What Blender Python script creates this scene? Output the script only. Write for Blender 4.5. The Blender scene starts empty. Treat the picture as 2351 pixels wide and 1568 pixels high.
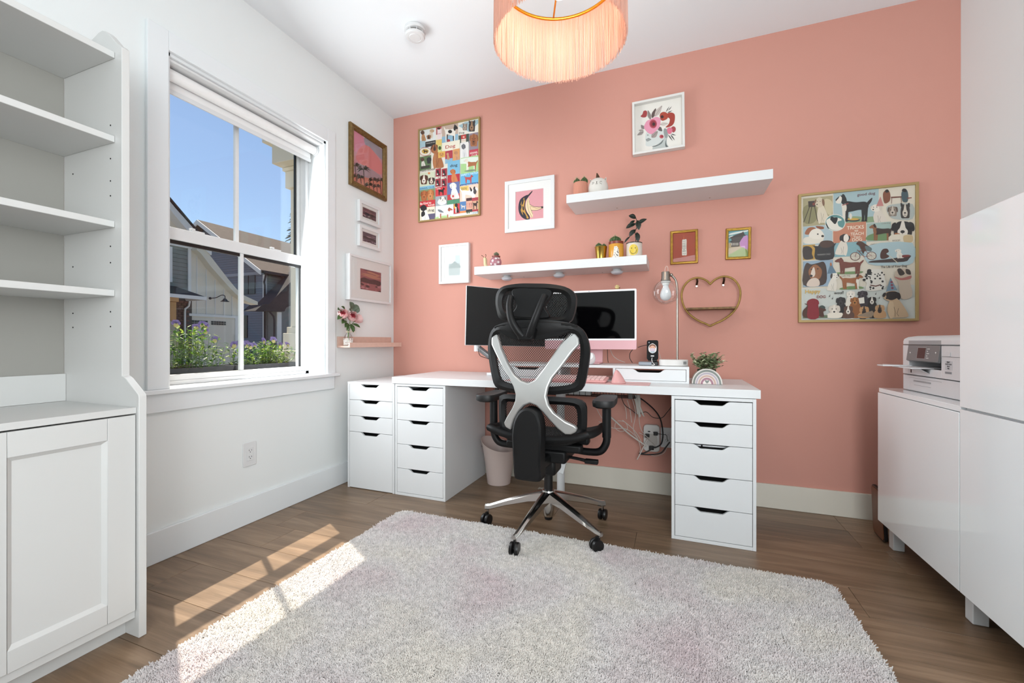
import bpy, bmesh, math, random
from mathutils import Vector, Matrix
random.seed(7)
PI = math.pi
SC = bpy.context.scene
COL = SC.collection

# ---------------------------------------------------------------- camera
cd = bpy.data.cameras.new('camera'); cam = bpy.data.objects.new('camera', cd); COL.objects.link(cam)
cam.location = (2.108, -2.83, 0.96)
cam.rotation_euler = (PI/2, 0, math.radians(21.08))
cd.sensor_width = 36.0; cd.lens = 974.0/2351*36; cd.clip_start = .02; cd.clip_end = 300
SC.camera = cam
# ---------------------------------------------------------------- exposure
SC.view_settings.view_transform = 'Standard'; SC.view_settings.look = 'None'
SC.view_settings.exposure = 0.0; SC.view_settings.gamma = 1.0
SC.view_settings.use_curve_mapping = False
# ---------------------------------------------------------------- sky
W = bpy.data.worlds.new('sky'); SC.world = W; W.use_nodes = True
nt = W.node_tree; nt.nodes.clear()
wo = nt.nodes.new('ShaderNodeOutputWorld'); bg = nt.nodes.new('ShaderNodeBackground')
sky = nt.nodes.new('ShaderNodeTexSky'); sky.sky_type = 'NISHITA'; sky.sun_disc = False
sky.sun_elevation = math.radians(60); sky.sun_rotation = math.radians(-61)
sky.air_density = 1.0; sky.dust_density = 0.6; sky.ozone_density = 3.0
bg.inputs['Strength'].default_value = 0.14
nt.links.new(sky.outputs[0], bg.inputs[0]); nt.links.new(bg.outputs[0], wo.inputs[0])
# ---------------------------------------------------------------- sun
sd = bpy.data.lights.new('sun', 'SUN'); sd.energy = 8.8; sd.angle = math.radians(0.5); sd.color = (1, .87, .72)
sun = bpy.data.objects.new('sun', sd); COL.objects.link(sun); sun.location = (-4, 3, 8)
sun.rotation_euler = Vector((1, -.545, -2.0)).to_track_quat('-Z', 'Y').to_euler()
# ---------------------------------------------------------------- area lamps: window daylight, and unseen fill added behind the camera
def area(name, loc, target, sx, sy, power, col=(1, 1, 1)):
    l = bpy.data.lights.new(name, 'AREA'); l.shape = 'RECTANGLE'; l.size = sx; l.size_y = sy; l.energy = power; l.color = col
    o = bpy.data.objects.new(name, l); COL.objects.link(o); o.location = loc
    o.rotation_euler = (Vector(target)-Vector(loc)).to_track_quat('-Z', 'Y').to_euler()
    return o
area('added_back_fill', (2.6, -4.3, 1.35), (.2, -.9, .7), 1.2, 1.9, 50, (.96, .985, 1))  # added fill lamp, brightens the left wall from behind the camera
area('front_window_daylight', (-.03, -1.165, 1.46), (1.8, -.5, 1.2), .8, 1.36, 26, (.94, .975, 1))
area('added_ceiling_bounce', (2.75, -3.6, 1.3), (1.75, -1.9, 2.74), .9, .9, 36, (.93, .98, 1))  # added unseen lamp aimed upward to brighten the ceiling

# ---------------------------------------------------------------- helpers
def lin(h):
    h = h.lstrip('#'); c = [int(h[i:i+2], 16)/255 for i in (0, 2, 4)]
    return tuple((x/12.92 if x <= .04045 else ((x+.055)/1.055)**2.4) for x in c)+(1,)
MATS = {}
def M(name, col, rough=.5, metal=0, bump=None, mottle=None, emit=0, spec=.5, coat=0, transl=0, vcol=False, coord='Object', stretch=None):
    if name in MATS: return MATS[name]
    m = bpy.data.materials.new(name); m.use_nodes = True; n = m.node_tree; b = n.nodes['Principled BSDF']
    c = lin(col) if isinstance(col, str) else tuple(col)+(1,)*(4-len(col))
    b.inputs['Base Color'].default_value = c; b.inputs['Roughness'].default_value = rough; b.inputs['Metallic'].default_value = metal
    b.inputs['Specular IOR Level'].default_value = spec; b.inputs['Coat Weight'].default_value = coat
    if coat: b.inputs['Coat Roughness'].default_value = .05
    def tex(scale, det=4):
        tc = n.nodes.new('ShaderNodeTexCoord'); mp = n.nodes.new('ShaderNodeMapping'); t = n.nodes.new('ShaderNodeTexNoise')
        t.inputs['Scale'].default_value = scale; t.inputs['Detail'].default_value = det
        if stretch: mp.inputs['Scale'].default_value = stretch
        n.links.new(tc.outputs[coord], mp.inputs[0]); n.links.new(mp.outputs[0], t.inputs['Vector']); return t
    if mottle:
        sc, amt = mottle[:2]; c2 = lin(mottle[2]) if len(mottle) > 2 else tuple(x*(1-amt) for x in c[:3])+(1,)
        t = tex(sc); r = n.nodes.new('ShaderNodeMapRange'); r.inputs['From Min'].default_value = .3; r.inputs['From Max'].default_value = .7
        x = n.nodes.new('ShaderNodeMix'); x.data_type = 'RGBA'
        x.inputs[6].default_value = c; x.inputs[7].default_value = c2
        n.links.new(t.outputs['Fac'], r.inputs['Value']); n.links.new(r.outputs[0], x.inputs[0]); n.links.new(x.outputs[2], b.inputs['Base Color'])
    if vcol:
        a = n.nodes.new('ShaderNodeAttribute'); a.attribute_name = 'print'; n.links.new(a.outputs['Color'], b.inputs['Base Color'])
    if bump:
        t = tex(bump[0], 3); bp = n.nodes.new('ShaderNodeBump'); bp.inputs['Strength'].default_value = bump[1]; bp.inputs['Distance'].default_value = bump[2] if len(bump) > 2 else .002
        n.links.new(t.outputs['Fac'], bp.inputs['Height']); n.links.new(bp.outputs[0], b.inputs['Normal'])
    if emit:
        b.inputs['Emission Color'].default_value = c; b.inputs['Emission Strength'].default_value = emit
    if transl:
        tr = n.nodes.new('ShaderNodeBsdfTranslucent'); tr.inputs[0].default_value = c; mx = n.nodes.new('ShaderNodeMixShader')
        mx.inputs[0].default_value = transl; o = n.nodes['Material Output']
        n.links.new(b.outputs[0], mx.inputs[1]); n.links.new(tr.outputs[0], mx.inputs[2]); n.links.new(mx.outputs[0], o.inputs[0])
    MATS[name] = m; return m
def Glass(name, tint=(1, 1, 1), refl=.06, rough=.0):
    if name in MATS: return MATS[name]
    m = bpy.data.materials.new(name); m.use_nodes = True; n = m.node_tree; n.nodes.clear()
    o = n.nodes.new('ShaderNodeOutputMaterial'); t = n.nodes.new('ShaderNodeBsdfTransparent'); g = n.nodes.new('ShaderNodeBsdfGlossy')
    f = n.nodes.new('ShaderNodeLayerWeight'); f.inputs[0].default_value = .25; mr = n.nodes.new('ShaderNodeMapRange')
    mr.inputs['To Min'].default_value = refl; mr.inputs['To Max'].default_value = min(1, refl*7)
    x = n.nodes.new('ShaderNodeMixShader'); t.inputs[0].default_value = tuple(tint)+(1,); g.inputs['Roughness'].default_value = rough
    n.links.new(f.outputs['Fresnel'], mr.inputs[0]); n.links.new(mr.outputs[0], x.inputs[0]); n.links.new(t.outputs[0], x.inputs[1]); n.links.new(g.outputs[0], x.inputs[2]); n.links.new(x.outputs[0], o.inputs[0])
    MATS[name] = m; return m

WPOS = {}
def wpos(o): return WPOS.get(o.name, Vector((0, 0, 0))) if o else Vector((0, 0, 0))
def tag(o, label=None, cat=None, group=None, kind=None):
    if label: o['label'] = label
    if cat: o['category'] = cat
    if group: o['group'] = group
    if kind: o['kind'] = kind
    return o
def thing(name, label, cat, loc, group=None, kind=None):
    o = bpy.data.objects.new(name, None); COL.objects.link(o); o.location = loc; o.empty_display_size = .05
    WPOS[o.name] = Vector(loc); return tag(o, label, cat, group, kind)
def dup(o, delta, parent=None, **kw):
    c = o.copy(); COL.objects.link(c)
    if parent is None: c.location = Vector(o.location)+Vector(delta); tag(c, **kw)
    else: c.parent = parent
    WPOS[c.name] = wpos(o)+Vector(delta)
    for ch in list(o.children): dup(ch, delta, c)
    return c

class G:
    def __init__(s, T=None): s.v = []; s.f = []; s.c = []; s.T = T or Matrix()
    def add(s, vs, fs, col=None):
        k = len(s.v); s.v += [s.T @ Vector(p) for p in vs]; s.f += [tuple(i+k for i in f) for f in fs]
        s.c += [col]*len(fs); return s
    def box(s, x0, x1, y0, y1, z0, z1):
        if x0 > x1: x0, x1 = x1, x0
        if y0 > y1: y0, y1 = y1, y0
        if z0 > z1: z0, z1 = z1, z0
        return s.add([(x0,y0,z0),(x1,y0,z0),(x1,y1,z0),(x0,y1,z0),(x0,y0,z1),(x1,y0,z1),(x1,y1,z1),(x0,y1,z1)],
                     [(0,3,2,1),(4,5,6,7),(0,1,5,4),(1,2,6,5),(2,3,7,6),(3,0,4,7)])
    def prism(s, pts, off, col=None):
        # pts: 3-D polygon, off: extrusion vector
        a = [Vector(p) for p in pts]; off = Vector(off); nrm = Vector((0, 0, 0))
        for i in range(len(a)): nrm += a[i].cross(a[(i+1) % len(a)])
        if nrm.dot(off) > 0: a = a[::-1]
        n = len(a); vs = a+[p+off for p in a]
        return s.add(vs, [tuple(range(n)), tuple(range(2*n-1, n-1, -1))]+[(i, i+n, (i+1) % n+n, (i+1) % n) for i in range(n)], col)
    def px(s, x, yz, t): return s.prism([(x, p[0], p[1]) for p in yz], (t, 0, 0))
    def py(s, y, xz, t): return s.prism([(p[0], y, p[1]) for p in xz], (0, t, 0))
    def pz(s, z, xy, t): return s.prism([(p[0], p[1], z) for p in xy], (0, 0, t))
    def tube(s, path, r, n=8, closed=False, caps=True):
        P = [Vector(p) for p in path]; m = len(P); R = r if isinstance(r, (list, tuple)) else [r]*m
        vs = []; up = None
        for i in range(m):
            if closed: d = P[(i+1) % m]-P[i-1]
            else: d = P[min(i+1, m-1)]-P[max(i-1, 0)]
            if d.length < 1e-9: d = Vector((0, 0, 1))
            d.normalize()
            if up is None:
                up = Vector((0, 0, 1)) if abs(d.z) < .9 else Vector((1, 0, 0))
            up = (up-d*up.dot(d)); 
            if up.length < 1e-6: up = d.orthogonal()
            up.normalize(); q = d.cross(up)
            for k in range(n):
                a = 2*PI*k/n; vs.append(P[i]+up*(math.cos(a)*R[i])+q*(math.sin(a)*R[i]))
        fs = []
        for i in range(m if closed else m-1):
            j = (i+1) % m
            for k in range(n): fs.append((i*n+k, j*n+k, j*n+(k+1) % n, i*n+(k+1) % n))
        if caps and not closed: fs += [tuple(range(n))[::1], tuple(range((m-1)*n+n-1, (m-1)*n-1, -1))]
        return s.add(vs, fs)
    def lathe(s, prof, c=(0, 0, 0), n=24, axis='z', cap0=True, cap1=True):
        vs = []; c = Vector(c)
        for r, z in prof:
            for k in range(n):
                a = 2*PI*k/n; u, v = r*math.cos(a), r*math.sin(a)
                p = {'z': (u, v, z), 'x': (z, u, v), 'y': (u, z, v)}[axis]
                vs.append(c+Vector(p))
        fs = []; m = len(prof)
        for i in range(m-1):
            for k in range(n):
                f = (i*n+k, i*n+(k+1) % n, (i+1)*n+(k+1) % n, (i+1)*n+k)
                fs.append(f if axis != 'y' else f[::-1])
        if cap0 and prof[0][0] > 1e-6: fs.append(tuple(range(n))[::-1] if axis != 'y' else tuple(range(n)))
        if cap1 and prof[-1][0] > 1e-6: fs.append(tuple(range((m-1)*n, m*n)) if axis != 'y' else tuple(range((m-1)*n, m*n))[::-1])
        return s.add(vs, fs)
    def ball(s, c, r, n=16, m=10, sc=(1, 1, 1)):
        k = len(s.v); pr = [(max(1e-5, r*math.sin(PI*i/m)), -r*math.cos(PI*i/m)) for i in range(m+1)]
        g = G(); g.lathe(pr, n=n); return s.add([(p.x*sc[0]+c[0], p.y*sc[1]+c[1], p.z*sc[2]+c[2]) for p in g.v], g.f)
    def build(s, name, mat, parent=None, bevel=0, smooth=None, kind=None, label=None, seg=2, attr=False, solid=0):
        if not s.v: raise ValueError(name)
        xs = [p.x for p in s.v]; ys = [p.y for p in s.v]; zs = [p.z for p in s.v]
        ctr = Vector(((min(xs)+max(xs))/2, (min(ys)+max(ys))/2, min(zs) if parent is None else (min(zs)+max(zs))/2))
        me = bpy.data.meshes.new(name); me.from_pydata([p-ctr for p in s.v], [], s.f); me.validate(); me.materials.append(mat)
        if attr:
            a = me.color_attributes.new('print', 'FLOAT_COLOR', 'CORNER')
            for p, c in zip(me.polygons, s.c):
                for li in p.loop_indices: a.data[li].color = c or (1, 1, 1, 1)
        if smooth is not None:
            me.shade_smooth()
            if smooth < 179: me.set_sharp_from_angle(angle=math.radians(smooth))
        me.update()
        o = bpy.data.objects.new(name, me); COL.objects.link(o)
        if parent: o.parent = parent
        o.location = ctr-wpos(parent); WPOS[o.name] = ctr
        if bevel:
            b = o.modifiers.new('bevel', 'BEVEL'); b.width = bevel; b.segments = seg; b.limit_method = 'ANGLE'; b.angle_limit = math.radians(40)
            if smooth is None: me.shade_smooth(); me.set_sharp_from_angle(angle=math.radians(40)) 
        if solid:
            b = o.modifiers.new('thick', 'SOLIDIFY'); b.thickness = solid
        if kind: o['kind'] = kind
        if label: o['label'] = label
        return o
def bez(pts, n=8, closed=False):
    # Catmull-Rom through the points
    P = [Vector(p) for p in pts]; m = len(P); out = []
    rng = range(m) if closed else range(m-1)
    for i in rng:
        if closed: a, b, c, d = P[i-1], P[i], P[(i+1) % m], P[(i+2) % m]
        else: a, b, c, d = P[max(i-1, 0)], P[i], P[i+1], P[min(i+2, m-1)]
        for k in range(n):
            t = k/n; out.append(.5*((2*b)+(c-a)*t+(2*a-5*b+4*c-d)*t*t+(3*b-a-3*c+d)*t**3))
    if not closed: out.append(P[-1])
    return out
def rrect(x0, x1, z0, z1, r, n=5):
    o = []
    for cx, cz, a0 in ((x1-r, z1-r, 0), (x0+r, z1-r, 90), (x0+r, z0+r, 180), (x1-r, z0+r, 270)):
        for k in range(n+1):
            a = math.radians(a0+90*k/n); o.append((cx+r*math.cos(a), cz+r*math.sin(a)))
    return o
def text_geo(txt, size, bold=0.0, align='CENTER'):
    cu = bpy.data.curves.new('t', 'FONT'); cu.body = txt; cu.size = size; cu.align_x = align; cu.align_y = 'CENTER'; cu.offset = bold; cu.resolution_u = 3
    o = bpy.data.objects.new('t', cu); me = bpy.data.meshes.new_from_object(o)
    vs = [tuple(v.co) for v in me.vertices]; fs = [tuple(p.vertices) for p in me.polygons]
    bpy.data.objects.remove(o); bpy.data.curves.remove(cu); bpy.data.meshes.remove(me)
    return vs, fs
def struct(name, g, mat, parent=None, **k):
    o = g.build(name, mat, parent, **k)
    if parent is None: o['kind'] = 'structure'
    return o
# ================================================================= materials
WHITE = M('white_paint', '#dcdedf', .55, bump=(900, .05, .0005))
WALLW = M('warm_grey_wall', '#e3e7e7', .75, bump=(260, .12, .0008), coord='Generated')
CEIL = M('ceiling_paint', '#eaeff2', .85, bump=(90, .08, .001))
PINK = M('salmon_wall_paint', (.605, .298, .240), .8, spec=.25, bump=(240, .12, .0008), mottle=(1.3, .05), coord='Generated')
TRIMW = M('trim_gloss_white', '#e2e6e8', .32)
LAM = M('white_laminate', '#d9dbdc', .35)
LAMG = M('white_laminate_bookcase', '#d1d1cf', .42)
GLOSS = M('high_gloss_white', '#f3f8fa', .07, coat=.5)
VINYL = M('white_vinyl', (.70, .71, .715), .3)
BLACK = M('black_plastic', '#0c0c0d', .38)
DARK = M('dark_inside', '#050505', .8)
STEEL = M('brushed_steel', '#9a928a', .3, 1)
CHROME = M('polished_aluminium', '#d4d2ce', .16, 1)
GOLD = M('gold_leaf', '#b08a3e', .35, .85, mottle=(60, .3))
AGOLD = M('antique_gold', (.24, .15, .055), .45, .6, mottle=(60, .35))
GOLDM = M('matt_gold', '#a38a5a', .5, .3)
WGLASS = Glass('window_glass', (.97, .985, .98), .018)
PGLASS = Glass('picture_glass', (.98, .98, .98), .012)
# ================================================================= room shell
H = 2.743; XR = 3.46; YB = -4.35
struct('floor', G().box(-.02, XR+.02, YB-.05, .02, -.03, -.012), M('subfloor', '#1c130c', .9))
floor = bpy.data.objects['floor']
def wood_floor():
    m = bpy.data.materials.new('oak_plank'); m.use_nodes = True; n = m.node_tree; b = n.nodes['Principled BSDF']
    oi = n.nodes.new('ShaderNodeObjectInfo'); geo = n.nodes.new('ShaderNodeNewGeometry')
    ad = n.nodes.new('ShaderNodeVectorMath'); ad.operation = 'ADD'
    sc = n.nodes.new('ShaderNodeVectorMath'); sc.operation = 'SCALE'; sc.inputs[0].default_value = (37, 91, 53)
    n.links.new(oi.outputs['Random'], sc.inputs['Scale']); n.links.new(geo.outputs['Position'], ad.inputs[0]); n.links.new(sc.outputs[0], ad.inputs[1])
    mp = n.nodes.new('ShaderNodeMapping'); mp.inputs['Scale'].default_value = (1.1, 11, 1); n.links.new(ad.outputs[0], mp.inputs[0])
    t1 = n.nodes.new('ShaderNodeTexNoise'); t1.inputs['Scale'].default_value = 1.7; t1.inputs['Detail'].default_value = 6; t1.inputs['Distortion'].default_value = 1.2; n.links.new(mp.outputs[0], t1.inputs['Vector'])
    mp2 = n.nodes.new('ShaderNodeMapping'); mp2.inputs['Scale'].default_value = (3, 90, 1); n.links.new(ad.outputs[0], mp2.inputs[0])
    t2 = n.nodes.new('ShaderNodeTexNoise'); t2.inputs['Scale'].default_value = 2; t2.inputs['Detail'].default_value = 5; n.links.new(mp2.outputs[0], t2.inputs['Vector'])
    t3 = n.nodes.new('ShaderNodeTexNoise'); t3.inputs['Scale'].default_value = 2.2; t3.inputs['Detail'].default_value = 2; n.links.new(ad.outputs[0], t3.inputs['Vector'])
    r = n.nodes.new('ShaderNodeValToRGB'); e = r.color_ramp.elements
    e[0].position = .25; e[0].color = lin('#5a4836'); e[1].position = .78; e[1].color = lin('#988068')
    k = r.color_ramp.elements.new(.5); k.color = lin('#7b644e')
    mm = n.nodes.new('ShaderNodeMath'); mm.operation = 'MULTIPLY_ADD'; mm.inputs[1].default_value = .28; n.links.new(t2.outputs['Fac'], mm.inputs[0])
    m2 = n.nodes.new('ShaderNodeMath'); m2.operation = 'MULTIPLY_ADD'; m2.inputs[1].default_value = .72; m2.inputs[2].default_value = -.0
    n.links.new(t1.outputs['Fac'], m2.inputs[0]); n.links.new(m2.outputs[0], mm.inputs[2]); n.links.new(mm.outputs[0], r.inputs[0])
    hs = n.nodes.new('ShaderNodeHueSaturation'); n.links.new(r.outputs[0], hs.inputs['Color'])
    mr = n.nodes.new('ShaderNodeMapRange'); mr.inputs['To Min'].default_value = .82; mr.inputs['To Max'].default_value = 1.16; n.links.new(oi.outputs['Random'], mr.inputs[0]); 
    m3 = n.nodes.new('ShaderNodeMath'); m3.operation = 'MULTIPLY'; mr3 = n.nodes.new('ShaderNodeMapRange'); mr3.inputs['To Min'].default_value = .85; mr3.inputs['To Max'].default_value = 1.15
    n.links.new(t3.outputs['Fac'], mr3.inputs[0]); n.links.new(mr.outputs[0], m3.inputs[0]); n.links.new(mr3.outputs[0], m3.inputs[1]); n.links.new(m3.outputs[0], hs.inputs['Value'])
    n.links.new(hs.outputs[0], b.inputs['Base Color']); b.inputs['Roughness'].default_value = .36; b.inputs['Specular IOR Level'].default_value = .45
    bp = n.nodes.new('ShaderNodeBump'); bp.inputs['Strength'].default_value = .15; bp.inputs['Distance'].default_value = .0008; n.links.new(t2.outputs['Fac'], bp.inputs['Height']); n.links.new(bp.outputs[0], b.inputs['Normal'])
    return m
OAK = wood_floor()
rows = [(-.012, -.208)]+[(-.208-.1995*k, -.208-.1995*(k+1)) for k in range(21)]
forced = {0: 2.918, 3: 1.927, 4: 2.738}
rr = random.Random(5)
for i, (a, b) in enumerate(rows):
    j0 = forced.get(i, rr.uniform(.25, 1.8)); js = [j0-1.52*k for k in range(3, 0, -1)]+[j0+1.52*k for k in range(0, 4)]
    xs = [0.0]+[x for x in js if .06 < x < XR-.06]+[XR]
    for x0, x1 in zip(xs, xs[1:]):
        G().box(x0+.0006, x1-.0006, b+.0006, a-.0006, -.012, 0).build('plank', OAK, floor, bevel=.0007, seg=1)
struct('ceiling', G().box(-.2, XR+.1, YB-.1, .1, H, H+.12), CEIL)
struct('wall_pink', G().box(-.2, XR+.1, 0, .1, -.03, H), PINK).name = 'wall_back'
struct('wall_right', G().box(XR, XR+.1, YB, 0, -.03, H), WALLW)
wb = G(); wb.box(-.2, 1.95, YB-.1, YB, -.03, H); wb.box(3.2, XR+.1, YB-.1, YB, -.03, H); wb.box(1.95, 3.2, YB-.1, YB, -.03, .45); wb.box(1.95, 3.2, YB-.1, YB, 2.45, H)
struct('wall_behind', wb, WALLW).name = 'wall_front'
WY0, WY1, WZ0, WZ1 = -1.625, -.707, .752, 2.249
wl = G(); wl.box(-.2, 0, YB-.1, WY0, -.03, H); wl.box(-.2, 0, WY1, 0, -.03, H); wl.box(-.2, 0, WY0, WY1, -.03, WZ0-.02); wl.box(-.2, 0, WY0, WY1, WZ1, H)
struct('wall_left', wl, WALLW)
struct('baseboard_left', G().box(.0005, .015, YB, -.0, 0.0005, .138), TRIMW, bevel=.002)
struct('baseboard_back', G().box(.016, XR-.016, -.015, -.0005, 0.0005, .138), M('trim_cream_white', '#d8d3c6', .35), bevel=.002)
struct('baseboard_right', G().box(XR-.015, XR-.0005, YB, -.016, 0.0005, .138), TRIMW, bevel=.002)
# ---- unseen window added behind the camera to go with the fill lamp
w2 = thing('added_back_window', None, None, (1.75, YB, .45), kind='structure')
g = G()
for x in (1.95, 2.56, 3.16): g.box(x, x+.04, YB-.07, YB-.02, .45, 2.45)
g.box(1.95, 3.2, YB-.07, YB-.02, .45, .5); g.box(1.95, 3.2, YB-.07, YB-.02, 2.4, 2.45); g.build('window_frame', VINYL, w2)
G().box(1.95, 3.2, YB-.05, YB-.046, .45, 2.45).build('pane', WGLASS, w2)
# ================================================================= window 1
win = thing('window_1', None, None, (0, -1.166, .75), kind='structure')
for nm, bb in (('casing_board', (-1.707, WY0-.0, .752, WZ1+.085)), ('casing_board', (WY1+.0, -.640, .752, WZ1+.085)), ('casing_board', (WY0, WY1, WZ1, WZ1+.085))):
    G().box(.0005, .018, *bb).build(nm, TRIMW, win, bevel=.002)
G().box(-.13, .034, -1.735, -.612, .731, .752).build('window_sill', TRIMW, win, bevel=.004)
G().box(.0005, .016, -1.712, -.645, .651, .731).build('apron', TRIMW, win, bevel=.002)
g = G(); g.box(-.2, 0, WY0-.0, WY0+.014, .752, WZ1); g.box(-.2, 0, WY1-.014, WY1, .752, WZ1); g.box(-.2, 0, WY0, WY1, WZ1-.014, WZ1-.0)
g.build('jamb', TRIMW, win)
g = G(); 
for y0, y1 in ((WY0+.014, WY0+.04), (WY1-.04, WY1-.014)):
    g.box(-.215, -.128, y0, y1, .752, WZ1-.014)
g.box(-.215, -.128, WY0+.014, WY1-.014, .752, .772); g.box(-.215, -.128, WY0+.014, WY1-.014, WZ1-.04, WZ1-.014); g.build('window_frame', VINYL, win, bevel=.002)
YA, YC = WY0+.04, WY1-.04     # sash extents
def sash(nm, x0, x1, z0, z1, rb, rt, gx):
    g = G(); st = .022
    g.box(x0, x1, YA, YA+st, z0, z1); g.box(x0, x1, YC-st, YC, z0, z1); g.box(x0, x1, YA+st, YC-st, z0, z0+rb); g.box(x0, x1, YA+st, YC-st, z1-rt, z1)
    s = g.build(nm, VINYL, win, bevel=.0025)
    q = G()
    for a in ((YA+st, YA+st+.006, z0+rb, z1-rt), (YC-st-.011, YC-st, z0+rb, z1-rt)): q.box(gx-.006, gx+.004, *a)
    q.box(gx-.006, gx+.006, YA+st, YC-st, z1-rt-(.017 if z0 < 1 else .004), z1-rt); q.build('gasket', BLACK, s)
    for a, b in ((YA+st, -1.177), (-1.161, YC-st)): G().box(gx-.002, gx+.002, a, b, z0+rb, z1-rt).build('pane', WGLASS, s)
    G().box(gx-.010, gx+.010, -1.179, -1.159, z0+rb, z1-rt).build('muntin', VINYL, s, bevel=.002)
    return s
low = sash('lower_sash', -.168, -.133, .772, 1.507, .028, .058, -.15)
up = sash('upper_sash', -.206, -.173, 1.485, WZ1-.04, .03, .03, -.188)
for y in (-1.40, -.95):
    g = G(); g.box(-.163, -.138, y-.03, y+.03, 1.507, 1.516); g.box(-.158, -.143, y-.035, y-.012, 1.516, 1.526); g.build('sash_lock', VINYL, low, bevel=.002)
bl = thing('roller_blind', 'white roller blind rolled up at the head of the window', 'blind', (-.075, -1.166, 2.2))
g = G(); g.lathe([(.026, WY0+.03), (.026, WY1-.03)], (-.07, 0, 2.192), 28, 'y'); g.build('roller_tube', M('blind_fabric', '#ececec', .7), bl, smooth=40)
G().box(-.097, -.0955, WY0+.032, WY1-.032, 2.135, 2.19).build('fabric', MATS['blind_fabric'], bl)
G().box(-.101, -.091, WY0+.03, WY1-.03, 2.118, 2.140).build('hem_bar', VINYL, bl, bevel=.002)
G().box(-.12, -.012, WY0+.0145, WY1-.0145, 2.222, 2.2345).build('headrail', VINYL, bl, bevel=.003)
for y in (WY0+.018, WY1-.024): G().lathe([(.03, y), (.03, y+.006)], (-.07, 0, 2.192), 28, 'y').build('bracket', VINYL, bl, bevel=.001)
g = G()
for k in range(75):
    g.ball((-.055, -1.592, 2.17-.0135*k), .0026, 6, 4); g.ball((-.085, -1.592, 2.17-.0135*k), .0026, 6, 4)
o = g.build('bead_chain', VINYL, bl, smooth=60); o['kind'] = 'stuff'
# ================================================================= outlets
def outlet(y=None, x=None, z=0, lab='', w=.075, h=.125):
    if y is not None:
        t = thing('wall_outlet', lab, 'outlet', (.0, y, z)); T = Matrix.Translation((0.0005, y, z)) @ Matrix.Rotation(PI/2, 4, 'Z')
    else:
        t = thing('wall_outlet', lab, 'outlet', (x, 0, z)); T = Matrix.Translation((x, -.0005, z))
    # local: x across, -y out of wall
    G(T).py(0, rrect(-w/2, w/2, 0, h, .006), -.005).build('cover_plate', VINYL, t, bevel=.0015)
    G(T).py(-.005, rrect(-.0165, .0165, h/2-.033, h/2+.033, .002), -.003).build('receptacle', VINYL, t, bevel=.0008)
    g = G(T)
    for dz in (-.017, .017):
        g.box(-.0075, -.0055, -.0086, -.0078, h/2+dz, h/2+dz+.008); g.box(.0055, .0075, -.0086, -.0078, h/2+dz, h/2+dz+.0065)
        g.lathe([(.0022, -.0086), (.0022, -.0078)], (0, 0, h/2+dz-.006), 10, 'y')
    g.build('slots', DARK, t, kind='stuff'); return t
outlet(y=-1.233, z=.302, lab='white wall outlet under the window')
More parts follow.
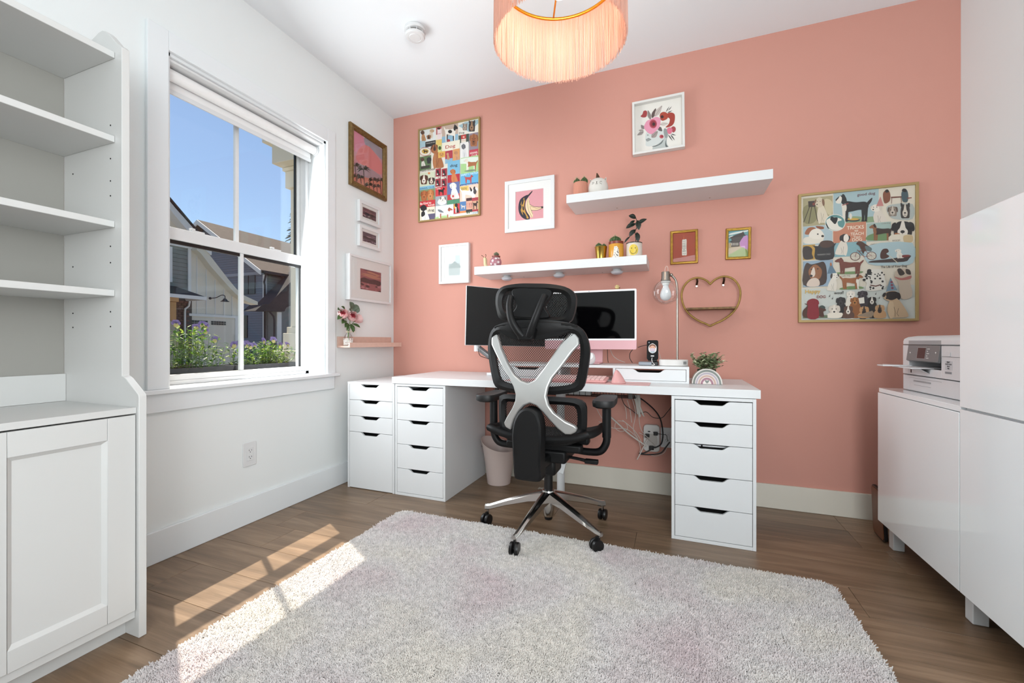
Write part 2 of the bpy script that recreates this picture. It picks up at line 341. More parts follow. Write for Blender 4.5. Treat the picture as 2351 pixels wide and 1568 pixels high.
# ================================================================= rug
RX0, RX1, RY0, RY1 = .69, 2.675, -3.05, -.855
def rug():
    m = bpy.data.materials.new('rug_pile'); m.use_nodes = True; n = m.node_tree; b = n.nodes['Principled BSDF']
    geo = n.nodes.new('ShaderNodeNewGeometry')
    t = n.nodes.new('ShaderNodeTexNoise'); t.inputs['Scale'].default_value = 2.6; t.inputs['Detail'].default_value = 3; n.links.new(geo.outputs['Position'], t.inputs['Vector'])
    r = n.nodes.new('ShaderNodeValToRGB'); e = r.color_ramp.elements
    e[0].position = .36; e[0].color = (.66, .62, .57, 1); e[1].position = .72; e[1].color = (.58, .49, .50, 1)
    k = e.new(.5); k.color = (.64, .605, .59, 1); n.links.new(t.outputs['Fac'], r.inputs[0])
    t2 = n.nodes.new('ShaderNodeTexNoise'); t2.inputs['Scale'].default_value = 60; t2.inputs['Detail'].default_value = 2; n.links.new(geo.outputs['Position'], t2.inputs['Vector'])
    mr = n.nodes.new('ShaderNodeMapRange'); mr.inputs['From Min'].default_value = .3; mr.inputs['From Max'].default_value = .7; mr.inputs['To Min'].default_value = .8; mr.inputs['To Max'].default_value = 1.1; n.links.new(t2.outputs['Fac'], mr.inputs[0])
    hs = n.nodes.new('ShaderNodeHueSaturation'); n.links.new(r.outputs[0], hs.inputs['Color']); n.links.new(mr.outputs[0], hs.inputs['Value'])
    n.links.new(hs.outputs[0], b.inputs['Base Color']); b.inputs['Roughness'].default_value = .9; b.inputs['Sheen Weight'].default_value = .25; b.inputs['Specular IOR Level'].default_value = .15
    root = thing('shag_rug', 'light grey and mauve shag rug lying on the wooden floor', 'rug', ((RX0+RX1)/2, (RY0+RY1)/2, 0))
    # backing: slightly irregular rounded outline
    pts = []
    rnd = random.Random(3)
    for x, y in rrect(RX0, RX1, RY0, RY1, .05, 4): pts.append((x, y))
    out = []
    for i in range(len(pts)):
        a, c = Vector(pts[i]), Vector(pts[(i+1) % len(pts)]); d = (c-a).length; k = max(1, int(d/.04))
        for q in range(k):
            p = a+(c-a)*(q/k); out.append((p.x+rnd.uniform(-.003, .003), p.y+rnd.uniform(-.003, .003)))
    backing = G().pz(.0005, out, .010).build('backing', M('rug_backing', '#9d9694', .95), root)
    # one tuft (five curled yarn ends), instanced by geometry nodes over a pile base
    tv = G(); rt = random.Random(11)
    for k in range(5):
        a = 2*PI*k/5+rt.uniform(-.4, .4); lean = rt.uniform(.004, .011); hgt = rt.uniform(.010, .017); bx, by = .003*math.cos(a*1.7), .003*math.sin(a*1.7)
        p = [(bx, by, 0), (bx+lean*.35*math.cos(a), by+lean*.35*math.sin(a), hgt*.55), (bx+lean*math.cos(a+.4), by+lean*math.sin(a+.4), hgt)]
        tv.tube(p, [.0021, .0021, .0012], 4)
    me = bpy.data.meshes.new('tuft'); me.from_pydata(tv.v, [], tv.f); me.materials.append(m); me.shade_smooth()
    tuft = bpy.data.objects.new('tuft_source', me)          # not linked: only instanced
    base = G().pz(.0105, out, .0015)
    pile = base.build('pile', m, root); pile['kind'] = 'stuff'
    ng = bpy.data.node_groups.new('pile_nodes', 'GeometryNodeTree')
    ng.interface.new_socket('Geometry', in_out='INPUT', socket_type='NodeSocketGeometry'); ng.interface.new_socket('Geometry', in_out='OUTPUT', socket_type='NodeSocketGeometry')
    N = ng.nodes; gi = N.new('NodeGroupInput'); go = N.new('NodeGroupOutput')
    sel = N.new('GeometryNodeInputNormal'); sx = N.new('ShaderNodeSeparateXYZ'); cmp = N.new('FunctionNodeCompare'); cmp.inputs[1].default_value = .5
    dist = N.new('GeometryNodeDistributePointsOnFaces'); dist.inputs['Density'].default_value = 46000
    inst = N.new('GeometryNodeInstanceOnPoints'); oi = N.new('GeometryNodeObjectInfo'); oi.inputs[0].default_value = tuft
    rv = N.new('FunctionNodeRandomValue'); rv.data_type = 'FLOAT_VECTOR'; rv.inputs[0].default_value = (-.3, -.3, 0); rv.inputs[1].default_value = (.3, .3, 6.283)
    rs = N.new('FunctionNodeRandomValue'); rs.data_type = 'FLOAT'; rs.inputs[2].default_value = .7; rs.inputs[3].default_value = 1.15; rs.inputs['Seed'].default_value = 4
    jn = N.new('GeometryNodeJoinGeometry'); L = ng.links.new
    L(sel.outputs[0], sx.inputs[0]); L(sx.outputs[2], cmp.inputs[0]); L(cmp.outputs[0], dist.inputs['Selection']); L(gi.outputs[0], dist.inputs['Mesh'])
    L(dist.outputs[0], inst.inputs['Points']); L(oi.outputs['Geometry'], inst.inputs['Instance']); L(rv.outputs[0], inst.inputs['Rotation']); L(rs.outputs[1], inst.inputs['Scale'])
    L(inst.outputs[0], jn.inputs[0]); L(gi.outputs[0], jn.inputs[0]); L(jn.outputs[0], go.inputs[0])
    md = pile.modifiers.new('pile', 'NODES'); md.node_group = ng
rug()
# ================================================================= drawer units and desk
def drawer_unit(lab, x0, x1, yf, depth, h, zs, grp, bottom=True, last0=.02, special=None):
    t = thing('drawer_unit', lab, 'drawer unit', ((x0+x1)/2, yf+depth/2, 0), grp); w = .014
    g = G(); g.box(x0, x0+w, yf, yf+depth, .0005, h); g.box(x1-w, x1, yf, yf+depth, .0005, h); g.box(x0+w, x1-w, yf, yf+depth, h-w, h)
    g.box(x0+w, x1-w, yf+depth-.006, yf+depth, .02, h-w)
    if bottom: g.box(x0+w, x1-w, yf, yf+depth-.006, .0005, .0165)
    g.build('carcass', LAM, t, bevel=.0008)
    xc = (x0+x1)/2; a, b = x0+w+.002, x1-w-.002; xn = xc-.005
    for i, (zt, zb) in enumerate(zs):
        pts = [(a, zb), (b, zb), (b, zt)]+[(xn+dx, zt-dz) for dx, dz in ((.082, 0), (.076, .001), (.066, .006), (.056, .015), (.049, .0195), (.044, .0205), (-.044, .0205), (-.049, .0195), (-.056, .015), (-.066, .006), (-.076, .001), (-.082, 0))]+[(a, zt)]
        d = G().py(yf+.0005, pts, .0155).build('drawer', LAM, t, bevel=.0009)
        yb = yf+.15 if i == special else yf+.03
        q = G(); q.box(a+.008, b-.008, yb, yf+depth-.03, zb+.012, zt-.03); q.box(a+.008, b-.008, yf+.017, yf+.02, zb+.012, zt-.024)
        q.build('drawer_box', M('drawer_inside_shade', '#2b2a29', .8), d)  # solid dark block, paints the shade seen through the handle notch
    return t
Z5 = [(.677, .5755), (.573, .4715), (.469, .3205), (.318, .1695), (.167, .019)]
drawer_unit('white five-drawer unit carrying the right end of the desk', 2.0895, 2.4525, -.621, .57, .695, Z5, 'white drawer units by the desk', special=2)
drawer_unit('white five-drawer unit under the left end of the desk', .4635, .8225, -.606, .57, .695, Z5, 'white drawer units by the desk')
drawer_unit('white four-drawer unit with a tall bottom drawer, beside the left wall', .0875, .4575, -.606, .57, .695, [(.682, .5795), (.577, .4745), (.472, .3705), (.368, .004)], 'white drawer units by the desk', bottom=False)
lp = thing('laptop', 'silver laptop stored in the third drawer of the right unit', 'laptop', (2.26, -.53, .425))
G().box(2.125, 2.415, -.59, -.50, .4515, .4625).build('lid', M('silver_aluminium', '#b9babd', .35, .8), lp, bevel=.003)
g = G(); g.py(-.5925, [(2.226+.0045*math.cos(a)*(1-.12*math.sin(3*a)), .457+.0048*math.sin(a)) for a in [2*PI*k/14 for k in range(14)]], .001); g.build('emblem', DARK, lp)
desk = thing('desk', 'long white desk top resting on two drawer units', 'desk', (1.46, -.32, .697))
G().box(.443, 2.472, -.612, -.022, .697, .737).build('tabletop', LAM, desk, bevel=.0012)
lg = G().lathe([(.024, .012), (.024, .60), (.03, .61), (.03, .697)], (1.449, -.285, 0), 24).build('leg', VINYL, desk, smooth=40)
G().lathe([(.032, .0005), (.032, .008), (.026, .013)], (1.449, -.285, 0), 24).build('foot', VINYL, lg, smooth=40)
G().prism([(1.425, -.33, .175), (1.475, -.33, .16), (1.49, -.30, .24), (1.43, -.30, .24)], (0, .02, 0)).build('leg_clip', VINYL, desk)
# cable tray under the desk top
tr = thing('cable_tray', 'black wire cable tray hanging under the desk top', 'cable tray', (1.42, -.16, .60))
g = G()
for k in range(26): g.tube([(.98+.036*k, -.24, .685), (.98+.036*k, -.24, .625), (.98+.036*k, -.12, .625), (.98+.036*k, -.12, .685)], .0016, 5)
for yy, zz in ((-.24, .685), (-.24, .655), (-.24, .625), (-.2, .625), (-.16, .625), (-.12, .625), (-.12, .66), (-.12, .685)): g.tube([(.97, yy, zz), (1.89, yy, zz)], .0022, 5)
g.build('wire_basket', BLACK, tr, smooth=60)
for x in (1.0, 1.44, 1.86): G().box(x-.012, x+.012, -.245, -.235, .62, .6965).build('hook', M('grey_metal', '#55524f', .4, .8), tr)
G().box(1.25, 1.62, -.215, -.165, .628, .668).build('power_strip', VINYL, tr, bevel=.004)
# ================================================================= desk riser with two drawers
ris = thing('desk_riser', 'white desk riser with a drawer at each end', 'desk riser', (1.63, -.29, .7375))
RY, RZ = -.42, .826
G().box(1.085, 2.175, RY, -.16, RZ-.0145, RZ).build('top_board', LAM, ris, bevel=.001)
for x in (1.085, 1.467, 1.782, 2.161): G().box(x, x+.014, RY, -.16, .7375, RZ-.0145).build('upright', LAM, ris, bevel=.0008)
for x in (1.099, 1.796): G().box(x, x+.366, RY+.002, -.16, .7375, .7475).build('bottom_board', LAM, ris)
for x0 in (1.101, 1.798):
    a, b, xn = x0, x0+.361, x0+.175; zt, zb = RZ-.0165, .749
    pts = [(a, zb), (b, zb), (b, zt)]+[(xn+dx, zt-dz) for dx, dz in ((.087, 0), (.08, .001), (.07, .007), (.06, .015), (.05, .018), (-.05, .018), (-.06, .015), (-.07, .007), (-.08, .001), (-.087, 0))]+[(a, zt)]
    d = G().py(RY+.001, pts, .012).build('drawer', LAM, ris, bevel=.0008)
    G().box(a+.006, b-.006, RY+.03, -.17, zb+.006, zt-.02).build('drawer_box', MATS['drawer_inside_shade'], d)  # same painted shade behind the riser notches
# ================================================================= bookcase
bc = thing('bookcase', 'tall white bookcase with open shelves over a panelled door', 'bookcase', (.24, -2.367, 0))
SIDE = [(0.052, .0005), (.42, .0005), (.489, .0005), (.489, .780), (.486, .788), (.43, .829), (.418, .838), (.405, .844), (.397, .846), (.397, 1.935), (.385, 1.945), (.368, 1.955), (.325, 1.997), (.305, 2.012), (.285, 2.019), (.265, 2.018), (.19, 1.992), (.052, 1.975)]
for y in (-1.984, -2.772): G().prism([(p[0], y, p[1]) for p in SIDE], (0, .022, 0)).build('side_panel', LAMG, bc, bevel=.0015)
G().box(.04, .0515, -2.75, -1.984, .02, 1.93).build('back_panel', M('back_board_shade', '#9d9b95', .5), bc)  # darker than the laminate: shade between the shelves put into the colour
G().box(.0515, .478, -2.7495, -1.9845, .727, .747).build('countertop', LAMG, bc, bevel=.0015)
G().box(.0515, .066, -2.7495, -1.9845, .7475, .845).build('splash_rail', LAMG, bc, bevel=.001)
for z in (1.906, 1.625, 1.341, 1.111): G().box(.0515, .36, -2.7495, -1.9845, z, z+.021).build('shelf', LAMG, bc, bevel=.0015)
G().box(.052, .470, -2.7495, -1.9845, .063, .087).build('bottom_board', LAMG, bc, bevel=.001)
G().box(.40, .418, -2.7495, -1.9845, .0005, .063).build('plinth', LAMG, bc)
def cab_door(ya, yb, sl, sr):
    # ya < yb ; sl stile width at the ya side, sr at the yb side
    d = G().box(.46, .468, ya+sl-.004, yb-sr+.004, .145, .66).build('door', LAMG, bc)
    for a, b in ((ya, ya+sl), (yb-sr, yb)): G().box(.458, .478, a+.0004, b-.0004, .09, .7225).build('stile', LAMG, d, bevel=.0008)
    for a, b in ((.09, .148), (.655, .7225)): G().box(.458, .478, ya+sl+.0004, yb-sr-.0004, a, b).build('rail', LAMG, d, bevel=.0008)
    g = G(); A, B, Cc, D = ya+sl, yb-sr, .148, .655; k = .011
    o = [(A, Cc), (B, Cc), (B, D), (A, D)]; i = [(A+k, Cc+k), (B-k, Cc+k), (B-k, D-k), (A+k, D-k)]
    g.add([(.478, *p) for p in o]+[(.4682, *p) for p in i], [(n, (n+1) % 4, (n+1) % 4+4, n+4) for n in range(4)]); g.build('bevel_moulding', LAMG, d)
    G().lathe([(.006, .478), (.006, .49), (.012, .495), (.012, .5)], (0, ya+.03, .62), 14, 'x').build('knob', CHROME, d, smooth=40) if ya < -2.5 else None
cab_door(-2.366, -1.987, .096, .073); cab_door(-2.747, -2.369, .073, .096)
g = G()
for x, z in ((.335, 1.687), (.335, 1.575), (.11, 1.555), (.335, 1.06), (.335, 1.01), (.11, 1.06), (.11, 1.01), (.335, 1.28), (.335, 1.225), (.11, 1.225), (.335, 1.45), (.335, 1.5)): g.lathe([(.0025, -1.9852), (.0025, -1.9838)], (x, 0, z), 8, 'y')
g.build('peg_holes', DARK, bc, kind='stuff')
# ================================================================= gloss cabinets on the right
def leg_at(p, x, y): G().box(x, x+.043, y-.043, y, .0005, .105).build('leg', VINYL, p, bevel=.003)
lc = thing('low_cabinet', 'low high-gloss white cabinet on short legs under the printer', 'cabinet', (3.22, -.645, 0))
G().box(3.018, 3.44, -.953, -.338, .105, .7225).build('body', LAM, lc, bevel=.001)
G().box(3.004, 3.44, -.953, -.338, .7225, .742).build('top', GLOSS, lc, bevel=.001)
G().box(3.0, 3.0165, -.9535, -.3375, .118, .7205).build('door', GLOSS, lc, bevel=.0012)
leg_at(lc, 3.04, -.342); leg_at(lc, 3.39, -.342); leg_at(lc, 3.39, -.90); leg_at(lc, 3.048, -.884)
tc = thing('tall_cabinet', 'tall high-gloss white cabinet filling the right edge, split into two doors', 'cabinet', (3.22, -1.33, 0))
G().box(3.018, 3.44, -1.70, -.957, .105, 1.37).build('body', LAM, tc, bevel=.001)
for nm, a, b in (('door', .118, .733), ('door', .741, 1.371)): G().box(3.0, 3.0165, -1.70, -.957, a, b).build(nm, GLOSS, tc, bevel=.0012)
for x, y in ((3.39, -.97), (3.046, -1.30), (3.046, -1.66), (3.39, -1.66)): leg_at(tc, x, y)
# wooden board with black rim beside the low cabinet
bd = thing('wooden_board', 'brown wooden board with black rim standing behind the low cabinet', 'board', (3.05, -.25, 0))
Tb = Matrix.Translation((3.036, -.245, .0)) @ Matrix.Rotation(math.radians(-3), 4, 'Z') @ Matrix.Rotation(math.radians(-2), 4, 'Y')
pts = rrect(-.078, .070, .003, .245, .022)
G(Tb).px(-.003, rrect(-.070, .062, .011, .237, .016), .010).build('panel', M('walnut', '#7a4a2c', .45, mottle=(26, .35), stretch=(1, 12, .6)), bd, bevel=.001)
G(Tb).px(0, pts, .014).build('rim', BLACK, bd, bevel=.002)
# ================================================================= printer
pr = thing('printer', 'white inkjet printer with output tray open on the low cabinet', 'printer', (3.25, -.58, .742))
PW = M('printer_white', '#dcdcde', .4); PG = M('printer_grey', '#7b7c7d', .45); PX = 3.08
YR, YL = -.80, -.372   # near end, far end
g = G(); g.box(PX, 3.40, YR, YL, .7435, .812); g.build('paper_drawer_housing', PW, pr, bevel=.004)
g = G(); oy0, oy1 = -.672, -.425     # recess
g.box(PX, 3.40, YL, oy1, .814, .944); g.box(PX, 3.40, YR, oy0, .814, .944); g.box(PX, 3.40, oy0, oy1, .814, .846); g.box(PX+.15, 3.40, oy0, oy1, .846, .944)
g.build('body', PW, pr, bevel=.002)
g = G(); g.prism([(PX, YR, .9455), (PX, YL, .9455), (PX, YL, .962), (PX+.012, YL, .975), (PX+.04, YL, .981), (PX+.04, YR, .983), (PX+.012, YR, .978), (PX, YR, .968)][0:0] or [(PX, YR, .9455), (3.40, YR, .9455), (3.40, YR, .985), (PX+.05, YR, .985), (PX+.018, YR, .980), (PX+.004, YR, .972), (PX, YR, .962)], (0, YL-YR, 0))
g.build('scanner_lid', PW, pr, bevel=.004)
G().box(PX-.0004, PX+.004, oy0, oy1, .948, .964).build('lid_grip', M('printer_shade', '#a4a5a7', .5), pr)
# tilted control panel
cpn = G().prism([(PX-.002, oy0+.001, .944), (PX-.010, oy0+.001, .878), (PX-.002, oy0+.001, .874), (PX+.012, oy0+.001, .944)], (0, oy1-oy0-.002, 0)).build('control_panel', PG, pr, bevel=.001)
def panel_pt(y, z, o=.0006): return (PX-.002-.008*(.944-z)/.066-o, y, z)
def pq(y0, y1, z0, z1, name, mat, par=cpn, o=.0008):
    G().prism([panel_pt(y0, z0, o), panel_pt(y1, z0, o), panel_pt(y1, z1, o), panel_pt(y0, z1, o)], (.0006, 0, 0)).build(name, mat, par)
pq(-.573, -.513, .889, .933, 'screen', M('printer_screen', '#33252a', .15))
pq(-.577, -.509, .886, .936, 'screen_bezel', M('bezel', '#8f9092', .4), o=.0005)
g = G()
for k, z in enumerate((.929, .9195, .9105, .9005, .8915)):
    for y in ((-.588,) if k % 2 else (-.588, -.598)): g.prism([panel_pt(y-.004, z-.0016, .0009), panel_pt(y+.003, z-.0016, .0009), panel_pt(y+.003, z+.0016, .0009), panel_pt(y-.004, z+.0016, .0009)], (.0004, 0, 0))
for y, z in ((-.648, .915), (-.648, .904), (-.648, .892), (-.452, .911)): g.lathe([(.0035, PX-.0065), (.0035, PX-.004)], (0, y, z), 10, 'x')
g.build('buttons', M('button_white', '#e8e8e8', .4), cpn, kind='stuff')
G().box(PX+.01, PX+.148, oy0+.002, oy1-.002, .848, .8495).build('output_slot_floor', M('printer_dark', '#4c4d4e', .5), pr)
g = G(); g.prism([(PX+.002, oy1-.03, .851), (PX-.085, oy1-.01, .853), (PX-.085, oy1+.025, .853), (PX+.002, oy1+.0, .851)][::1], (0, 0, .004)); g.box(PX-.065, PX+.05, -.60, -.44, .8465, .8515); g.box(PX-.12, PX-.06, -.50, -.44, .8515, .8565)
g.build('output_tray', PW, pr, bevel=.0012)
G().prism([(PX, -.59, .826), (PX, -.46, .836), (PX-.03, -.50, .845), (PX-.03, -.59, .845)], (.001, 0, .001)).build('tray_support', PW, pr)
G().box(PX-.0008, PX+.002, -.795, -.68, .9005, .9015).build('seam', DARK, pr)
g = G(); g.box(PX-.0008, PX+.001, YR+.002, YL-.002, .8125, .8135); g.box(PX-.0008, PX+.001, YR+.002, YL-.002, .9445, .9453); g.build('seam', DARK, pr, kind='stuff')
G().box(PX-.003, PX+.001, -.735, -.71, .902, .918).build('latch', PW, pr, bevel=.001)
G().box(PX-.001, PX+.001, -.74, -.70, .816+.02, .826+.018).build('label', M('label_grey', '#8e8f92', .6), pr)
lb = G().box(PX-.001, PX+.001, -.745, -.70, .85, .885).build('label', M('label_light', '#c9c9cc', .6), pr)
TT = Matrix.Translation((PX-.0014, -.722, .8685)) @ Matrix.Rotation(-PI/2, 4, 'Z') @ Matrix.Rotation(PI/2, 4, 'X')
for k, tx in enumerate(('PRINT', 'COPY SCAN', 'Wi-Fi', 'INK')):
    v, f = text_geo(tx, .0075, .0002); G(TT).add([(p[0], p[1]+.012-.008*k, 0) for p in v], f).build('lettering', DARK, lb)
G().box(PX-.001, PX+.001, -.45, -.442, .823, .837).build('usb_port', BLACK, pr)
G().box(PX-.002, PX+.001, -.60, -.47, .786, .792).build('drawer_grip', M('printer_shade', '#a4a5a7', .5), pr)
g = G(); g.box(PX-.0008, PX+.001, -.675, -.43, .800, .801); g.box(PX-.0008, PX+.001, -.60, -.47, .771, .772); g.build('drawer_outline', MATS['printer_shade'], pr, kind='stuff')
# ================================================================= floating shelves
def lack(lab, x0, x1, z0, z1):
    t = thing('floating_shelf', lab, 'shelf', ((x0+x1)/2, -.13, z0), 'white floating shelves'); G().box(x0, x1, -.26, -.0006, z0, z1).build('board', LAM, t, bevel=.001)
    g = G(); 
    for x in (x0+.28, x0+.82): g.lathe([(.004, z0-.0008), (.004, z0+.001)], (x, -.05, 0), 10)
    g.build('screw_hole', M('hole_brown', '#8b7a5e', .8), t, kind='stuff'); return t
lack('upper floating white shelf with the cat-face pot', 1.478, 2.586, 1.8155, 1.8665)
ls = lack('lower floating white shelf above the monitors, with puck lights', .845, 1.952, 1.4085, 1.4615)
for i, (x, lab) in enumerate(((1.03, 'left'), (1.398, 'middle'), (1.768, 'right'))):
    t = thing('puck_light', 'small round white puck light, the %s one under the lower shelf' % lab, 'light', (x, -.13, 1.377), 'puck lights under the lower shelf')
    G().lathe([(.024, 1.4082), (.026, 1.398), (.037, 1.397), (.038, 1.39)][::-1], (x, -.13, 0), 28).build('base', M('puck_base', '#b9b9bb', .5), t, smooth=30)
    G().lathe([(.0005, 1.377), (.018, 1.378), (.03, 1.382), (.0365, 1.389), (.0365, 1.392)], (x, -.13, 0), 28).build('diffuser', M('puck_diffuser', '#dfdfe6', .5, transl=.3), t, smooth=50)
# ================================================================= picture ledge on the left wall
pl = thing('picture_ledge', 'pale pink wooden picture ledge on the left wall', 'shelf', (.06, -.33, .918))
LW = M('pale_pink_wood', '#d9b7a8', .55, mottle=(30, .08))
G().box(.0006, .013, -.611, -.047, .920, .993).build('back_board', LW, pl, bevel=.001)
G().box(.013, .098, -.611, -.047, .920, .931).build('shelf_board', LW, pl, bevel=.001)
G().box(.098, .110, -.611, -.047, .920, .952).build('front_lip', LW, pl, bevel=.001)
# ================================================================= smoke alarm
sa = thing('smoke_alarm', 'round white smoke alarm on the ceiling', 'smoke alarm', (.715, -.775, 2.69))
c = (.722, -.772, 0)
G().lathe([(.058, 2.7425), (.059, 2.724), (.056, 2.722)][::-1], c, 40).build('base', VINYL, sa, smooth=40)
G().lathe([(.040, 2.722), (.040, 2.706)][::-1], c, 32).build('vent_ring', M('vent_grey', '#6b6560', .5), sa, smooth=40)
g = G()
for k in range(8):
    a = 2*PI*k/8; G().box(c[0]+.049*math.cos(a)-.002, c[0]+.049*math.cos(a)+.002, c[1]+.049*math.sin(a)-.002, c[1]+.049*math.sin(a)+.002, 2.706, 2.722).build('rib', VINYL, sa)
G().lathe([(.0005, 2.690), (.030, 2.690), (.034, 2.6925), (.036, 2.6905), (.050, 2.693), (.056, 2.699), (.056, 2.706)], c, 40).build('cover', VINYL, sa, smooth=30)
# ================================================================= office chair
CX, CY = 1.505, -.75
ch = thing('office_chair', 'black mesh office chair with silver X back and headrest at the desk', 'office chair', (CX, CY, 0))
def inside(p, poly):
    c = False; n = len(poly)
    for i in range(n):
        a, b = poly[i], poly[(i+1) % n]
        if (a[1] > p[1]) != (b[1] > p[1]) and p[0] < (b[0]-a[0])*(p[1]-a[1])/(b[1]-a[1]+1e-12)+a[0]: c = not c
    return c
CHB = M('chair_black', '#0c0c0d', .5, spec=.3); CHS = M('chair_silver', '#c4c5c3', .36, .6, spec=.5); NET = M('mesh_net', '#0d0c0c', .6)
def yb(x, z):      # surface of the back: bowed sideways, reclining upwards
    return -.932-.055*(1-min(1, (x/.25)**2))-(z-.75)*.10
def smoothloop(pts, n=6): return [(p.x, p.y) for p in bez([(a, b, 0) for a, b in pts], n, True)]
def ringframe(outer, inner, yf, thick, name, parent, mat=CHB, bev=.006):
    # closed frame between two outlines resampled to the same count, given thickness along y
    def resamp(P, N=72):
        P = [Vector((a, b)) for a, b in P]; c = sum(P, Vector((0, 0)))/len(P); out = []
        for k in range(N):
            a = 2*PI*k/N; d = Vector((math.cos(a), math.sin(a))); best = None
            for i in range(len(P)):
                p, q = P[i]-c, P[(i+1) % len(P)]-c; e = q-p; den = d.x*e.y-d.y*e.x
                if abs(den) < 1e-12: continue
                t = (p.x*e.y-p.y*e.x)/den; s = (p.x*d.y-p.y*d.x)/den
                if t > 0 and -1e-6 <= s <= 1+1e-6 and (best is None or t > best): best = t
            out.append(c+d*(best or .01))
        return out
    O, I = resamp(outer), resamp(inner); N = len(O); vs = []
    for ring, dy in ((O, 0), (I, .006), (I, thick), (O, thick*.8)):
        for p in ring: vs.append((CX+p.x, yf(p.x, p.y)+dy, p.y))
    # crowned rear face
    mid = [(o+i)/2 for o, i in zip(O, I)]
    for p in mid: vs.append((CX+p.x, yf(p.x, p.y)-.008, p.y))
    fs = []
    for k in range(N):
        j = (k+1) % N
        fs += [(k, j, 4*N+j, 4*N+k), (4*N+k, 4*N+j, N+j, N+k), (N+k, N+j, 2*N+j, 2*N+k), (2*N+k, 2*N+j, 3*N+j, 3*N+k), (3*N+k, 3*N+j, j, k)]
    g = G(); g.add(vs, fs); o = g.build(name, mat, parent, smooth=50); return o
def net(poly, yf, name, parent, pitch=.0052, L=.0118, wdt=.0012, dy=.008):
    xs = [p[0] for p in poly]; zs = [p[1] for p in poly]; g = G(); n = int((max(xs)-min(xs))/pitch)
    vs = []; fs = []
    for k in range(n+1):
        x0 = min(xs)+k*pitch; m = int((max(zs)-min(zs))/(L/6)); prev = None
        for i in range(m+1):
            z = min(zs)+i*L/6; x = x0+math.sin(2*PI*i/6+(PI if k % 2 else 0))*(pitch/2-wdt*.4)
            if inside((x, z), poly):
                y = yf(x, z)+dy; b = len(vs); vs += [(CX+x-wdt, y, z), (CX+x+wdt, y, z)]
                if prev is not None: fs.append((prev, prev+1, b+1, b))
                prev = b
            else: prev = None
    g.add(vs, fs); o = g.build(name, NET, parent); o['kind'] = 'stuff'; return o
def grow(poly, s):
    c = (sum(p[0] for p in poly)/len(poly), sum(p[1] for p in poly)/len(poly)); return [(c[0]+(p[0]-c[0])*s, c[1]+(p[1]-c[1])*s) for p in poly]
# upper back
UO = smoothloop([(0, 1.058), (.10, 1.054), (.185, 1.036), (.228, 1.0), (.247, .93), (.240, .85), (.222, .765), (.200, .738), (.11, .722), (0, .717), (-.11, .722), (-.200, .738), (-.222, .765), (-.240, .85), (-.247, .93), (-.228, 1.0), (-.185, 1.036), (-.10, 1.054)])
UI = smoothloop([(0, .975), (.09, .985), (.16, 1.0), (.196, .985), (.208, .93), (.202, .86), (.186, .79), (.165, .768), (.10, .756), (0, .752), (-.10, .756), (-.165, .768), (-.186, .79), (-.202, .86), (-.208, .93), (-.196, .985), (-.16, 1.0), (-.09, .985)])
uf = ringframe(UO, UI, yb, .03, 'upper_back_frame', ch)
net(grow(UI, 1.03), yb, 'upper_back_mesh', ch)
# lower (lumbar) back
LO = smoothloop([(0, .708), (.10, .706), (.19, .698), (.222, .675), (.226, .62), (.222, .555), (.205, .515), (.15, .488), (.06, .478), (-.06, .478), (-.15, .488), (-.19, .515), (-.198, .56), (-.20, .63), (-.196, .69), (-.18, .704), (-.09, .708)])
LI = smoothloop([(0, .672), (.09, .672), (.165, .668), (.182, .652), (.187, .61), (.182, .57), (.165, .548), (.12, .53), (.05, .52), (-.05, .52), (-.12, .53), (-.155, .55), (-.165, .59), (-.167, .63), (-.163, .66), (-.15, .672), (-.08, .672)])
def yl(x, z): return yb(x, .72)+.02+(.70-z)*.06
ringframe(LO, LI, yl, .028, 'lumbar_frame', ch); net(grow(LI, 1.03), yl, 'lumbar_mesh', ch)
# headrest
def yh(x, z): return -.985-.03*(1-min(1, (x/.2)**2))+abs(z-1.14)*.15
def tiltp(P, a=-4): 
    a = math.radians(a); return [(math.cos(a)*(x)-math.sin(a)*(z-1.135), 1.135+math.sin(a)*x+math.cos(a)*(z-1.135)) for x, z in P]
HO = tiltp(smoothloop([(0, 1.223), (.08, 1.222), (.15, 1.21), (.187, 1.18), (.193, 1.14), (.185, 1.09), (.165, 1.055), (.10, 1.05), (0, 1.05), (-.10, 1.05), (-.165, 1.055), (-.183, 1.09), (-.193, 1.14), (-.19, 1.18), (-.16, 1.208), (-.08, 1.221)]))
HI = tiltp(smoothloop([(0, 1.184), (.08, 1.188), (.13, 1.184), (.155, 1.16), (.158, 1.13), (.15, 1.10), (.13, 1.08), (.08, 1.076), (0, 1.075), (-.08, 1.076), (-.13, 1.08), (-.15, 1.10), (-.158, 1.13), (-.155, 1.165), (-.13, 1.186), (-.08, 1.189)]))
hr = ringframe(HO, HI, yh, .035, 'headrest_frame', ch)
net(grow(HI, 1.05), yh, 'headrest_mesh', hr, dy=.02)
pl_ = tiltp([(-.095, 1.07), (.075, 1.07), (.06, 1.12), (.08, 1.195), (-.10, 1.195), (-.075, 1.12)])
G().prism([(CX+a, yh(a, b)-.006, b) for a, b in [(p.x, p.y) for p in bez([(x, z, 0) for x, z in pl_], 5, True)]], (0, .03, 0)).build('headrest_plate', CHB, ch, bevel=.004)
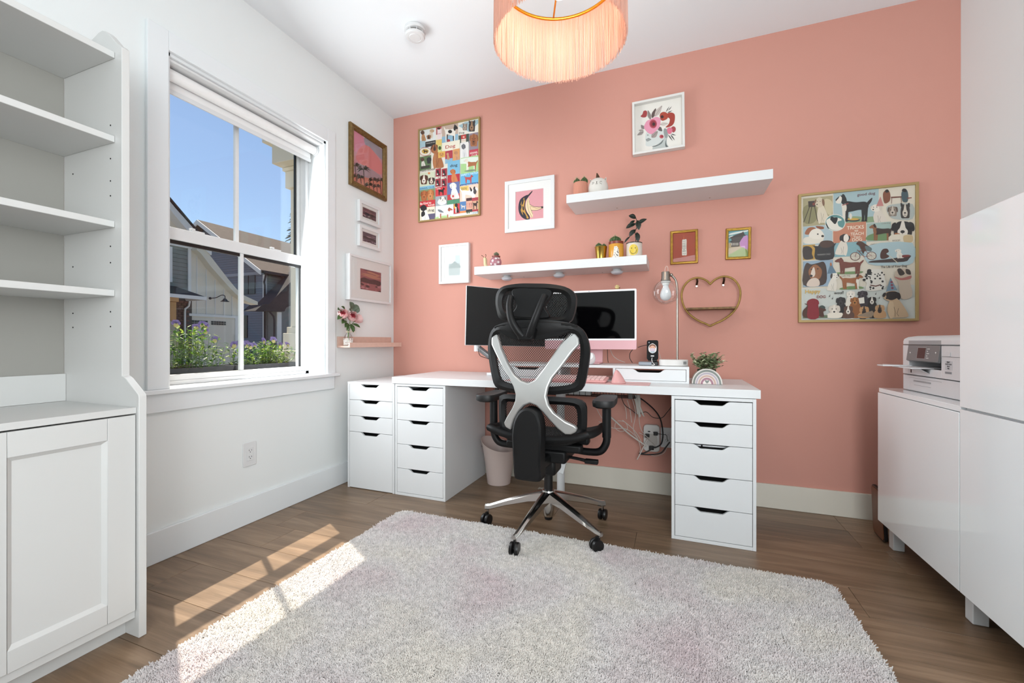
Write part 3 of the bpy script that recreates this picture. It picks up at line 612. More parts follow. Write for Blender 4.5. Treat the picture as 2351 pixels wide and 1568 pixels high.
# wishbone that carries the headrest
g = G()
for pts in ([(-.10, -1.02, 1.165), (-.098, -1.045, 1.12), (-.083, -1.06, 1.06), (-.055, -1.055, 1.01), (-.035, -1.045, .985)], [(.062, -1.02, 1.165), (.050, -1.045, 1.12), (.03, -1.06, 1.06), (.008, -1.055, 1.01), (-.005, -1.045, .985)]):
    P = bez([(CX+a, b, c) for a, b, c in pts], 5); g.tube(P, [.0145+.005*(i/len(P)) for i in range(len(P))], 10)
g.build('headrest_bracket', CHB, ch, smooth=50)
G().prism([(CX-.072, -1.058, 1.02), (CX+.03, -1.058, 1.02), (CX+.012, -1.058, .965), (CX-.052, -1.058, .965)], (0, .05, 0)).build('bracket_foot', CHB, ch, bevel=.008, seg=3)
# crown panel closing the top of the frame
cp = smoothloop([(-.20, 1.03), (-.10, 1.046), (0, 1.049), (.10, 1.046), (.20, 1.03), (.14, .992), (.06, .970), (-.02, .965), (-.09, .972), (-.15, .992)])
G().prism([(CX+a, yb(a, b)-.004, b) for a, b in cp], (0, .02, 0)).build('crown_panel', CHB, ch, bevel=.004)
# silver X
XP = [(1.67, 1.001), (1.692, 0.997), (1.708, 0.975), (1.712, 0.947), (1.684, 0.914), (1.644, 0.853), (1.605, 0.802), (1.587, 0.758), (1.58, 0.721), (1.589, 0.681), (1.614, 0.645), (1.656, 0.614), (1.699, 0.595), (1.71, 0.584), (1.703, 0.565), (1.681, 0.553), (1.655, 0.551), (1.624, 0.575), (1.588, 0.615), (1.559, 0.651), (1.534, 0.676), (1.505, 0.686), (1.477, 0.674), (1.448, 0.644), (1.42, 0.601), (1.399, 0.551), (1.375, 0.564), (1.368, 0.583), (1.387, 0.614), (1.417, 0.657), (1.435, 0.694), (1.438, 0.724), (1.426, 0.756), (1.402, 0.794), (1.356, 0.851), (1.32, 0.903), (1.291, 0.946), (1.285, 0.979), (1.3, 1.002), (1.316, 0.997), (1.345, 0.927), (1.388, 0.858), (1.425, 0.81), (1.459, 0.784), (1.495, 0.774), (1.526, 0.79), (1.557, 0.833), (1.592, 0.89), (1.626, 0.948)]
g = G(); n = len(XP)
def yx(x, z): 
    r = min(1, abs(z-.72)/.26); return -1.052+.078*r**1.4
vs = [(x, yx(x, z), z) for x, z in XP]+[(x, yx(x, z)+.03, z) for x, z in XP]
import bmesh as _b
bm = _b.new(); V = [bm.verts.new(v) for v in vs]
bm.faces.new(V[:n]); bm.faces.new(V[n:][::-1])
for i in range(n): bm.faces.new((V[i], V[i+n], V[(i+1) % n+n], V[(i+1) % n]))
_b.ops.recalc_face_normals(bm, faces=bm.faces); bm.verts.ensure_lookup_table()
_b.ops.triangulate(bm, faces=[f for f in bm.faces if len(f.verts) > 4])
bm.verts.index_update()
g.add([tuple(v.co) for v in bm.verts], [tuple(v.index for v in f.verts) for f in bm.faces]); bm.free()
xo = g.build('x_brace', CHS, ch, bevel=.007, seg=3)
# black spine pod
sp = smoothloop([(0, .668), (.035, .655), (.058, .615), (.066, .56), (.064, .50), (.062, .43), (.062, .37), (.05, .353), (0, .350), (-.05, .353), (-.062, .37), (-.062, .43), (-.064, .50), (-.066, .56), (-.058, .615), (-.035, .655)], 4)
g = G(); N = len(sp)
for dy, s in ((0, .88), (.008, 1), (.075, 1.02)): 
    for a, b in sp: g.v.append(Vector((CX+a*s, -1.082+dy-.02*math.sin(max(0, (.67-b))/.32*PI), .51+(b-.51)*(1-(1-s)*.5))))
for r in range(2):
    for k in range(N): g.f.append((r*N+k, (r+1)*N+k, (r+1)*N+(k+1) % N, r*N+(k+1) % N)); g.c.append(None)
g.f += [tuple(range(N))[::1], tuple(range(3*N-1, 2*N-1, -1))]; g.c += [None]*2
g.build('spine_cover', CHB, ch, smooth=35)
G().box(CX-.05, CX+.05, -1.01, -.76, .372, .425).build('spine_arm', CHB, ch, bevel=.012)
# seat
sv = []; nu, nv = 16, 14
for j in range(nv+1):
    v = j/nv; y = -.955+.47*v
    for i in range(nu+1):
        u = -1+2*i/nu; w = .235+.012*math.sin(v*PI)
        z = .492+.035*abs(u)**3+(.03*(1-v)**3)-.05*max(0, v-.75)**2*16*.6
        sv.append((CX+u*w, y, z))
sf = [(j*(nu+1)+i, j*(nu+1)+i+1, (j+1)*(nu+1)+i+1, (j+1)*(nu+1)+i) for j in range(nv) for i in range(nu)]
g = G(); g.add(sv, sf); g.build('seat_mesh', M('seat_net', '#161617', .75, bump=(700, .5, .002)), ch, smooth=60, solid=.014)
edge = [sv[i] for i in range(nu+1)]+[sv[j*(nu+1)+nu] for j in range(1, nv+1)]+[sv[nv*(nu+1)+i] for i in range(nu-1, -1, -1)]+[sv[j*(nu+1)] for j in range(nv-1, 0, -1)]
G().tube([(x, y, z-.012) for x, y, z in edge], .019, 8, closed=True).build('seat_frame', CHB, ch, smooth=60)
g = G(); g.box(CX-.12, CX+.12, -.88, -.60, .38, .44); g.box(CX-.19, CX+.19, -.86, -.80, .43, .47); g.box(CX-.19, CX+.19, -.68, -.62, .43, .47); g.build('tilt_mechanism', CHB, ch, bevel=.01)
g = G(); g.box(CX-.055, CX+.055, -.83, -.69, .30, .385); g.build('mechanism_housing', CHB, ch, bevel=.015)
g = G(); g.tube([(CX+.09, -.80, .40), (CX+.17, -.81, .395), (CX+.215, -.815, .39)], [.008, .008, .009], 8); g.box(CX+.20, CX+.262, -.83, -.80, .380, .400); g.build('tilt_lever', CHB, ch, bevel=.003)
G().tube([(CX-.09, -.80, .43), (CX-.20, -.81, .43)], .008, 8).build('height_lever', CHB, ch, smooth=60)
# arms
for s in (-1, 1):
    x = CX+s*.295
    a = G(); P = bez([(CX+s*.14, -.76, .425), (CX+s*.21, -.765, .422), (CX+s*.265, -.77, .432), (CX+s*.293, -.77, .475), (x, -.77, .53)], 6); a.tube(P, .018, 10)
    a.tube([(x, -.77, .50), (x, -.77, .655)], .021, 10); ao = a.build('arm_post', CHB, ch, smooth=50)
    pp = smoothloop([(-.045, -.12), (-.05, -.05), (-.045, .06), (-.03, .115), (.03, .115), (.045, .06), (.05, -.05), (.045, -.12), (0, -.14)], 5)
    g = G(); N = len(pp)
    for z, sc in ((.655, .7), (.663, .95), (.682, 1), (.692, .95), (.694, .75)):
        for q in pp: g.v.append(Vector((x+q[0]*sc, -.775+q[1]*(1-(1-sc)*.5), z-(.004 if (sc == .75) else 0))))
    for r in range(4):
        for k in range(N): g.f.append((r*N+k, r*N+(k+1) % N, (r+1)*N+(k+1) % N, (r+1)*N+k)); g.c.append(None)
    g.f += [tuple(range(N))[::-1], tuple(range(4*N, 5*N))]; g.c += [None]*2
    g.build('arm_pad', M('arm_pad_rubber', '#0f0f10', .5), ch, smooth=50)
# gas lift and star base
G().lathe([(.022, .20), (.022, .305)], (CX, CY, 0), 24).build('gas_lift', BLACK, ch, smooth=40)
G().lathe([(.014, .29), (.014, .33)], (CX, CY, 0), 16).build('piston', CHROME, ch, smooth=40)
hub = G().lathe([(.024, .075), (.027, .08), (.030, .115), (.033, .20), (.030, .207)], (CX, CY, 0), 28).build('base_hub', CHROME, ch, smooth=35)
G().lathe([(.018, .058), (.02, .062), (.02, .076)], (CX, CY, 0), 20).build('hub_cap', BLACK, ch, smooth=40)
RC = .322
for k in range(5):
    a = math.radians(187+72*k); d = Vector((math.cos(a), math.sin(a), 0)); q = Vector((-d.y, d.x, 0)); c = Vector((CX, CY, 0))
    rug_z = .018 if (c+d*RC).y < -.86 else 0.0
    g = G(); secs = [(.022, .150, .205, .026), (.10, .140, .182, .022), (.22, .108, .142, .017), (RC-.012, .078+rug_z*.5, .108, .0135), (RC+.014, .076+rug_z*.5, .104, .013)]
    vs = []
    for r, z0, z1, w in secs:
        for u, z in ((-w, z0+.006), (-w*.9, z1-.008), (-w*.35, z1), (w*.35, z1), (w*.9, z1-.008), (w, z0+.006), (w*.5, z0), (-w*.5, z0)): vs.append(c+d*r+q*u+Vector((0, 0, z)))
    fs = [(i*8+j, (i+1)*8+j, (i+1)*8+(j+1) % 8, i*8+(j+1) % 8) for i in range(4) for j in range(8)]+[tuple(range(8)), tuple(range(39, 31, -1))]
    g.add(vs, fs); l = g.build('base_leg', CHROME, ch, smooth=35)
    # caster
    ca = a+math.radians([70, 15, 250, 40, 160][k]); w = Vector((math.cos(ca), math.sin(ca), 0)); ax = Vector((-w.y, w.x, 0)); p = c+d*RC+w*.014
    T = Matrix.Translation((p.x, p.y, rug_z+.0285)) @ Matrix.Rotation(ca, 4, 'Z')
    cs = G(T); cs.lathe([(.006, -.004), (.006, .004)], (0, 0, 0), 10, 'y'); cs.box(-.018, .004, -.004, .004, 0, .038); o = cs.build('caster', BLACK, l)
    for sgn in (-1, 1):
        G(T).lathe([(.020, sgn*.021 if sgn > 0 else -.021), (.027, sgn*.021 if sgn > 0 else -.019), (.0285, .017 if sgn > 0 else -.015), (.0285, .007 if sgn > 0 else -.007), (.024, .004 if sgn > 0 else -.004)][::(-1 if sgn > 0 else 1)], (0, 0, 0), 24, 'y').build('wheel', BLACK, l, smooth=40)
    G(T).lathe([(.005, .03), (.005, .06)], (-.014, 0, 0), 10).build('stem', STEEL, l, smooth=40)
# ================================================================= pictures
import numpy as np
def fit_corners(src):
    rows = []; rhs = []
    for (x, y), (u, v) in zip(src, ((0, 1), (1, 1), (1, 0), (0, 0))):
        rows.append([x, y, 1, 0, 0, 0, -u*x, -u*y]); rhs.append(u)
        rows.append([0, 0, 0, x, y, 1, -v*x, -v*y]); rhs.append(v)
    sol = np.linalg.solve(np.array(rows, float), np.array(rhs, float))
    return np.append(sol, 1).reshape(3, 3)
class A:
    def __init__(s,corners,asp): s.H=fit_corners(corners); s.o=[]; s.asp=asp  # asp = w/h metres
    def m(s,x,y):
        p=s.H@np.array([x,y,1.]); return p[0]/p[2],p[1]/p[2]
    def poly(s,c,pts,sm=0,unit=0):
        q=pts if unit else [s.m(*p) for p in pts]; s.o.append((sm,c,q)); return s
    def blob(s,c,pts): return s.poly(c,pts,1)
    def rect(s,c,x0,y0,x1,y1):   # TL, BR in px -> rectangle in unit space
        a=s.m(x0,y0); b=s.m(x1,y1); return s.poly(c,[(a[0],a[1]),(b[0],a[1]),(b[0],b[1]),(a[0],b[1])],0,1)
    def ell(s,c,x,y,rx,ry,n=10): return s.blob(c,[(x+rx*np.cos(t),y+ry*np.sin(t)) for t in np.linspace(0,2*np.pi,n,endpoint=False)])
    def line(s,c,pts,w):
        L=[];R=[]
        for i,p in enumerate(pts):
            a=np.array(pts[max(i-1,0)],float);b=np.array(pts[min(i+1,len(pts)-1)],float);d=b-a;d/=np.hypot(*d)+1e-9;n=np.array([-d[1],d[0]])*w/2
            L.append(tuple(np.array(p)+n));R.append(tuple(np.array(p)-n))
        return s.poly(c,L+R[::-1])
    def text(s,c,t,x,y,size,w=0):  # size px height ; w target width px (0 auto)
        a=s.m(x,y); top=s.m(x,y-size/2); bot=s.m(x,y+size/2); hh=abs(top[1]-bot[1])
        ww=0
        if w: l=s.m(x-w/2,y); r=s.m(x+w/2,y); ww=abs(r[0]-l[0])
        s.o.append((2,c,(t,a[0],a[1],hh,ww))); return s
    def tm(s,box,pts,flip):
        x0,y0,x1,y1=box
        return [((x1-(x1-x0)*u) if flip else (x0+(x1-x0)*u), y1-(y1-y0)*v) for u,v in pts]
    def stand(s,box,c,c2=None,flip=0,belly=None,ear=None,dark='#1e1814'):
        t=lambda p:s.tm(box,p,flip); c2=c2 or c; ear=ear or c2
        s.blob(c,t([(.84,.66),(.93,.8),(1,.86),(.97,.72),(.88,.58)]))
        for x,cc in ((.30,c2),(.74,c2),(.22,belly or c),(.82,c)): s.poly(cc,t([(x-.045,.5),(x+.06,.5),(x+.03,.05),(x+.035,0),(x-.05,0),(x-.03,.1)]))
        s.blob(c,t([(.16,.62),(.3,.74),(.55,.70),(.8,.72),(.9,.6),(.84,.44),(.62,.42),(.42,.36),(.25,.36)]))
        if belly: s.blob(belly,t([(.16,.64),(.24,.7),(.3,.55),(.28,.38),(.2,.38)]))
        s.blob(c2,t([(0,.78),(.05,.86),(.12,.93),(.22,.95),(.29,.86),(.3,.7),(.2,.62),(.14,.72),(.05,.72)]))
        s.blob(ear,t([(.17,.9),(.2,1),(.26,.94),(.28,.78),(.22,.78)])); s.ell(dark,*t([(.02,.79)])[0],3,3,5); s.ell(dark,*t([(.12,.86)])[0],2.5,2.5,5)
    def sit(s,box,c,c2=None,flip=0,ear=None,dark='#1e1814',chest=None):
        t=lambda p:s.tm(box,p,flip); c2=c2 or c; ear=ear or c2
        s.blob(c,t([(.30,.02),(.22,.3),(.28,.55),(.42,.7),(.62,.66),(.78,.45),(.92,.2),(.95,.04),(.7,0),(.45,0)]))
        s.blob(chest or c,t([(.3,.0),(.26,.35),(.3,.6),(.42,.6),(.46,.3),(.42,.0)]))
        s.line(dark,t([(.46,.4),(.5,.2),(.49,.03)]),max(1.5,(box[2]-box[0])*.012)); s.line(dark,t([(.62,.35),(.56,.15),(.62,.05)]),max(1.5,(box[2]-box[0])*.012))
        s.blob(c2,t([(.1,.74),(.16,.9),(.32,.99),(.52,.97),(.62,.84),(.58,.68),(.4,.6),(.2,.64)]))
        s.blob(ear,t([(.54,.93),(.66,.9),(.7,.74),(.62,.66),(.54,.78)])); s.blob(ear,t([(.18,.92),(.1,.9),(.06,.8),(.12,.76),(.18,.84)]))
        s.ell(dark,*t([(.22,.72)])[0],(box[2]-box[0])*.045,(box[2]-box[0])*.035,6); s.ell(dark,*t([(.24,.84)])[0],(box[2]-box[0])*.025,(box[2]-box[0])*.025,5); s.ell(dark,*t([(.42,.84)])[0],(box[2]-box[0])*.025,(box[2]-box[0])*.025,5)
    def head(s,box,c,muz=None,ear=None,flip=0,dark='#1c1512',floppy=1):
        t=lambda p:s.tm(box,p,flip); muz=muz or c; ear=ear or c; w=box[2]-box[0]
        s.blob(c,t([(.15,.0),(.08,.4),(.14,.75),(.3,.95),(.55,.98),(.8,.9),(.92,.6),(.9,.2),(.85,.0),(.5,-.02)]))
        if floppy: s.blob(ear,t([(.18,.9),(.02,.82),(-.03,.5),(.06,.4),(.16,.6)])); s.blob(ear,t([(.78,.93),(.98,.85),(1.03,.5),(.94,.38),(.84,.62)]))
        else: s.blob(ear,t([(.12,.78),(.1,1.08),(.3,.95)])); s.blob(ear,t([(.7,.95),(.9,1.08),(.92,.75)]))
        s.blob(muz,t([(.45,.98),(.55,.98),(.62,.6),(.72,.4),(.66,.15),(.48,.06),(.3,.16),(.25,.4),(.36,.6)]))
        s.ell(dark,*t([(.48,.36)])[0],w*.10,w*.07,7); s.line(dark,t([(.48,.3),(.46,.18),(.34,.14)]),w*.025); s.line(dark,t([(.48,.2),(.6,.14)]),w*.025)
        s.ell(dark,*t([(.3,.62)])[0],w*.05,w*.045,6); s.ell(dark,*t([(.66,.62)])[0],w*.05,w*.045,6)
def draw_art():
    R=random.Random(4)
    # ---------------- big poster
    a=A([(165,222),(1310,105),(1290,1448),(155,1463)],.505/.695)
    a.rect('#d9cfbd',165,222,1300,1455); a.poly('#c9cdc6',[(170,1150),(1290,1110),(1290,1448),(158,1463)]) ; a.blob('#d6cdbb',[(400,1150),(900,1100),(1240,960),(1270,720),(800,830),(450,880)])
    a.rect('#a79c78',185,240,480,500); a.blob('#86805a',[(190,330),(300,300),(330,420),(280,490),(195,480)]); a.blob('#c7bb98',[(400,250),(475,270),(470,400),(420,380)])
    a.poly('#3c2f27',[(236,268),(310,262),(310,322),(240,328)]); a.ell('#7b3a2c',292,296,14,14)
    for p in ([(250,325),(190,480)],[(272,325),(240,492)],[(300,322),(330,470)]): a.line('#3b2d20',p,7)
    a.sit((290,228,450,485),'#d8cbb4','#cfc0a6',0,'#7b5a42')
    a.rect('#a2b8bb',490,185,940,480); a.blob('#869c76',[(605,440),(700,420),(800,430),(900,425),(900,478),(610,486)])
    a.stand((510,195,880,475),'#1d1c1c','#1d1c1c',0,'#ddd5c6','#1d1c1c'); a.blob('#e2dacb',[(515,285),(560,290),(575,235),(555,215),(540,240),(520,262)]); a.line('#8e3430',[(578,310),(640,290)],8)
    a.ell('#27313c',685,458,68,17); a.ell('#c9a24a',685,450,58,12); a.ell('#d8d2c6',660,420,14,30)
    a.text('#5d2228','good dog',818,200,46,180)
    a.rect('#a9bbc0',185,525,475,700); a.blob('#dfd6c6',[(190,640),(260,620),(330,570),(385,590),(392,640),(350,690),(200,695)]); a.blob('#9a5a35',[(200,600),(230,540),(290,530),(320,560),(270,600)]); a.blob('#8a4c2c',[(310,520),(385,525),(388,548),(340,548)]); a.blob('#e6ddcf',[(270,560),(340,545),(390,600),(380,640),(300,650),(240,620)]); a.ell('#2a211c',378,620,14,12); a.ell('#2a211c',330,600,9,7)
    a.rect('#c07e62',485,500,810,692); a.rect('#83a8ad',485,692,812,815)
    a.text('#eadfcb','TRICKS',706,533,44,170); a.text('#eadfcb','to',715,566,26); a.text('#eadfcb','TEACH',722,597,36,130); a.text('#eadfcb','Your',722,628,26); a.text('#eadfcb','DOG',722,656,38,98)
    a.ell('#ddd8cc',505,485,104,86,14); a.ell('#5d8d8b',505,485,96,79,14); a.blob('#e3ddd0',[(415,470),(450,440),(500,430),(560,446),(568,462),(530,475),(540,520),(575,540),(520,562),(450,545)]); a.blob('#1c1b1c',[(470,420),(490,432),(530,436),(520,480),(500,500),(470,470),(455,450)]); a.blob('#1c1b1c',[(408,495),(420,500),(440,545),(428,540)])
    a.sit((495,598,665,810),'#dad0c1','#2b2524',1,'#2b2524'); a.blob('#e6ddd0',[(590,620),(620,600),(640,640),(620,680),(590,670)])
    a.sit((845,300,1030,490),'#d8cdbf','#e2d8ca',0,'#d0c4b5'); a.poly('#bd7e79',[(960,222),(915,322),(990,318)])
    a.blob('#7f4a34',[(985,200),(1010,160),(1045,165),(1060,210),(1050,270),(1000,290)]); a.blob('#2b2320',[(1005,165),(1030,150),(1048,172),(1020,185)]); a.poly('#6a3b2c',[(1065,225),(1175,220),(1175,232),(1065,240)]); a.line('#6a3b2c',[(1075,235),(1070,295)],5); a.line('#6a3b2c',[(1165,228),(1170,285)],5); a.blob('#40545a',[(1170,190),(1200,150),(1230,165),(1240,230),(1225,280),(1180,270)]); a.blob('#241d1b',[(1175,165),(1190,143),(1220,150),(1215,180)]); a.poly('#7a4034',[(1225,235),(1272,230),(1272,240),(1228,247)])
    a.blob('#adb3ae',[(1020,330),(1100,300),(1280,300),(1278,450),(1100,450),(1040,410)]); a.head((1030,320,1130,420),'#86796c','#c3b7a8','#5b4b40'); a.head((1150,298,1260,440),'#37322f','#cfc5b6','#2d2826',floppy=0)
    a.rect('#9fb4ac',822,495,1060,662); a.blob('#6d8a5c',[(825,620),(900,590),(980,560),(1058,600),(1058,660),(825,664)]); a.stand((842,498,1090,665),'#3b2a20','#8b5a38',0,'#8b5a38','#33231b')
    a.head((1070,470,1290,640),'#211d1d','#dcd3c6','#211d1d'); a.blob('#9d6238',[(1100,590),(1150,600),(1140,625),(1100,620)]); a.blob('#dcd2be',[(1060,612),(1275,612),(1278,690),(1200,706),(1050,690)]); a.blob('#c5ad84',[(1185,620),(1270,615),(1272,680),(1195,690)]); a.text('#6c675f','WOOF!',1110,668,24,80); a.text('#6c675f','CHIENS DE GARDE',935,702,18,160); a.text('#8b8577','Collie Dog',1010,495,20,90)
    a.rect('#b98f3a',180,712,300,855); a.blob('#2b1b15',[(180,740),(230,722),(272,750),(268,800),(280,845),(190,850)]); a.blob('#241f20',[(272,716),(330,722),(350,700),(480,700),(512,690),(490,735),(478,850),(305,855),(300,745)]); a.blob('#4a3126',[(345,700),(370,672),(420,664),(470,672),(490,705),(440,735),(370,735)]); a.text('#8d8984','FAIRBAIRN CHILD',388,805,20,130)
    a.blob('#a9bfc3',[(825,720),(1270,690),(1275,890),(1100,915),(830,900)]); a.blob('#3c2d29',[(828,885),(880,868),(1060,850),(1245,815),(1235,850),(1180,882),(900,890)]); a.blob('#4b2b22',[(950,800),(975,755),(1020,750),(1035,780),(1010,800),(1040,825),(1000,850),(955,848)]); a.sit((1090,752,1190,845),'#e4ddd0'); a.line('#d0c5ae',[(1040,820),(1125,895)],7); a.blob('#7c342d',[(1170,815),(1240,812),(1235,830),(1175,838)])
    for x,y in ((700,826),(862,820)):
        a.ell('#5f3b34',x,y,50,42,14); a.ell('#c9c2b2',x,y,43,36,14); a.line('#8a7c70',[(x-43,y),(x+43,y)],2); a.line('#8a7c70',[(x,y-36),(x,y+36)],2); a.line('#8a7c70',[(x-30,y-26),(x+30,y+26)],2)
    a.line('#7d3a35',[(700,826),(722,760),(790,830),(862,820),(800,770),(735,772)],6); a.blob('#4b2f20',[(712,700),(735,675),(770,680),(800,700),(862,745),(855,775),(800,770),(780,800),(760,760),(740,720)]); a.blob('#5e6f6f',[(800,720),(862,740),(858,772),(812,765)])
    a.text('#2c2724','The Life of Your Dog',1082,931,38,262)
    a.rect('#8fa4b5',180,875,475,1122); a.blob('#3a2318',[(180,1110),(185,960),(215,890),(260,905),(330,890),(385,880),(412,950),(405,1090),(300,1125)]); a.blob('#8f5a34',[(235,960),(300,905),(365,960),(350,1040),(290,1070),(245,1030)]); a.blob('#d5c2b2',[(240,1060),(300,1040),(340,1070),(330,1122),(215,1122)]); a.blob('#d9c8b8',[(255,1000),(285,930),(300,1000),(275,1035)]); a.ell('#1a1412',258,1020,16,12); a.ell('#1a1412',262,955,8,6); a.ell('#1a1412',325,950,8,6)
    a.blob('#6f8a58',[(500,990),(600,980),(750,975),(775,985),(700,1002),(520,1003)]); a.stand((495,838,785,1000),'#70382a','#70382a',0)
    a.sit((408,985,545,1170),'#ddd5c7','#e3dccf',1,'#3b332f'); a.poly('#5c7688',[(455,890),(418,1000),(510,992)]); a.blob('#a5663c',[(445,905),(455,885),(466,905),(455,925)])
    a.blob('#6f8a58',[(545,1145),(640,1125),(750,1128),(780,1145),(700,1155),(560,1158)]); a.stand((540,1000,775,1152),'#96592f','#96592f',1,'#e0d8ca','#4c2d1b'); a.text('#8b8577','Collie Dog',603,1022,22,88)
    a.blob('#d9d4c9',[(770,1060),(800,1010),(820,970),(900,955),(960,965),(990,1050),(1000,1130),(920,1170),(800,1165),(810,1090)]); 
    for k in range(34):
        x=R.uniform(800,985);y=R.uniform(975,1155)
        if not(780<x<840 and y>1060): a.ell('#211e1f',x,y,R.uniform(5,13),R.uniform(5,12),6)
    a.ell('#1a1817',785,1062,16,12); a.blob('#252121',[(820,960),(855,960),(850,1010),(815,1005)]); a.line('#5e2a22',[(845,1115),(900,1125),(950,1110)],10)
    a.blob('#bfae9a',[(1085,1030),(1110,960),(1170,948),(1240,965),(1255,1030),(1240,1090),(1262,1180),(1240,1245),(1150,1250),(1130,1150),(1120,1080)]); a.blob('#3b302b',[(1115,960),(1150,950),(1190,1000),(1140,1020)]); a.blob('#3b302b',[(1200,955),(1240,965),(1248,1010),(1205,1000)]); a.blob('#a9675f',[(1085,1030),(1160,1045),(1250,1020),(1240,1055),(1140,1065)])
    # choir
    for bx,c,m in (((610,1170,690,1260),'#e0d9cc','#e9e3d8'),((720,1170,815,1250),'#3a3438','#4d454a'),((505,1232,595,1330),'#2e2a2c','#3a3537'),((820,1230,900,1310),'#2e2927','#dcd4c8'),((645,1235,735,1320),'#8c5831','#a9713f')): a.blob(c,[(bx[0],bx[3]-20),(bx[2],bx[3]-20),(bx[2]+10,1430),(bx[0]-10,1430)]); a.head(bx,c,m)
    a.poly('#ded9cd',[(725,1245),(780,1235),(785,1295),(735,1300)])
    for bx,c,m in (((430,1310,540,1420),'#cfc5b8','#ded5c8'),((580,1320,665,1410),'#5c4237','#e2dace'),((735,1325,825,1420),'#b3895f','#3b302a'),((890,1310,980,1400),'#b08a63','#3b2f28')): a.blob(c,[(bx[0],bx[3]-30),(bx[2],bx[3]-30),(bx[2]+12,1438),(bx[0]-12,1440)]); a.head(bx,c,m)
    a.poly('#8c7a66',[(700,1420),(790,1390),(860,1370),(880,1400),(850,1438)]); a.blob('#d9d0c1',[(420,1400),(560,1390),(540,1440),(420,1440)])
    a.sit((945,1170,1230,1440),'#b59c7e','#b09679',0,'#2c2523',chest='#bfa788'); a.blob('#2c2624',[(1000,1200),(1040,1180),(1110,1185),(1125,1230),(1060,1265),(1010,1250)]); a.poly('#6f8593',[(1045,1040),(1000,1180),(1110,1165)]); 
    for p in ((1055,1085),(1058,1115),(1062,1145)): a.ell('#7c3c4a',*p,13,11,7)
    for p in ((437,1225),(465,1250),(895,1205),(980,1215),(930,1245)): a.ell('#2b2624',p[0],p[1],6,5,6); a.line('#2b2624',[(p[0]+5,p[1]),(p[0]+6,p[1]-18)],3)
    a.text('#c9a03c','Happy',272,1182,62,150); a.text('#7c2622','DOG',355,1230,34,86); a.text('#2b2624','woof!',530,1190,36,96)
    a.rect('#5d6b52',172,1418,415,1440); a.blob('#4a2c20',[(175,1430),(172,1370),(215,1320),(190,1300),(200,1298),(240,1320),(240,1430)]); a.blob('#4a2c20',[(330,1340),(370,1325),(402,1365),(375,1380),(380,1430),(330,1420)]); a.blob('#3b4640',[(335,1330),(365,1315),(395,1335),(380,1350)])
    a.blob('#7d1f27',[(212,1305),(222,1268),(270,1248),(320,1262),(334,1300),(325,1315),(326,1440),(218,1442),(222,1318)])
    big=a
    # ---------------- small poster
    a=A([(85,262),(890,88),(909,1405),(108,1503)],.50/.695)
    a.rect('#e6e1d4',85,262,905,1450)
    def cell(c,x0,y0,x1,y1): a.rect(c,x0,y0,x1,y1)
    cell('#dfe4e2',85,262,303,470); cell('#a9c6cf',85,400,165,485); cell('#2b2928',163,415,306,462); a.text('#dedbd3','NATIONAL DOG WEEK',235,426,15,120)
    a.sit((90,255,175,400),'#b9885d','#5a3b2a'); a.sit((190,235,290,360),'#d8cbb8','#c8a888',1); a.head((180,315,240,375),'#9a6a45','#3b2a22')
    cell('#b65155',308,205,385,300); a.rect('#e8d8d6',325,240,383,385); a.rect('#e3c46c',308,390,390,470); a.ell('#3b1d1d',345,228,22,14); a.text('#b65155','DOG',352,300,18,36)
    cell('#c2ab9b',388,185,610,345); cell('#8db5cb',388,345,612,440); a.stand((412,168,606,412),'#ece7dc','#26211f',1,None,'#26211f'); a.ell('#26211f',500,270,28,24); a.ell('#a5353c',482,397,22,22)
    cell('#e9e5da',612,105,892,300); a.poly('#9fbdc6',[(612,190),(700,140),(888,100),(888,150),(760,275)]); a.head((665,160,740,250),'#8b7b6d','#b9aa9a',floppy=0); a.head((745,120,850,265),'#3e3735','#a07c5c',floppy=0); a.text('#2b2622','Dog',660,290,44,72)
    cell('#3d4b3f',617,325,762,425); cell('#b83a35',652,320,722,375); cell('#e9e1d2',655,378,720,412); a.text('#b83a35','Wolfhound',688,392,13,58); a.ell('#e8b9a8',688,345,14,12)
    cell('#8f8390',762,300,892,520); a.head((770,300,885,470),'#a5683f','#8a5233','#8f5936')
    cell('#c23c50',765,528,893,632); a.text('#f0e6df','KENNEL',832,562,34,104); a.text('#f0e6df','CLUB',838,600,34,78)
    cell('#ece7d3',392,430,640,545); a.text('#b1302f','Dog',508,482,74,134)
    a.ell('#b34a4c',165,548,80,62,14); a.ell('#e6e1d0',165,548,74,56,14); a.ell('#c9a346',165,545,46,32,12); a.stand((135,520,205,572),'#3b2519'); a.text('#4a5a6a','DOG BISCUIT',168,495,13,80)
    cell('#5f7a52',93,625,250,785); a.sit((98,630,180,770),'#dcd8cf','#5a4034'); a.head((190,625,250,712),'#26282a','#33363a'); cell('#3b382f',108,755,232,772); a.text('#3b3733','TWO DOGS',200,806,28,200)
    a.sit((225,448,430,775),'#a8693f','#a8693f',0,'#6a3d28',chest='#b5774b'); a.head((255,450,335,545),'#a8693f','#4b2e22','#6a3d28')
    cell('#cfd08a',337,462,394,548); a.ell('#38512f',365,500,20,26); cell('#e2b65c',345,556,440,622); a.head((360,565,420,615),'#c98a4a','#d9a868')
    cell('#b03a48',440,545,542,655); cell('#8bb3cc',440,655,542,700); a.sit((455,565,505,660),'#c89a76'); cell('#d99c62',545,520,640,690); a.sit((555,540,640,665),'#cf9a74','#c08a64')
    cell('#e7e5e2',645,430,760,645); a.sit((655,440,745,635),'#dcdcdc','#6f6f74',0,'#55555a')
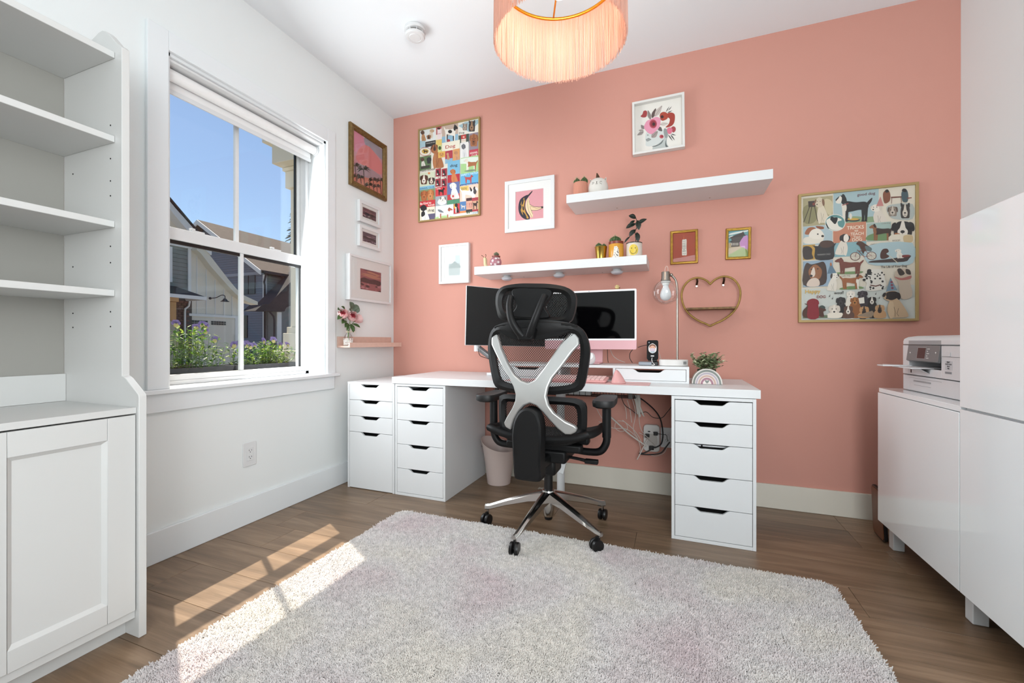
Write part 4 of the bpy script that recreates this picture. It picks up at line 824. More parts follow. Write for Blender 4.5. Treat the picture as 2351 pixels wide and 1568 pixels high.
    cell('#a8cf8e',655,640,896,835); a.blob('#dfe8dc',[(655,650),(895,620),(895,680),(655,720)]); a.stand((700,640,890,820),'#a8673f','#e4dbcd',0,'#e9e4da'); a.blob('#7a8f72',[(700,820),(800,795),(870,800),(800,825)])
    for x in (315,398):
        for y in (790,930): cell('#a02c3c',x,y,x+72,y+95); a.sit((x+8,y+15,x+60,y+90),'#2a1c20','#2a1c20',0); a.ell('#e6dfd6',x+25,y+72,12,8)
        a.ell('#8a4a55',x+50,y-28,16,18); a.ell('#e6e1d4',x+50,y-28,10,12); a.ell('#8a4a55',x+50,y+112,16,18); a.ell('#e6e1d4',x+50,y+112,10,12)
    cell('#7cb8d6',478,690,646,880); cell('#b5283a',478,878,646,990); a.text('#1c1a1c','dog',562,746,62,100); a.sit((505,790,625,970),'#cf7e4a','#c4723f',0,'#b0602f')
    cell('#5fa9d2',655,862,903,1010); a.text('#dceff5','SAFETY MATCH',780,858,34,240); a.stand((708,868,830,985),'#b5494b','#b5494b',1); cell('#27508a',655,1006,903,1022); a.text('#e6eef2','B. DOG TRADING CO LTD',780,1003,15,220)
    cell('#5f6c9c',480,985,646,1150); cell('#bd2f3a',483,1148,650,1222); cell('#4f8a6a',480,1222,650,1275); a.sit((500,978,650,1200),'#f0eee8','#f0eee8',0,'#dcd8d0'); a.ell('#d9d5cf',560,1165,36,40); a.ell('#c23b42',560,1165,14,16)
    cell('#e6c8b6',650,1030,906,1235); cell('#e6c06a',655,1035,770,1085); a.text('#3b3430','DOG',708,1060,40,76); a.stand((650,1030,905,1225),'#eceae6','#eceae6',1,None,'#2c2628'); a.blob('#2c2628',[(785,1035),(820,1080),(800,1100)]); a.blob('#4a4246',[(850,1050),(880,1100),(860,1140),(835,1110)])
    cell('#cdd2b8',100,858,308,1035); a.head((108,870,212,1000),'#5a3626','#e6ddd0','#4a2c20'); a.head((220,905,305,1000),'#4b3a34','#dccfc0','#35292a'); a.ell('#c98452',228,850,16,16)
    cell('#7fb4cc',104,1040,306,1080); a.text('#2c4a6a','KENNEL CLUB',205,1052,26,190)
    cell('#7d8a63',108,1085,312,1235); a.head((120,1090,215,1225),'#a55c33','#b56c40','#8c4a28'); a.head((205,1075,300,1215),'#bb7743','#c98a58','#9d5a30')
    cell('#bf3038',110,1240,320,1325); a.text('#f0e4dc','Be Kind to',190,1262,40,150); a.text('#f0e4dc','Animals',265,1285,34,90)
    cell('#c63a42',320,1052,476,1168); a.stand((350,1045,450,1150),'#1c1a1a','#1c1a1a',1); a.text('#f0e4dc','Scottie',362,1062,22,56)
    cell('#9aa0a6',322,1172,476,1295); a.blob('#e4e2de',[(350,1250),(400,1180),(450,1200),(470,1260),(400,1290)]); a.head((385,1170,460,1245),'#d9d4cc','#e4e0d9','#5a524d')
    cell('#dfd8c4',112,1330,320,1500); cell('#5a5470',222,1412,320,1482); a.sit((108,1285,250,1500),'#f0ece4','#232022',0,'#232022'); a.blob('#232022',[(135,1390),(170,1370),(185,1420),(140,1450)]); a.text('#232022','dog',264,1362,54,86)
    cell('#d9e6e2',325,1305,572,1475); a.blob('#a9c98a',[(330,1455),(450,1430),(560,1440),(568,1462),(340,1478)]); a.stand((340,1320,560,1465),'#eef0ee','#a85c46',1,None,'#8f4a38'); a.blob('#6f767c',[(355,1350),(400,1355),(440,1390),(380,1385)])
    cell('#c2323a',572,1272,656,1400); cell('#e2b13c',578,1275,615,1330); a.sit((580,1262,650,1392),'#2a2224','#2a2224',0,chest='#eeeae2')
    cell('#4f78a8',657,1245,741,1372); a.stand((665,1280,735,1340),'#c9c1ba'); cell('#d8834a',657,1372,741,1390)
    cell('#d9a08a',742,1228,826,1352); a.head((748,1250,790,1320),'#c98a78','#d9a596'); a.head((785,1250,824,1320),'#b5766a','#d9a596'); cell('#33302c',742,1352,826,1375)
    cell('#c99a80',827,1225,908,1352); a.stand((830,1225,904,1345),'#3a2a28','#3a2a28',1); cell('#9c3038',827,1352,908,1370); cell('#4a2c30',742,1195,820,1225); cell('#a33a44',820,1190,906,1222)
    cell('#2b2a2a',572,1408,640,1415); cell('#dcd8cc',572,1412,905,1450); a.ell('#3f5a3c',760,1395,10,10); a.ell('#3f5a3c',785,1392,10,10); a.text('#2f78a0','I woof!',858,1390,34,92)
    small=a
    # ---------------- banana
    a=A([(668,338),(975,315),(972,637),(665,665)],1)
    a.rect('#cf9298',660,325,980,660)
    a.blob('#2b2528',[(850,340),(856,346),(825,385),(800,410),(790,400),(815,372)])
    a.blob('#2a2430',[(805,378),(760,395),(718,430),(700,500),(706,570),(740,625),(795,652),(822,645),(822,610),(790,560),(775,500),(785,440),(812,400)])
    a.blob('#b98a3e',[(795,392),(755,420),(728,470),(722,530),(745,590),(790,635),(812,630),(780,570),(765,500),(775,440)])
    for p in ([(740,440),(760,425),(752,470),(735,490)],[(715,480),(735,500),(725,540),(708,530)],[(745,560),(775,590),(790,630),(760,615)],[(770,400),(795,392),(780,430),(768,440)],[(745,500),(760,510),(762,545),(748,540)]): a.blob('#2a2430',p)
    a.blob('#e3c7a0',[(812,410),(790,450),(780,510),(800,570),(835,625),(855,625),(858,590),(840,530),(825,470)]); a.line('#2b2528',[(808,420),(800,480),(815,560),(850,628)],3); a.line('#2b2528',[(820,440),(830,520),(856,590)],3)
    a.blob('#e0c09a',[(825,485),(870,510),(930,518),(968,515),(965,528),(910,550),(850,552),(835,520)]); a.line('#2b2528',[(825,485),(870,510),(930,515),(966,512)],4); a.line('#2b2528',[(838,550),(905,552),(966,528)],4); a.line('#2b2528',[(835,505),(900,530),(960,522)],3); a.ell('#2b2528',958,520,12,10)
    ban=a
    # ---------------- flower head portrait
    a=A([(230,435),(1205,275),(1180,1235),(215,1370)],1)
    a.rect('#dfdcd5',228,430,1205,1330)
    a.blob('#b3b9b6',[(590,1310),(580,1225),(640,1200),(780,1100),(800,1000),(905,960),(870,1100),(880,1200),(930,1275),(760,1290)]) ; a.blob('#c9cecb',[(440,980),(430,1060),(438,1130),(436,1200),(500,1222),(600,1205),(760,1130),(820,1040),(800,900),(600,880),(480,930)]); a.blob('#6a706f',[(560,1222),(700,1180),(800,1090),(760,1170),(640,1225)]); a.blob('#5b6160',[(905,1030),(860,1100),(860,1190),(925,1275),(840,1230),(845,1120)]); a.line('#3c3f40',[(440,1085),(500,1065),(550,1090)],9); a.blob('#8f9492',[(445,1085),(500,1072),(540,1095),(480,1125),(450,1115)]); a.ell('#55595a',485,1000,18,7); a.blob('#8b918f',[(820,880),(880,900),(890,1040),(840,1060),(810,960)])
    def leaf(c,x0,y0,x1,y1,w):
        dx,dy=x1-x0,y1-y0; L=(dx*dx+dy*dy)**.5; nx,ny=-dy/L*w,dx/L*w
        a.blob(c,[(x0,y0),(x0+dx*.35+nx,y0+dy*.35+ny),(x0+dx*.7+nx*.7,y0+dy*.7+ny*.7),(x1,y1),(x0+dx*.7-nx*.7,y0+dy*.7-ny*.7),(x0+dx*.35-nx,y0+dy*.35-ny)]); a.line('#4f4644',[(x0,y0),(x1,y1)],4)
    leaf('#8b827d',550,700,500,515,38); leaf('#5c4a46',580,670,665,480,38); leaf('#b9aea8',640,640,795,430,48); leaf('#a79f9a',720,700,930,650,40); leaf('#c9c0b8',740,800,905,780,40); leaf('#8a817e',410,880,350,800,36); leaf('#9c9490',400,930,265,1000,34); leaf('#b0a8a2',400,910,300,905,26)
    leaf('#9a8e8a',560,1050,690,930,52); leaf('#5d5553',700,850,780,930,40); leaf('#5b5a58',900,1000,985,1120,12); leaf('#4f4e4d',950,1000,1030,1110,12); leaf('#4f4e4d',960,990,1055,1015,10); leaf('#4a4948',870,560,940,455,8); leaf('#4a4948',900,575,1000,535,9); leaf('#4a4948',920,530,990,455,7)
    a.blob('#9c3a2e',[(900,590),(970,570),(1040,600),(1050,680),(1025,780),(960,840),(850,860),(920,790),(945,700),(905,660)]); a.blob('#a3402f',[(740,640),(760,580),(830,555),(900,590),(905,670),(860,710),(780,725)]); a.ell('#3a1c20',790,650,32,30); a.blob('#9c3b3c',[(345,630),(385,590),(410,530),(460,520),(485,560),(465,640),(400,655)]); a.blob('#a04248',[(960,880),(1010,840),(1055,870),(1050,930),(1000,960)])
    a.blob('#d991a8',[(480,720),(560,690),(660,650),(745,680),(750,780),(720,860),(660,920),(560,985),(470,940),(410,850),(440,770)]); a.ell('#b04a5c',600,785,78,88); a.ell('#8a2f3a',605,785,60,66); a.ell('#3e2024',612,790,30,34); a.blob('#cf6f86',[(880,890),(940,860),(990,900),(960,980),(900,980)]); a.ell('#b24a55',765,1035,42,36); a.ell('#7c2430',775,1030,16,18); a.line('#77777a',[(1085,1215),(1145,1205)],4)
    face=a
    # ---------------- temple
    a=A([(1590,345),(2008,318),(2000,905),(1575,912)],.75)
    a.rect('#6fa0a4',1580,330,2010,910); a.blob('#dfe3dd',[(1600,400),(1720,370),(1990,325),(2000,350),(1800,390),(1610,430)]); a.blob('#dfe3dd',[(1590,470),(1680,440),(1660,470),(1600,490)]); a.rect('#b9a384',1580,600,2005,910)
    a.poly('#4b4340',[(1590,495),(1720,430),(1870,375),(1900,352),(1935,425),(1998,432),(1900,452),(1880,520),(1840,580),(1640,590),(1590,575),(1650,550),(1640,505)]); a.rect('#5d544f',1640,585,1815,680); 
    for k in range(5): a.rect('#c9c4b8',1645+32*k,600,1660+32*k,655)
    for k in range(4): a.line('#7b706a',[(1650+5*k,505+22*k),(1890-12*k,470+26*k)],5)
    a.blob('#c48fc0',[(1820,620),(1850,540),(1910,470),(1990,440),(2004,600),(1995,740),(1930,730),(1850,690)]); a.blob('#8fa05a',[(1580,870),(1700,800),(1850,720),(1900,705),(2000,790),(2002,908),(1577,912)]); a.line('#4a5440',[(1945,740),(1985,830),(1985,900)],6)
    temple=a
    # ---------------- quote card
    a=A([(275,395),(768,362),(755,1025),(265,1035)],.75)
    a.rect('#a3401f',262,365,770,1040); a.blob('#dcd6c9',[(475,545),(520,532),(570,535),(565,700),(568,880),(510,888),(465,880),(470,700)])
    for t,y in (('JUST',622),('OVER',660),('HERE',694),('DOIN',730),('MY',764),('BEST',796)): a.text('#2b2320',t,515,y,26,70 if t!='MY' else 34)
    a.line('#4a3a30',[(480,565),(520,575),(560,560)],5); a.line('#4a3a30',[(480,850),(520,860),(555,850)],5)
    for y0,y1 in ((480,520),(905,930)): a.line('#d98a4a',[(510,y0),(508,y1)],8)
    for dx in (-22,0,22): a.line('#c0603a',[(510+dx*.4,470),(510+dx,420)],4); a.line('#c0603a',[(508+dx*.4,945),(508+dx,1000)],4)
    quote=a
    # ---------------- palms at sunset
    a=A([(310,235),(575,412),(560,865),(290,735)],.72)
    a.rect('#c88b95',290,230,580,870)
    a.blob('#d2869c',[(300,240),(400,300),(430,380),(380,460),(300,420)]); a.blob('#9a95a0',[(420,310),(570,420),(572,520),(500,450),(430,400)]); a.blob('#d77f80',[(380,400),(460,400),(565,560),(560,660),(430,600),(330,520)]); a.blob('#a58a92',[(330,560),(480,620),(560,700),(430,700),(300,640)]); a.blob('#c97a66',[(300,680),(430,700),(560,720),(560,860),(400,790),(292,735)])
    def palm(x,y,s,base):
        a.line('#2a1f1e',[(x,y),(x+3,base)],6)
        for k in range(9):
            t=-.5+k*(np.pi+1.0)/8; ex,ey=x+s*np.cos(t),y-s*.75*np.sin(t); mx,my=(x+ex)/2,(y+ey)/2-s*.18
            a.blob('#2c2722',[(x,y),(mx-3,my-4),(ex,ey+s*.15),(mx+2,my+8)])
    for p in ((320,590,56,745),(395,620,66,790),(330,690,45,740),(480,720,48,830),(545,720,44,850),(440,770,45,820),(510,780,42,850),(365,700,36,760)): palm(*p)
    palmp=a
    # ---------------- small shore photographs
    def shore(seed,pal):
        r=random.Random(seed); b=A([(0,0),(100,0),(100,100),(0,100)],1); b.rect(pal[0],0,0,100,100)
        for k in range(7):
            y=r.uniform(4,45); b.blob(pal[1+k%2],[(r.uniform(-5,30),y),(50,y-r.uniform(2,8)),(r.uniform(70,105),y+r.uniform(-3,6)),(60,y+r.uniform(4,9))])
        b.blob(pal[3],[(0,52),(20,40),(45,47),(70,42),(100,50),(100,62),(50,66),(0,62)])
        for k in range(16):
            x=r.uniform(2,98);y=r.uniform(64,98);s=r.uniform(4,11); b.blob(pal[3] if k%3 else pal[4],[(x-s,y),(x,y-s*.6),(x+s,y),(x,y+s*.5)])
        return b
    s1=shore(1,['#5a4248','#7c5a5c','#3e2c34','#2a1e26','#a08a8a']); s2=shore(2,['#4c4250','#8c7880','#3a3040','#221c28','#9c90a0']); s3=shore(5,['#8c4f52','#a8705a','#6b3442','#38161f','#a87076'])
    b=A([(0,0),(100,0),(100,100),(0,100)],1); b.rect('#e4e6e6',0,0,100,100); b.rect('#b9c6cc',55,20,80,50); b.rect('#a9b4b2',22,48,80,92); b.poly('#8d9a98',[(20,62),(52,40),(84,60),(84,66),(20,66)]); pale=b

    return {'big': big, 'small': small, 'banana': ban, 'portrait': face, 'temple': temple, 'quote': quote, 'palms': palmp, 'shore_a': s1, 'shore_b': s2, 'shore_c': s3, 'pale': pale}
ART = draw_art()
PRINT = M('printed_paper', '#ffffff', .6, vcol=True)
def make_print(T, w, h, key, parent, mat=None, name='print'):
    g = G(T); k = 0
    for mode, hexcol, data in ART[key].o:
        k += 1; d = -.00002*k; c = lin(hexcol)
        if mode == 2:
            tx, u, v, hh, ww = data; vs, fs = text_geo(tx, 1.0, .012)
            if not vs: continue
            x0, x1 = min(p[0] for p in vs), max(p[0] for p in vs); y0, y1 = min(p[1] for p in vs), max(p[1] for p in vs)
            sy = hh*h/max(1e-4, (y1-y0))*.8; sx = ww*w/(x1-x0) if ww > 0 else sy
            g.add([(u*w+(p[0]-(x0+x1)/2)*sx, d-.0001, v*h+(p[1]-(y0+y1)/2)*sy) for p in vs], fs, c); continue
        cl = lambda t, m: min(max(t, 0), m)
        pts = [(cl(u, 1)*w, d, cl(v, 1)*h) for u, v in data]
        if mode == 1: pts = [(cl(p.x, w), d, cl(p.z, h)) for p in bez(pts, 3, True)]
        g.add(pts, [tuple(range(len(pts)))], c)
    return g.build(name, mat or PRINT, parent, attr=True)
def loftframe(T, w, h, prof):
    g = G(T); vs = []
    for i, d in prof: vs += [(i, -d, i), (w-i, -d, i), (w-i, -d, h-i), (i, -d, h-i)]
    n = len(prof); return g.add(vs, [(r*4+k, r*4+(k+1) % 4, (r+1) % n*4+(k+1) % 4, (r+1) % n*4+k) for r in range(n) for k in range(4)])
def picture(lab, wall, a0, z0, w, h, art, fw, dep, fmat, prof=None, matw=0, glass=True, roll=0, recess=.006, pw=None, grp=None, matcol='#e9e9e6'):
    if wall == 'back': T = Matrix.Translation((a0, -.0008, z0)); loc = (a0+w/2, -.0, z0)
    else: T = Matrix.Translation((.0008, a0, z0)) @ Matrix.Rotation(PI/2, 4, 'Z'); loc = (0, a0+w/2, z0)
    if roll: T = T @ Matrix.Translation((w/2, 0, h/2)) @ Matrix.Rotation(math.radians(roll), 4, 'Y') @ Matrix.Translation((-w/2, 0, -h/2))
    t = thing('framed_picture', lab, 'picture', loc, grp)
    prof = prof or [(0, 0), (0, dep), (fw, dep), (fw, 0)]
    loftframe(T, w, h, prof).build('frame', fmat, t, bevel=.0012)
    d = dep-recess
    G(T).box(fw*.5, w-fw*.5, -d+.006, -.001, fw*.5, h-fw*.5).build('backing', M('backing_card', matcol, .8), t)
    if matw:
        mw, mh = (matw if isinstance(matw, tuple) else (matw, matw)); o_ = fw*.8; gm = G(T)
        out4 = [(o_, o_), (w-o_, o_), (w-o_, h-o_), (o_, h-o_)]; in4 = [(o_+mw, o_+mh), (w-o_-mw, o_+mh), (w-o_-mw, h-o_-mh), (o_+mw, h-o_-mh)]
        in5 = [(x+(.002 if x < w/2 else -.002), z+(.002 if z < h/2 else -.002)) for x, z in in4]
        gm.add([(x, -(d-.002), z) for x, z in out4]+[(x, -(d-.002), z) for x, z in in4]+[(x, -(d-.005), z) for x, z in in5], [(n, (n+1) % 4, (n+1) % 4+4, n+4) for n in range(4)]+[(n+4, (n+1) % 4+4, (n+1) % 4+8, n+8) for n in range(4)])
        gm.build('mat_board', M('mat_board', (.74, .735, .715), .85), t)
        make_print(T @ Matrix.Translation((o_+mw, -(d-.0055), o_+mh)), w-2*(o_+mw), h-2*(o_+mh), art, t)
    else: make_print(T @ Matrix.Translation((fw, -(d-.0055), fw)), w-2*fw, h-2*fw, art, t)
    if glass: G(T).box(fw, w-fw, -d-.001, -d, fw, h-fw).build('glass_pane', PGLASS, t)
    return t, T
GOLDP = [(0, 0), (0, .014), (.004, .020), (.010, .021), (.014, .016), (.018, .0165), (.022, .011), (.022, 0)]
picture('tall dog collage poster in thin gold frame near the left corner', 'back', .243, 1.885, .528, .722, 'small', .011, .02, GOLDM, recess=.004)
picture('big dog collage poster in thin gold frame on the right of the salmon wall', 'back', 2.755, 1.067, .531, .722, 'big', .013, .02, GOLDM, recess=.004)
picture('banana print in square white frame with wide mat', 'back', .968, 1.736, .366, .366, 'banana', .026, .018, VINYL, matw=.058, glass=False, recess=.005)
picture('small white frame with pale building print beside the left monitor', 'back', .434, 1.395, .252, .295, 'pale', .017, .03, VINYL, matw=.03, recess=.006)
picture('square white shadow-box with flower-head portrait above the upper shelf', 'back', 1.852, 2.146, .308, .334, 'portrait', .014, .042, M('grey_white_wood', '#d9d8d4', .6), recess=.026, roll=-.6, glass=False)
GP2 = [(a*.7, b*.8) for a, b in GOLDP]
picture('small gold frame with orange card carrying a white quote label', 'back', 2.078, 1.438, .158, .208, 'quote', .0155, .0168, GOLD, prof=GP2)
picture('small gold frame with temple and pink tree drawing', 'back', 2.387, 1.446, .134, .186, 'temple', .0155, .0168, GOLD, prof=GP2, roll=.8)
GP3 = [(0, 0), (0, .018), (.006, .026), (.014, .027), (.020, .020), (.028, .024), (.034, .018), (.038, .012), (.038, 0)]
picture('dull gold frame with sunset palm trees on the left wall', 'left', -.505, 2.045, .395, .432, 'palms', .036, .027, AGOLD, prof=GP3, recess=.016)
picture('small white frame with dark shore photo, the upper of two on the left wall', 'left', -.42, 1.815, .23, .152, 'shore_a', .022, .026, VINYL, matw=.022, grp='small white frames on the left wall')
picture('small white frame with dark shore photo, the lower of two on the left wall', 'left', -.42, 1.640, .23, .152, 'shore_b', .022, .026, VINYL, matw=.022, grp='small white frames on the left wall')
picture('large white frame with pink sunset shore photo above the picture ledge', 'left', -.535, 1.247, .458, .315, 'shore_c', .016, .04, VINYL, matw=(.100, .070), recess=.006)

# ================================================================= pendant lamp
LX, LY, LR = 1.712, -1.32, .2325
pen = thing('pendant_lamp', 'round ceiling pendant with long salmon pink fringe and gold ring', 'pendant lamp', (LX, LY, 2.05))
g = G(); g.tube([(LX+LR*math.cos(2*PI*k/64), LY+LR*math.sin(2*PI*k/64), 2.315) for k in range(64)], .0065, 8, closed=True); g.build('gold_ring', M('brass', '#c8882a', .3, .9), pen, smooth=60)
for k in range(3):
    a = math.radians(111+120*k); G().tube([(LX+LR*math.cos(a), LY+LR*math.sin(a), 2.316), (LX+.02*math.cos(a), LY+.02*math.sin(a), 2.316)], .0035, 8).build('spoke', MATS['brass'], pen, smooth=60)
G().lathe([(.022, 2.29), (.022, 2.36), (.006, 2.37), (.006, 2.73), (.05, 2.735), (.05, 2.7425)], (LX, LY, 0), 20).build('stem', MATS['brass'], pen, smooth=40)
rf = random.Random(9)
for layer, rad in enumerate((LR+.006, LR+.001)):
    g = G(); n = 900
    for k in range(n):
        a = 2*PI*(k+rf.random()*.6)/n; r0 = rad; r1 = rad+rf.uniform(-.003, .003); zb = 2.053+rf.uniform(-.006, .004)+(.003 if layer else 0); a1 = a+rf.uniform(-.006, .006)
        g.tube([(LX+r0*math.cos(a), LY+r0*math.sin(a), 2.321), (LX+r1*math.cos(a1), LY+r1*math.sin(a1), zb)], .00072, 3, caps=False)
    o = g.build('fringe', M('fringe_yarn', '#ecc4b2', .7, transl=.38), pen, smooth=179); o['kind'] = 'stuff'
blb = G().ball((LX, LY, 2.255), .038, 20, 12).build('bulb', M('lit_bulb', '#ffdcb4', .4, emit=9), pen, smooth=60)
pl2 = bpy.data.lights.new('pendant_light', 'POINT'); pl2.energy = 8; pl2.color = (1, .88, .74); pl2.shadow_soft_size = .05
po = bpy.data.objects.new('pendant_light', pl2); COL.objects.link(po); po.location = (LX, LY, 2.2)

# ================================================================= screens
def TM(o, xa, ya):      # frame from origin, x axis, out axis (normal towards viewer)
    x = Vector(xa).normalized(); n = Vector(ya).normalized(); z = x.cross(-n).normalized(); y = -n
    return Matrix(((x.x, y.x, z.x, o[0]), (x.y, y.y, z.y, o[1]), (x.z, y.z, z.z, o[2]), (0, 0, 0, 1)))
SCR = M('black_screen', '#030304', .06, spec=.5); ALW = M('pale_aluminium', '#dcdcde', .35, .2)
mo = thing('monitor', 'black flat monitor turned sideways on an arm, left of the chair', 'monitor', (1.118, -.29, .737))
xa = Vector((.402, .466, -.014)); T = TM((.917, -.524, .939), xa, (xa.normalized().cross(Vector((0, 0, 1)))))
G(T).box(0, .613, -.0, .012, 0, .361).build('bezel', BLACK, mo, bevel=.002)
G(T).box(.007, .606, -.0012, .0002, .020, .354).build('screen', M('matt_screen', '#0b0b0c', .35), mo)
G(T).box(.16, .45, .012, .04, .08, .30).build('rear_housing', ALW, mo, bevel=.008)
G(T).box(-.002, .615, .001, .010, -.0015, .3625).build('edge_trim', ALW, mo, bevel=.001)
AG = M('arm_grey', '#8f9092', .35, .7)
g = G(); g.tube([(1.07, -.22, 1.10), (.95, -.20, 1.00), (.875, -.27, .935)], .016, 10); g.build('arm', AG, mo, smooth=50)
G().lathe([(.022, -.03), (.022, .03)], (.875, -.275, .925), 16).build('arm_joint', ALW, mo, smooth=40)
g = G(); g.tube([(.885, -.27, .915), (.955, -.25, .86), (1.0, -.24, .815)], .019, 10); g.build('arm', AG, mo, smooth=50)
g = G(); g.lathe([(.018, .738), (.018, .84)], (1.0, -.235, 0), 16); g.box(.955, 1.02, -.30, -.22, .738, .756); g.build('clamp', ALW, mo, bevel=.002)
G().tube([tuple(p) for p in bez([(.885, -.29, .93), (.90, -.29, .87), (.94, -.27, .85), (.99, -.25, .83)], 5)], .0022, 6).build('cable', BLACK, mo)
im = thing('computer', 'all-in-one computer with black screen, white bezel and pink chin, on the riser', 'computer', (1.627, -.27, .8265))
bez_ = rrect(1.353, 1.900, .9135, 1.264, .009)
G().py(-.3055, bez_, .0115).build('housing', M('pink_aluminium', '#d6a7ac', .35, .15), im, bevel=.0012)
G().py(-.3062, rrect(1.3535, 1.8995, .9665, 1.2635, .008), .0012).build('white_bezel', M('white_bezel', '#e6e6e8', .25), im)
G().py(-.3068, rrect(1.364, 1.889, .977, 1.253, .002), .0012).build('screen', SCR, im)
G().lathe([(.0022, -.3072), (.0022, -.306)], (1.627, 0, 1.258), 10, 'y').build('camera_dot', BLACK, im)
G().prism([(1.562, -.21, .8275), (1.562, -.21, 1.06), (1.562, -.222, 1.06), (1.562, -.222, .834), (1.562, -.335, .834), (1.562, -.335, .8275)], (.132, 0, 0)).build('stand', MATS['pink_aluminium'], im, bevel=.002)
fg = thing('figurine', 'tiny yellow round figurine perched on the computer', 'figurine', (1.79, -.30, 1.2645))
G().ball((1.79, -.300, 1.2775), .013, 14, 10, (1, .9, 1)).build('body', M('figurine_yellow', '#c9b27a', .5), fg, smooth=60)
g = G()
for dx in (-.005, .005): g.ball((1.79+dx, -.3115, 1.281), .0016, 8, 6)
g.build('eyes', DARK, fg, kind='stuff'); G().ball((1.8035, -.300, 1.272), .004, 8, 6).build('paw', M('figurine_brown', '#6b4a30', .6), fg)
orb = thing('smart_speaker', 'round white desk speaker below the computer screen', 'speaker', (1.642, -.385, .8265))
G().lathe([(.016, .8275), (.030, .837), (.0365, .852), (.037, .866), (.031, .885), (.022, .895), (.0005, .897)], (1.642, -.385, 0), 32).build('shell', M('speaker_white', '#e3dfe0', .45), orb, smooth=60)
G(TM((1.642, -.385, .862), (.95, .25, 0), (.25, -.93, .25))).lathe([(.021, -.0365), (.019, -.0385), (.0005, -.039)], (0, 0, .006), 24, 'y').build('face_disc', M('speaker_face', '#eceeef', .3), orb, smooth=40)
# phone on charger
ph = thing('phone', 'black phone with round face sticker leaning on its charging stand', 'phone', (1.985, -.30, .8265))
T = TM((1.955, -.300, .857), (1, .02, 0), (0, -1, .15))
G(T).py(0, rrect(0, .062, 0, .112, .010), .009).build('body', M('phone_black', '#0b0c0e', .6, spec=.2), ph, bevel=.0015)
g = G(T); g.lathe([(.0035, -.001), (.0035, .0005)], (.012, 0, .098), 10, 'y'); g.build('camera_lens', M('lens_grey', '#9aa0a8', .3), ph)
def disc(pts, y): return G(T).py(y, pts, .0003)
el = lambda cx, cz, rx, rz, n=20: [(cx+rx*math.cos(2*PI*k/n), cz+rz*math.sin(2*PI*k/n)) for k in range(n)]
st = disc([(p.x, p.y) for p in bez([(.031, .093, 0), (.050, .080, 0), (.053, .060, 0), (.048, .045, 0), (.031, .036, 0), (.014, .045, 0), (.009, .060, 0), (.012, .080, 0)], 4, True)], -.0006).build('sticker', M('sticker_white', '#ddd8d6', .5), ph)
for nm, c, e in (('sticker_hair', '#7a5240', el(.031, .074, .018, .015)), ('sticker_skin', '#d9a78f', el(.031, .066, .0145, .014)), ('sticker_mask', '#c9b8c4', el(.031, .057, .0155, .0095)), ('sticker_beard', '#a9b6bf', el(.031, .046, .012, .008))):
    disc(e, {'sticker_hair': -.0008, 'sticker_skin': -.0010, 'sticker_mask': -.0012, 'sticker_beard': -.0011}[nm]).build(nm, M(nm, c, .6), st)
for dx in (-.005, .005): disc(el(.031+dx, .070, .0013, .0018, 8), -.0013).build('sticker_eye', DARK, st)
cg = thing('charging_stand', 'grey charging block under the black phone', 'charger', (1.97, -.31, .8265))
G().box(1.915, 1.985, -.36, -.28, .8272, .846).build('block', M('charger_grey', '#8b9098', .4, .3), cg, bevel=.003)
G().box(1.985, 2.018, -.345, -.27, .8272, .848).build('block', BLACK, cg, bevel=.003)
G().prism([(1.960, -.275, .848), (1.960, -.258, .848), (1.960, -.262, .93), (1.960, -.270, .93)], (.05, 0, 0)).build('rest', BLACK, cg, bevel=.002)
G().tube([tuple(p) for p in bez([(1.985, -.315, .868), (1.984, -.335, .858), (1.990, -.35, .842), (2.0, -.362, .834), (1.996, -.37, .8305), (1.985, -.365, .8305)], 5)], .0022, 6).build('charging_cable', M('cable_white', '#d8d6d4', .5), cg, smooth=60)
G(T).box(.022, .040, -.0055, -.0005, .017, .024).build('plug', MATS['cable_white'], cg, bevel=.001)
# desk lamp with glass globe
dl = thing('desk_lamp', 'desk lamp with clear glass globe and white drum base', 'desk lamp', (2.097, -.33, .8265))
bx, by = 2.097, -.33
g = G(); oval = [(bx+.075*math.cos(2*PI*k/40), by+.05*math.sin(2*PI*k/40)) for k in range(40)]
g.pz(.8272, oval, .0335).build('base', M('lamp_base_white', '#dcd9d6', .4), dl, bevel=.003, seg=3)
G().box(2.148, 2.163, -.372, -.35, .838, .852).build('usb_port', M('port_grey', '#6c6a68', .6), dl)
G().tube([tuple(p) for p in [(2.117, by, .86), (2.117, by, 1.15)]+bez([(2.117, by, 1.2), (2.116, by, 1.26), (2.108, by, 1.298), (2.088, by, 1.325)], 6)], .0058, 12).build('pole', STEEL, dl, smooth=60)
G().ball((2.086, by, 1.327), .0095, 12, 8).build('joint', STEEL, dl, smooth=60)
G().lathe([(.0005, 1.346), (.020, 1.346), (.0225, 1.342), (.0225, 1.310), (.026, 1.302), (.027, 1.297)], (2.057, by, 0), 28).build('socket_cap', STEEL, dl, smooth=35)
G().lathe([(.019, 1.2975), (.026, 1.293), (.026, 1.287), (.020, 1.283), (.018, 1.272), (.0005, 1.271)][::-1], (2.057, by, 0), 24).build('bulb_collar', M('ceramic_white', '#d9dbd8', .35), dl, smooth=40)
g = G(); zc = 1.232; R0 = .0705; pr = [(.023, 1.297)]
for k in range(1, 15):
    a = math.radians(18+k*10.2); pr.append((R0*math.sin(a), zc+R0*math.cos(a)))
g.lathe(pr, (2.057, by, 0), 40, cap0=False, cap1=False); gl = g.build('glass_globe', Glass('globe_glass', (.97, .98, .98), .05), dl, smooth=60)
bp_ = [(.0005, 1.186), (.012, 1.188), (.022, 1.195), (.0285, 1.207), (.0295, 1.220), (.026, 1.236), (.020, 1.250), (.0155, 1.262), (.0145, 1.272)]
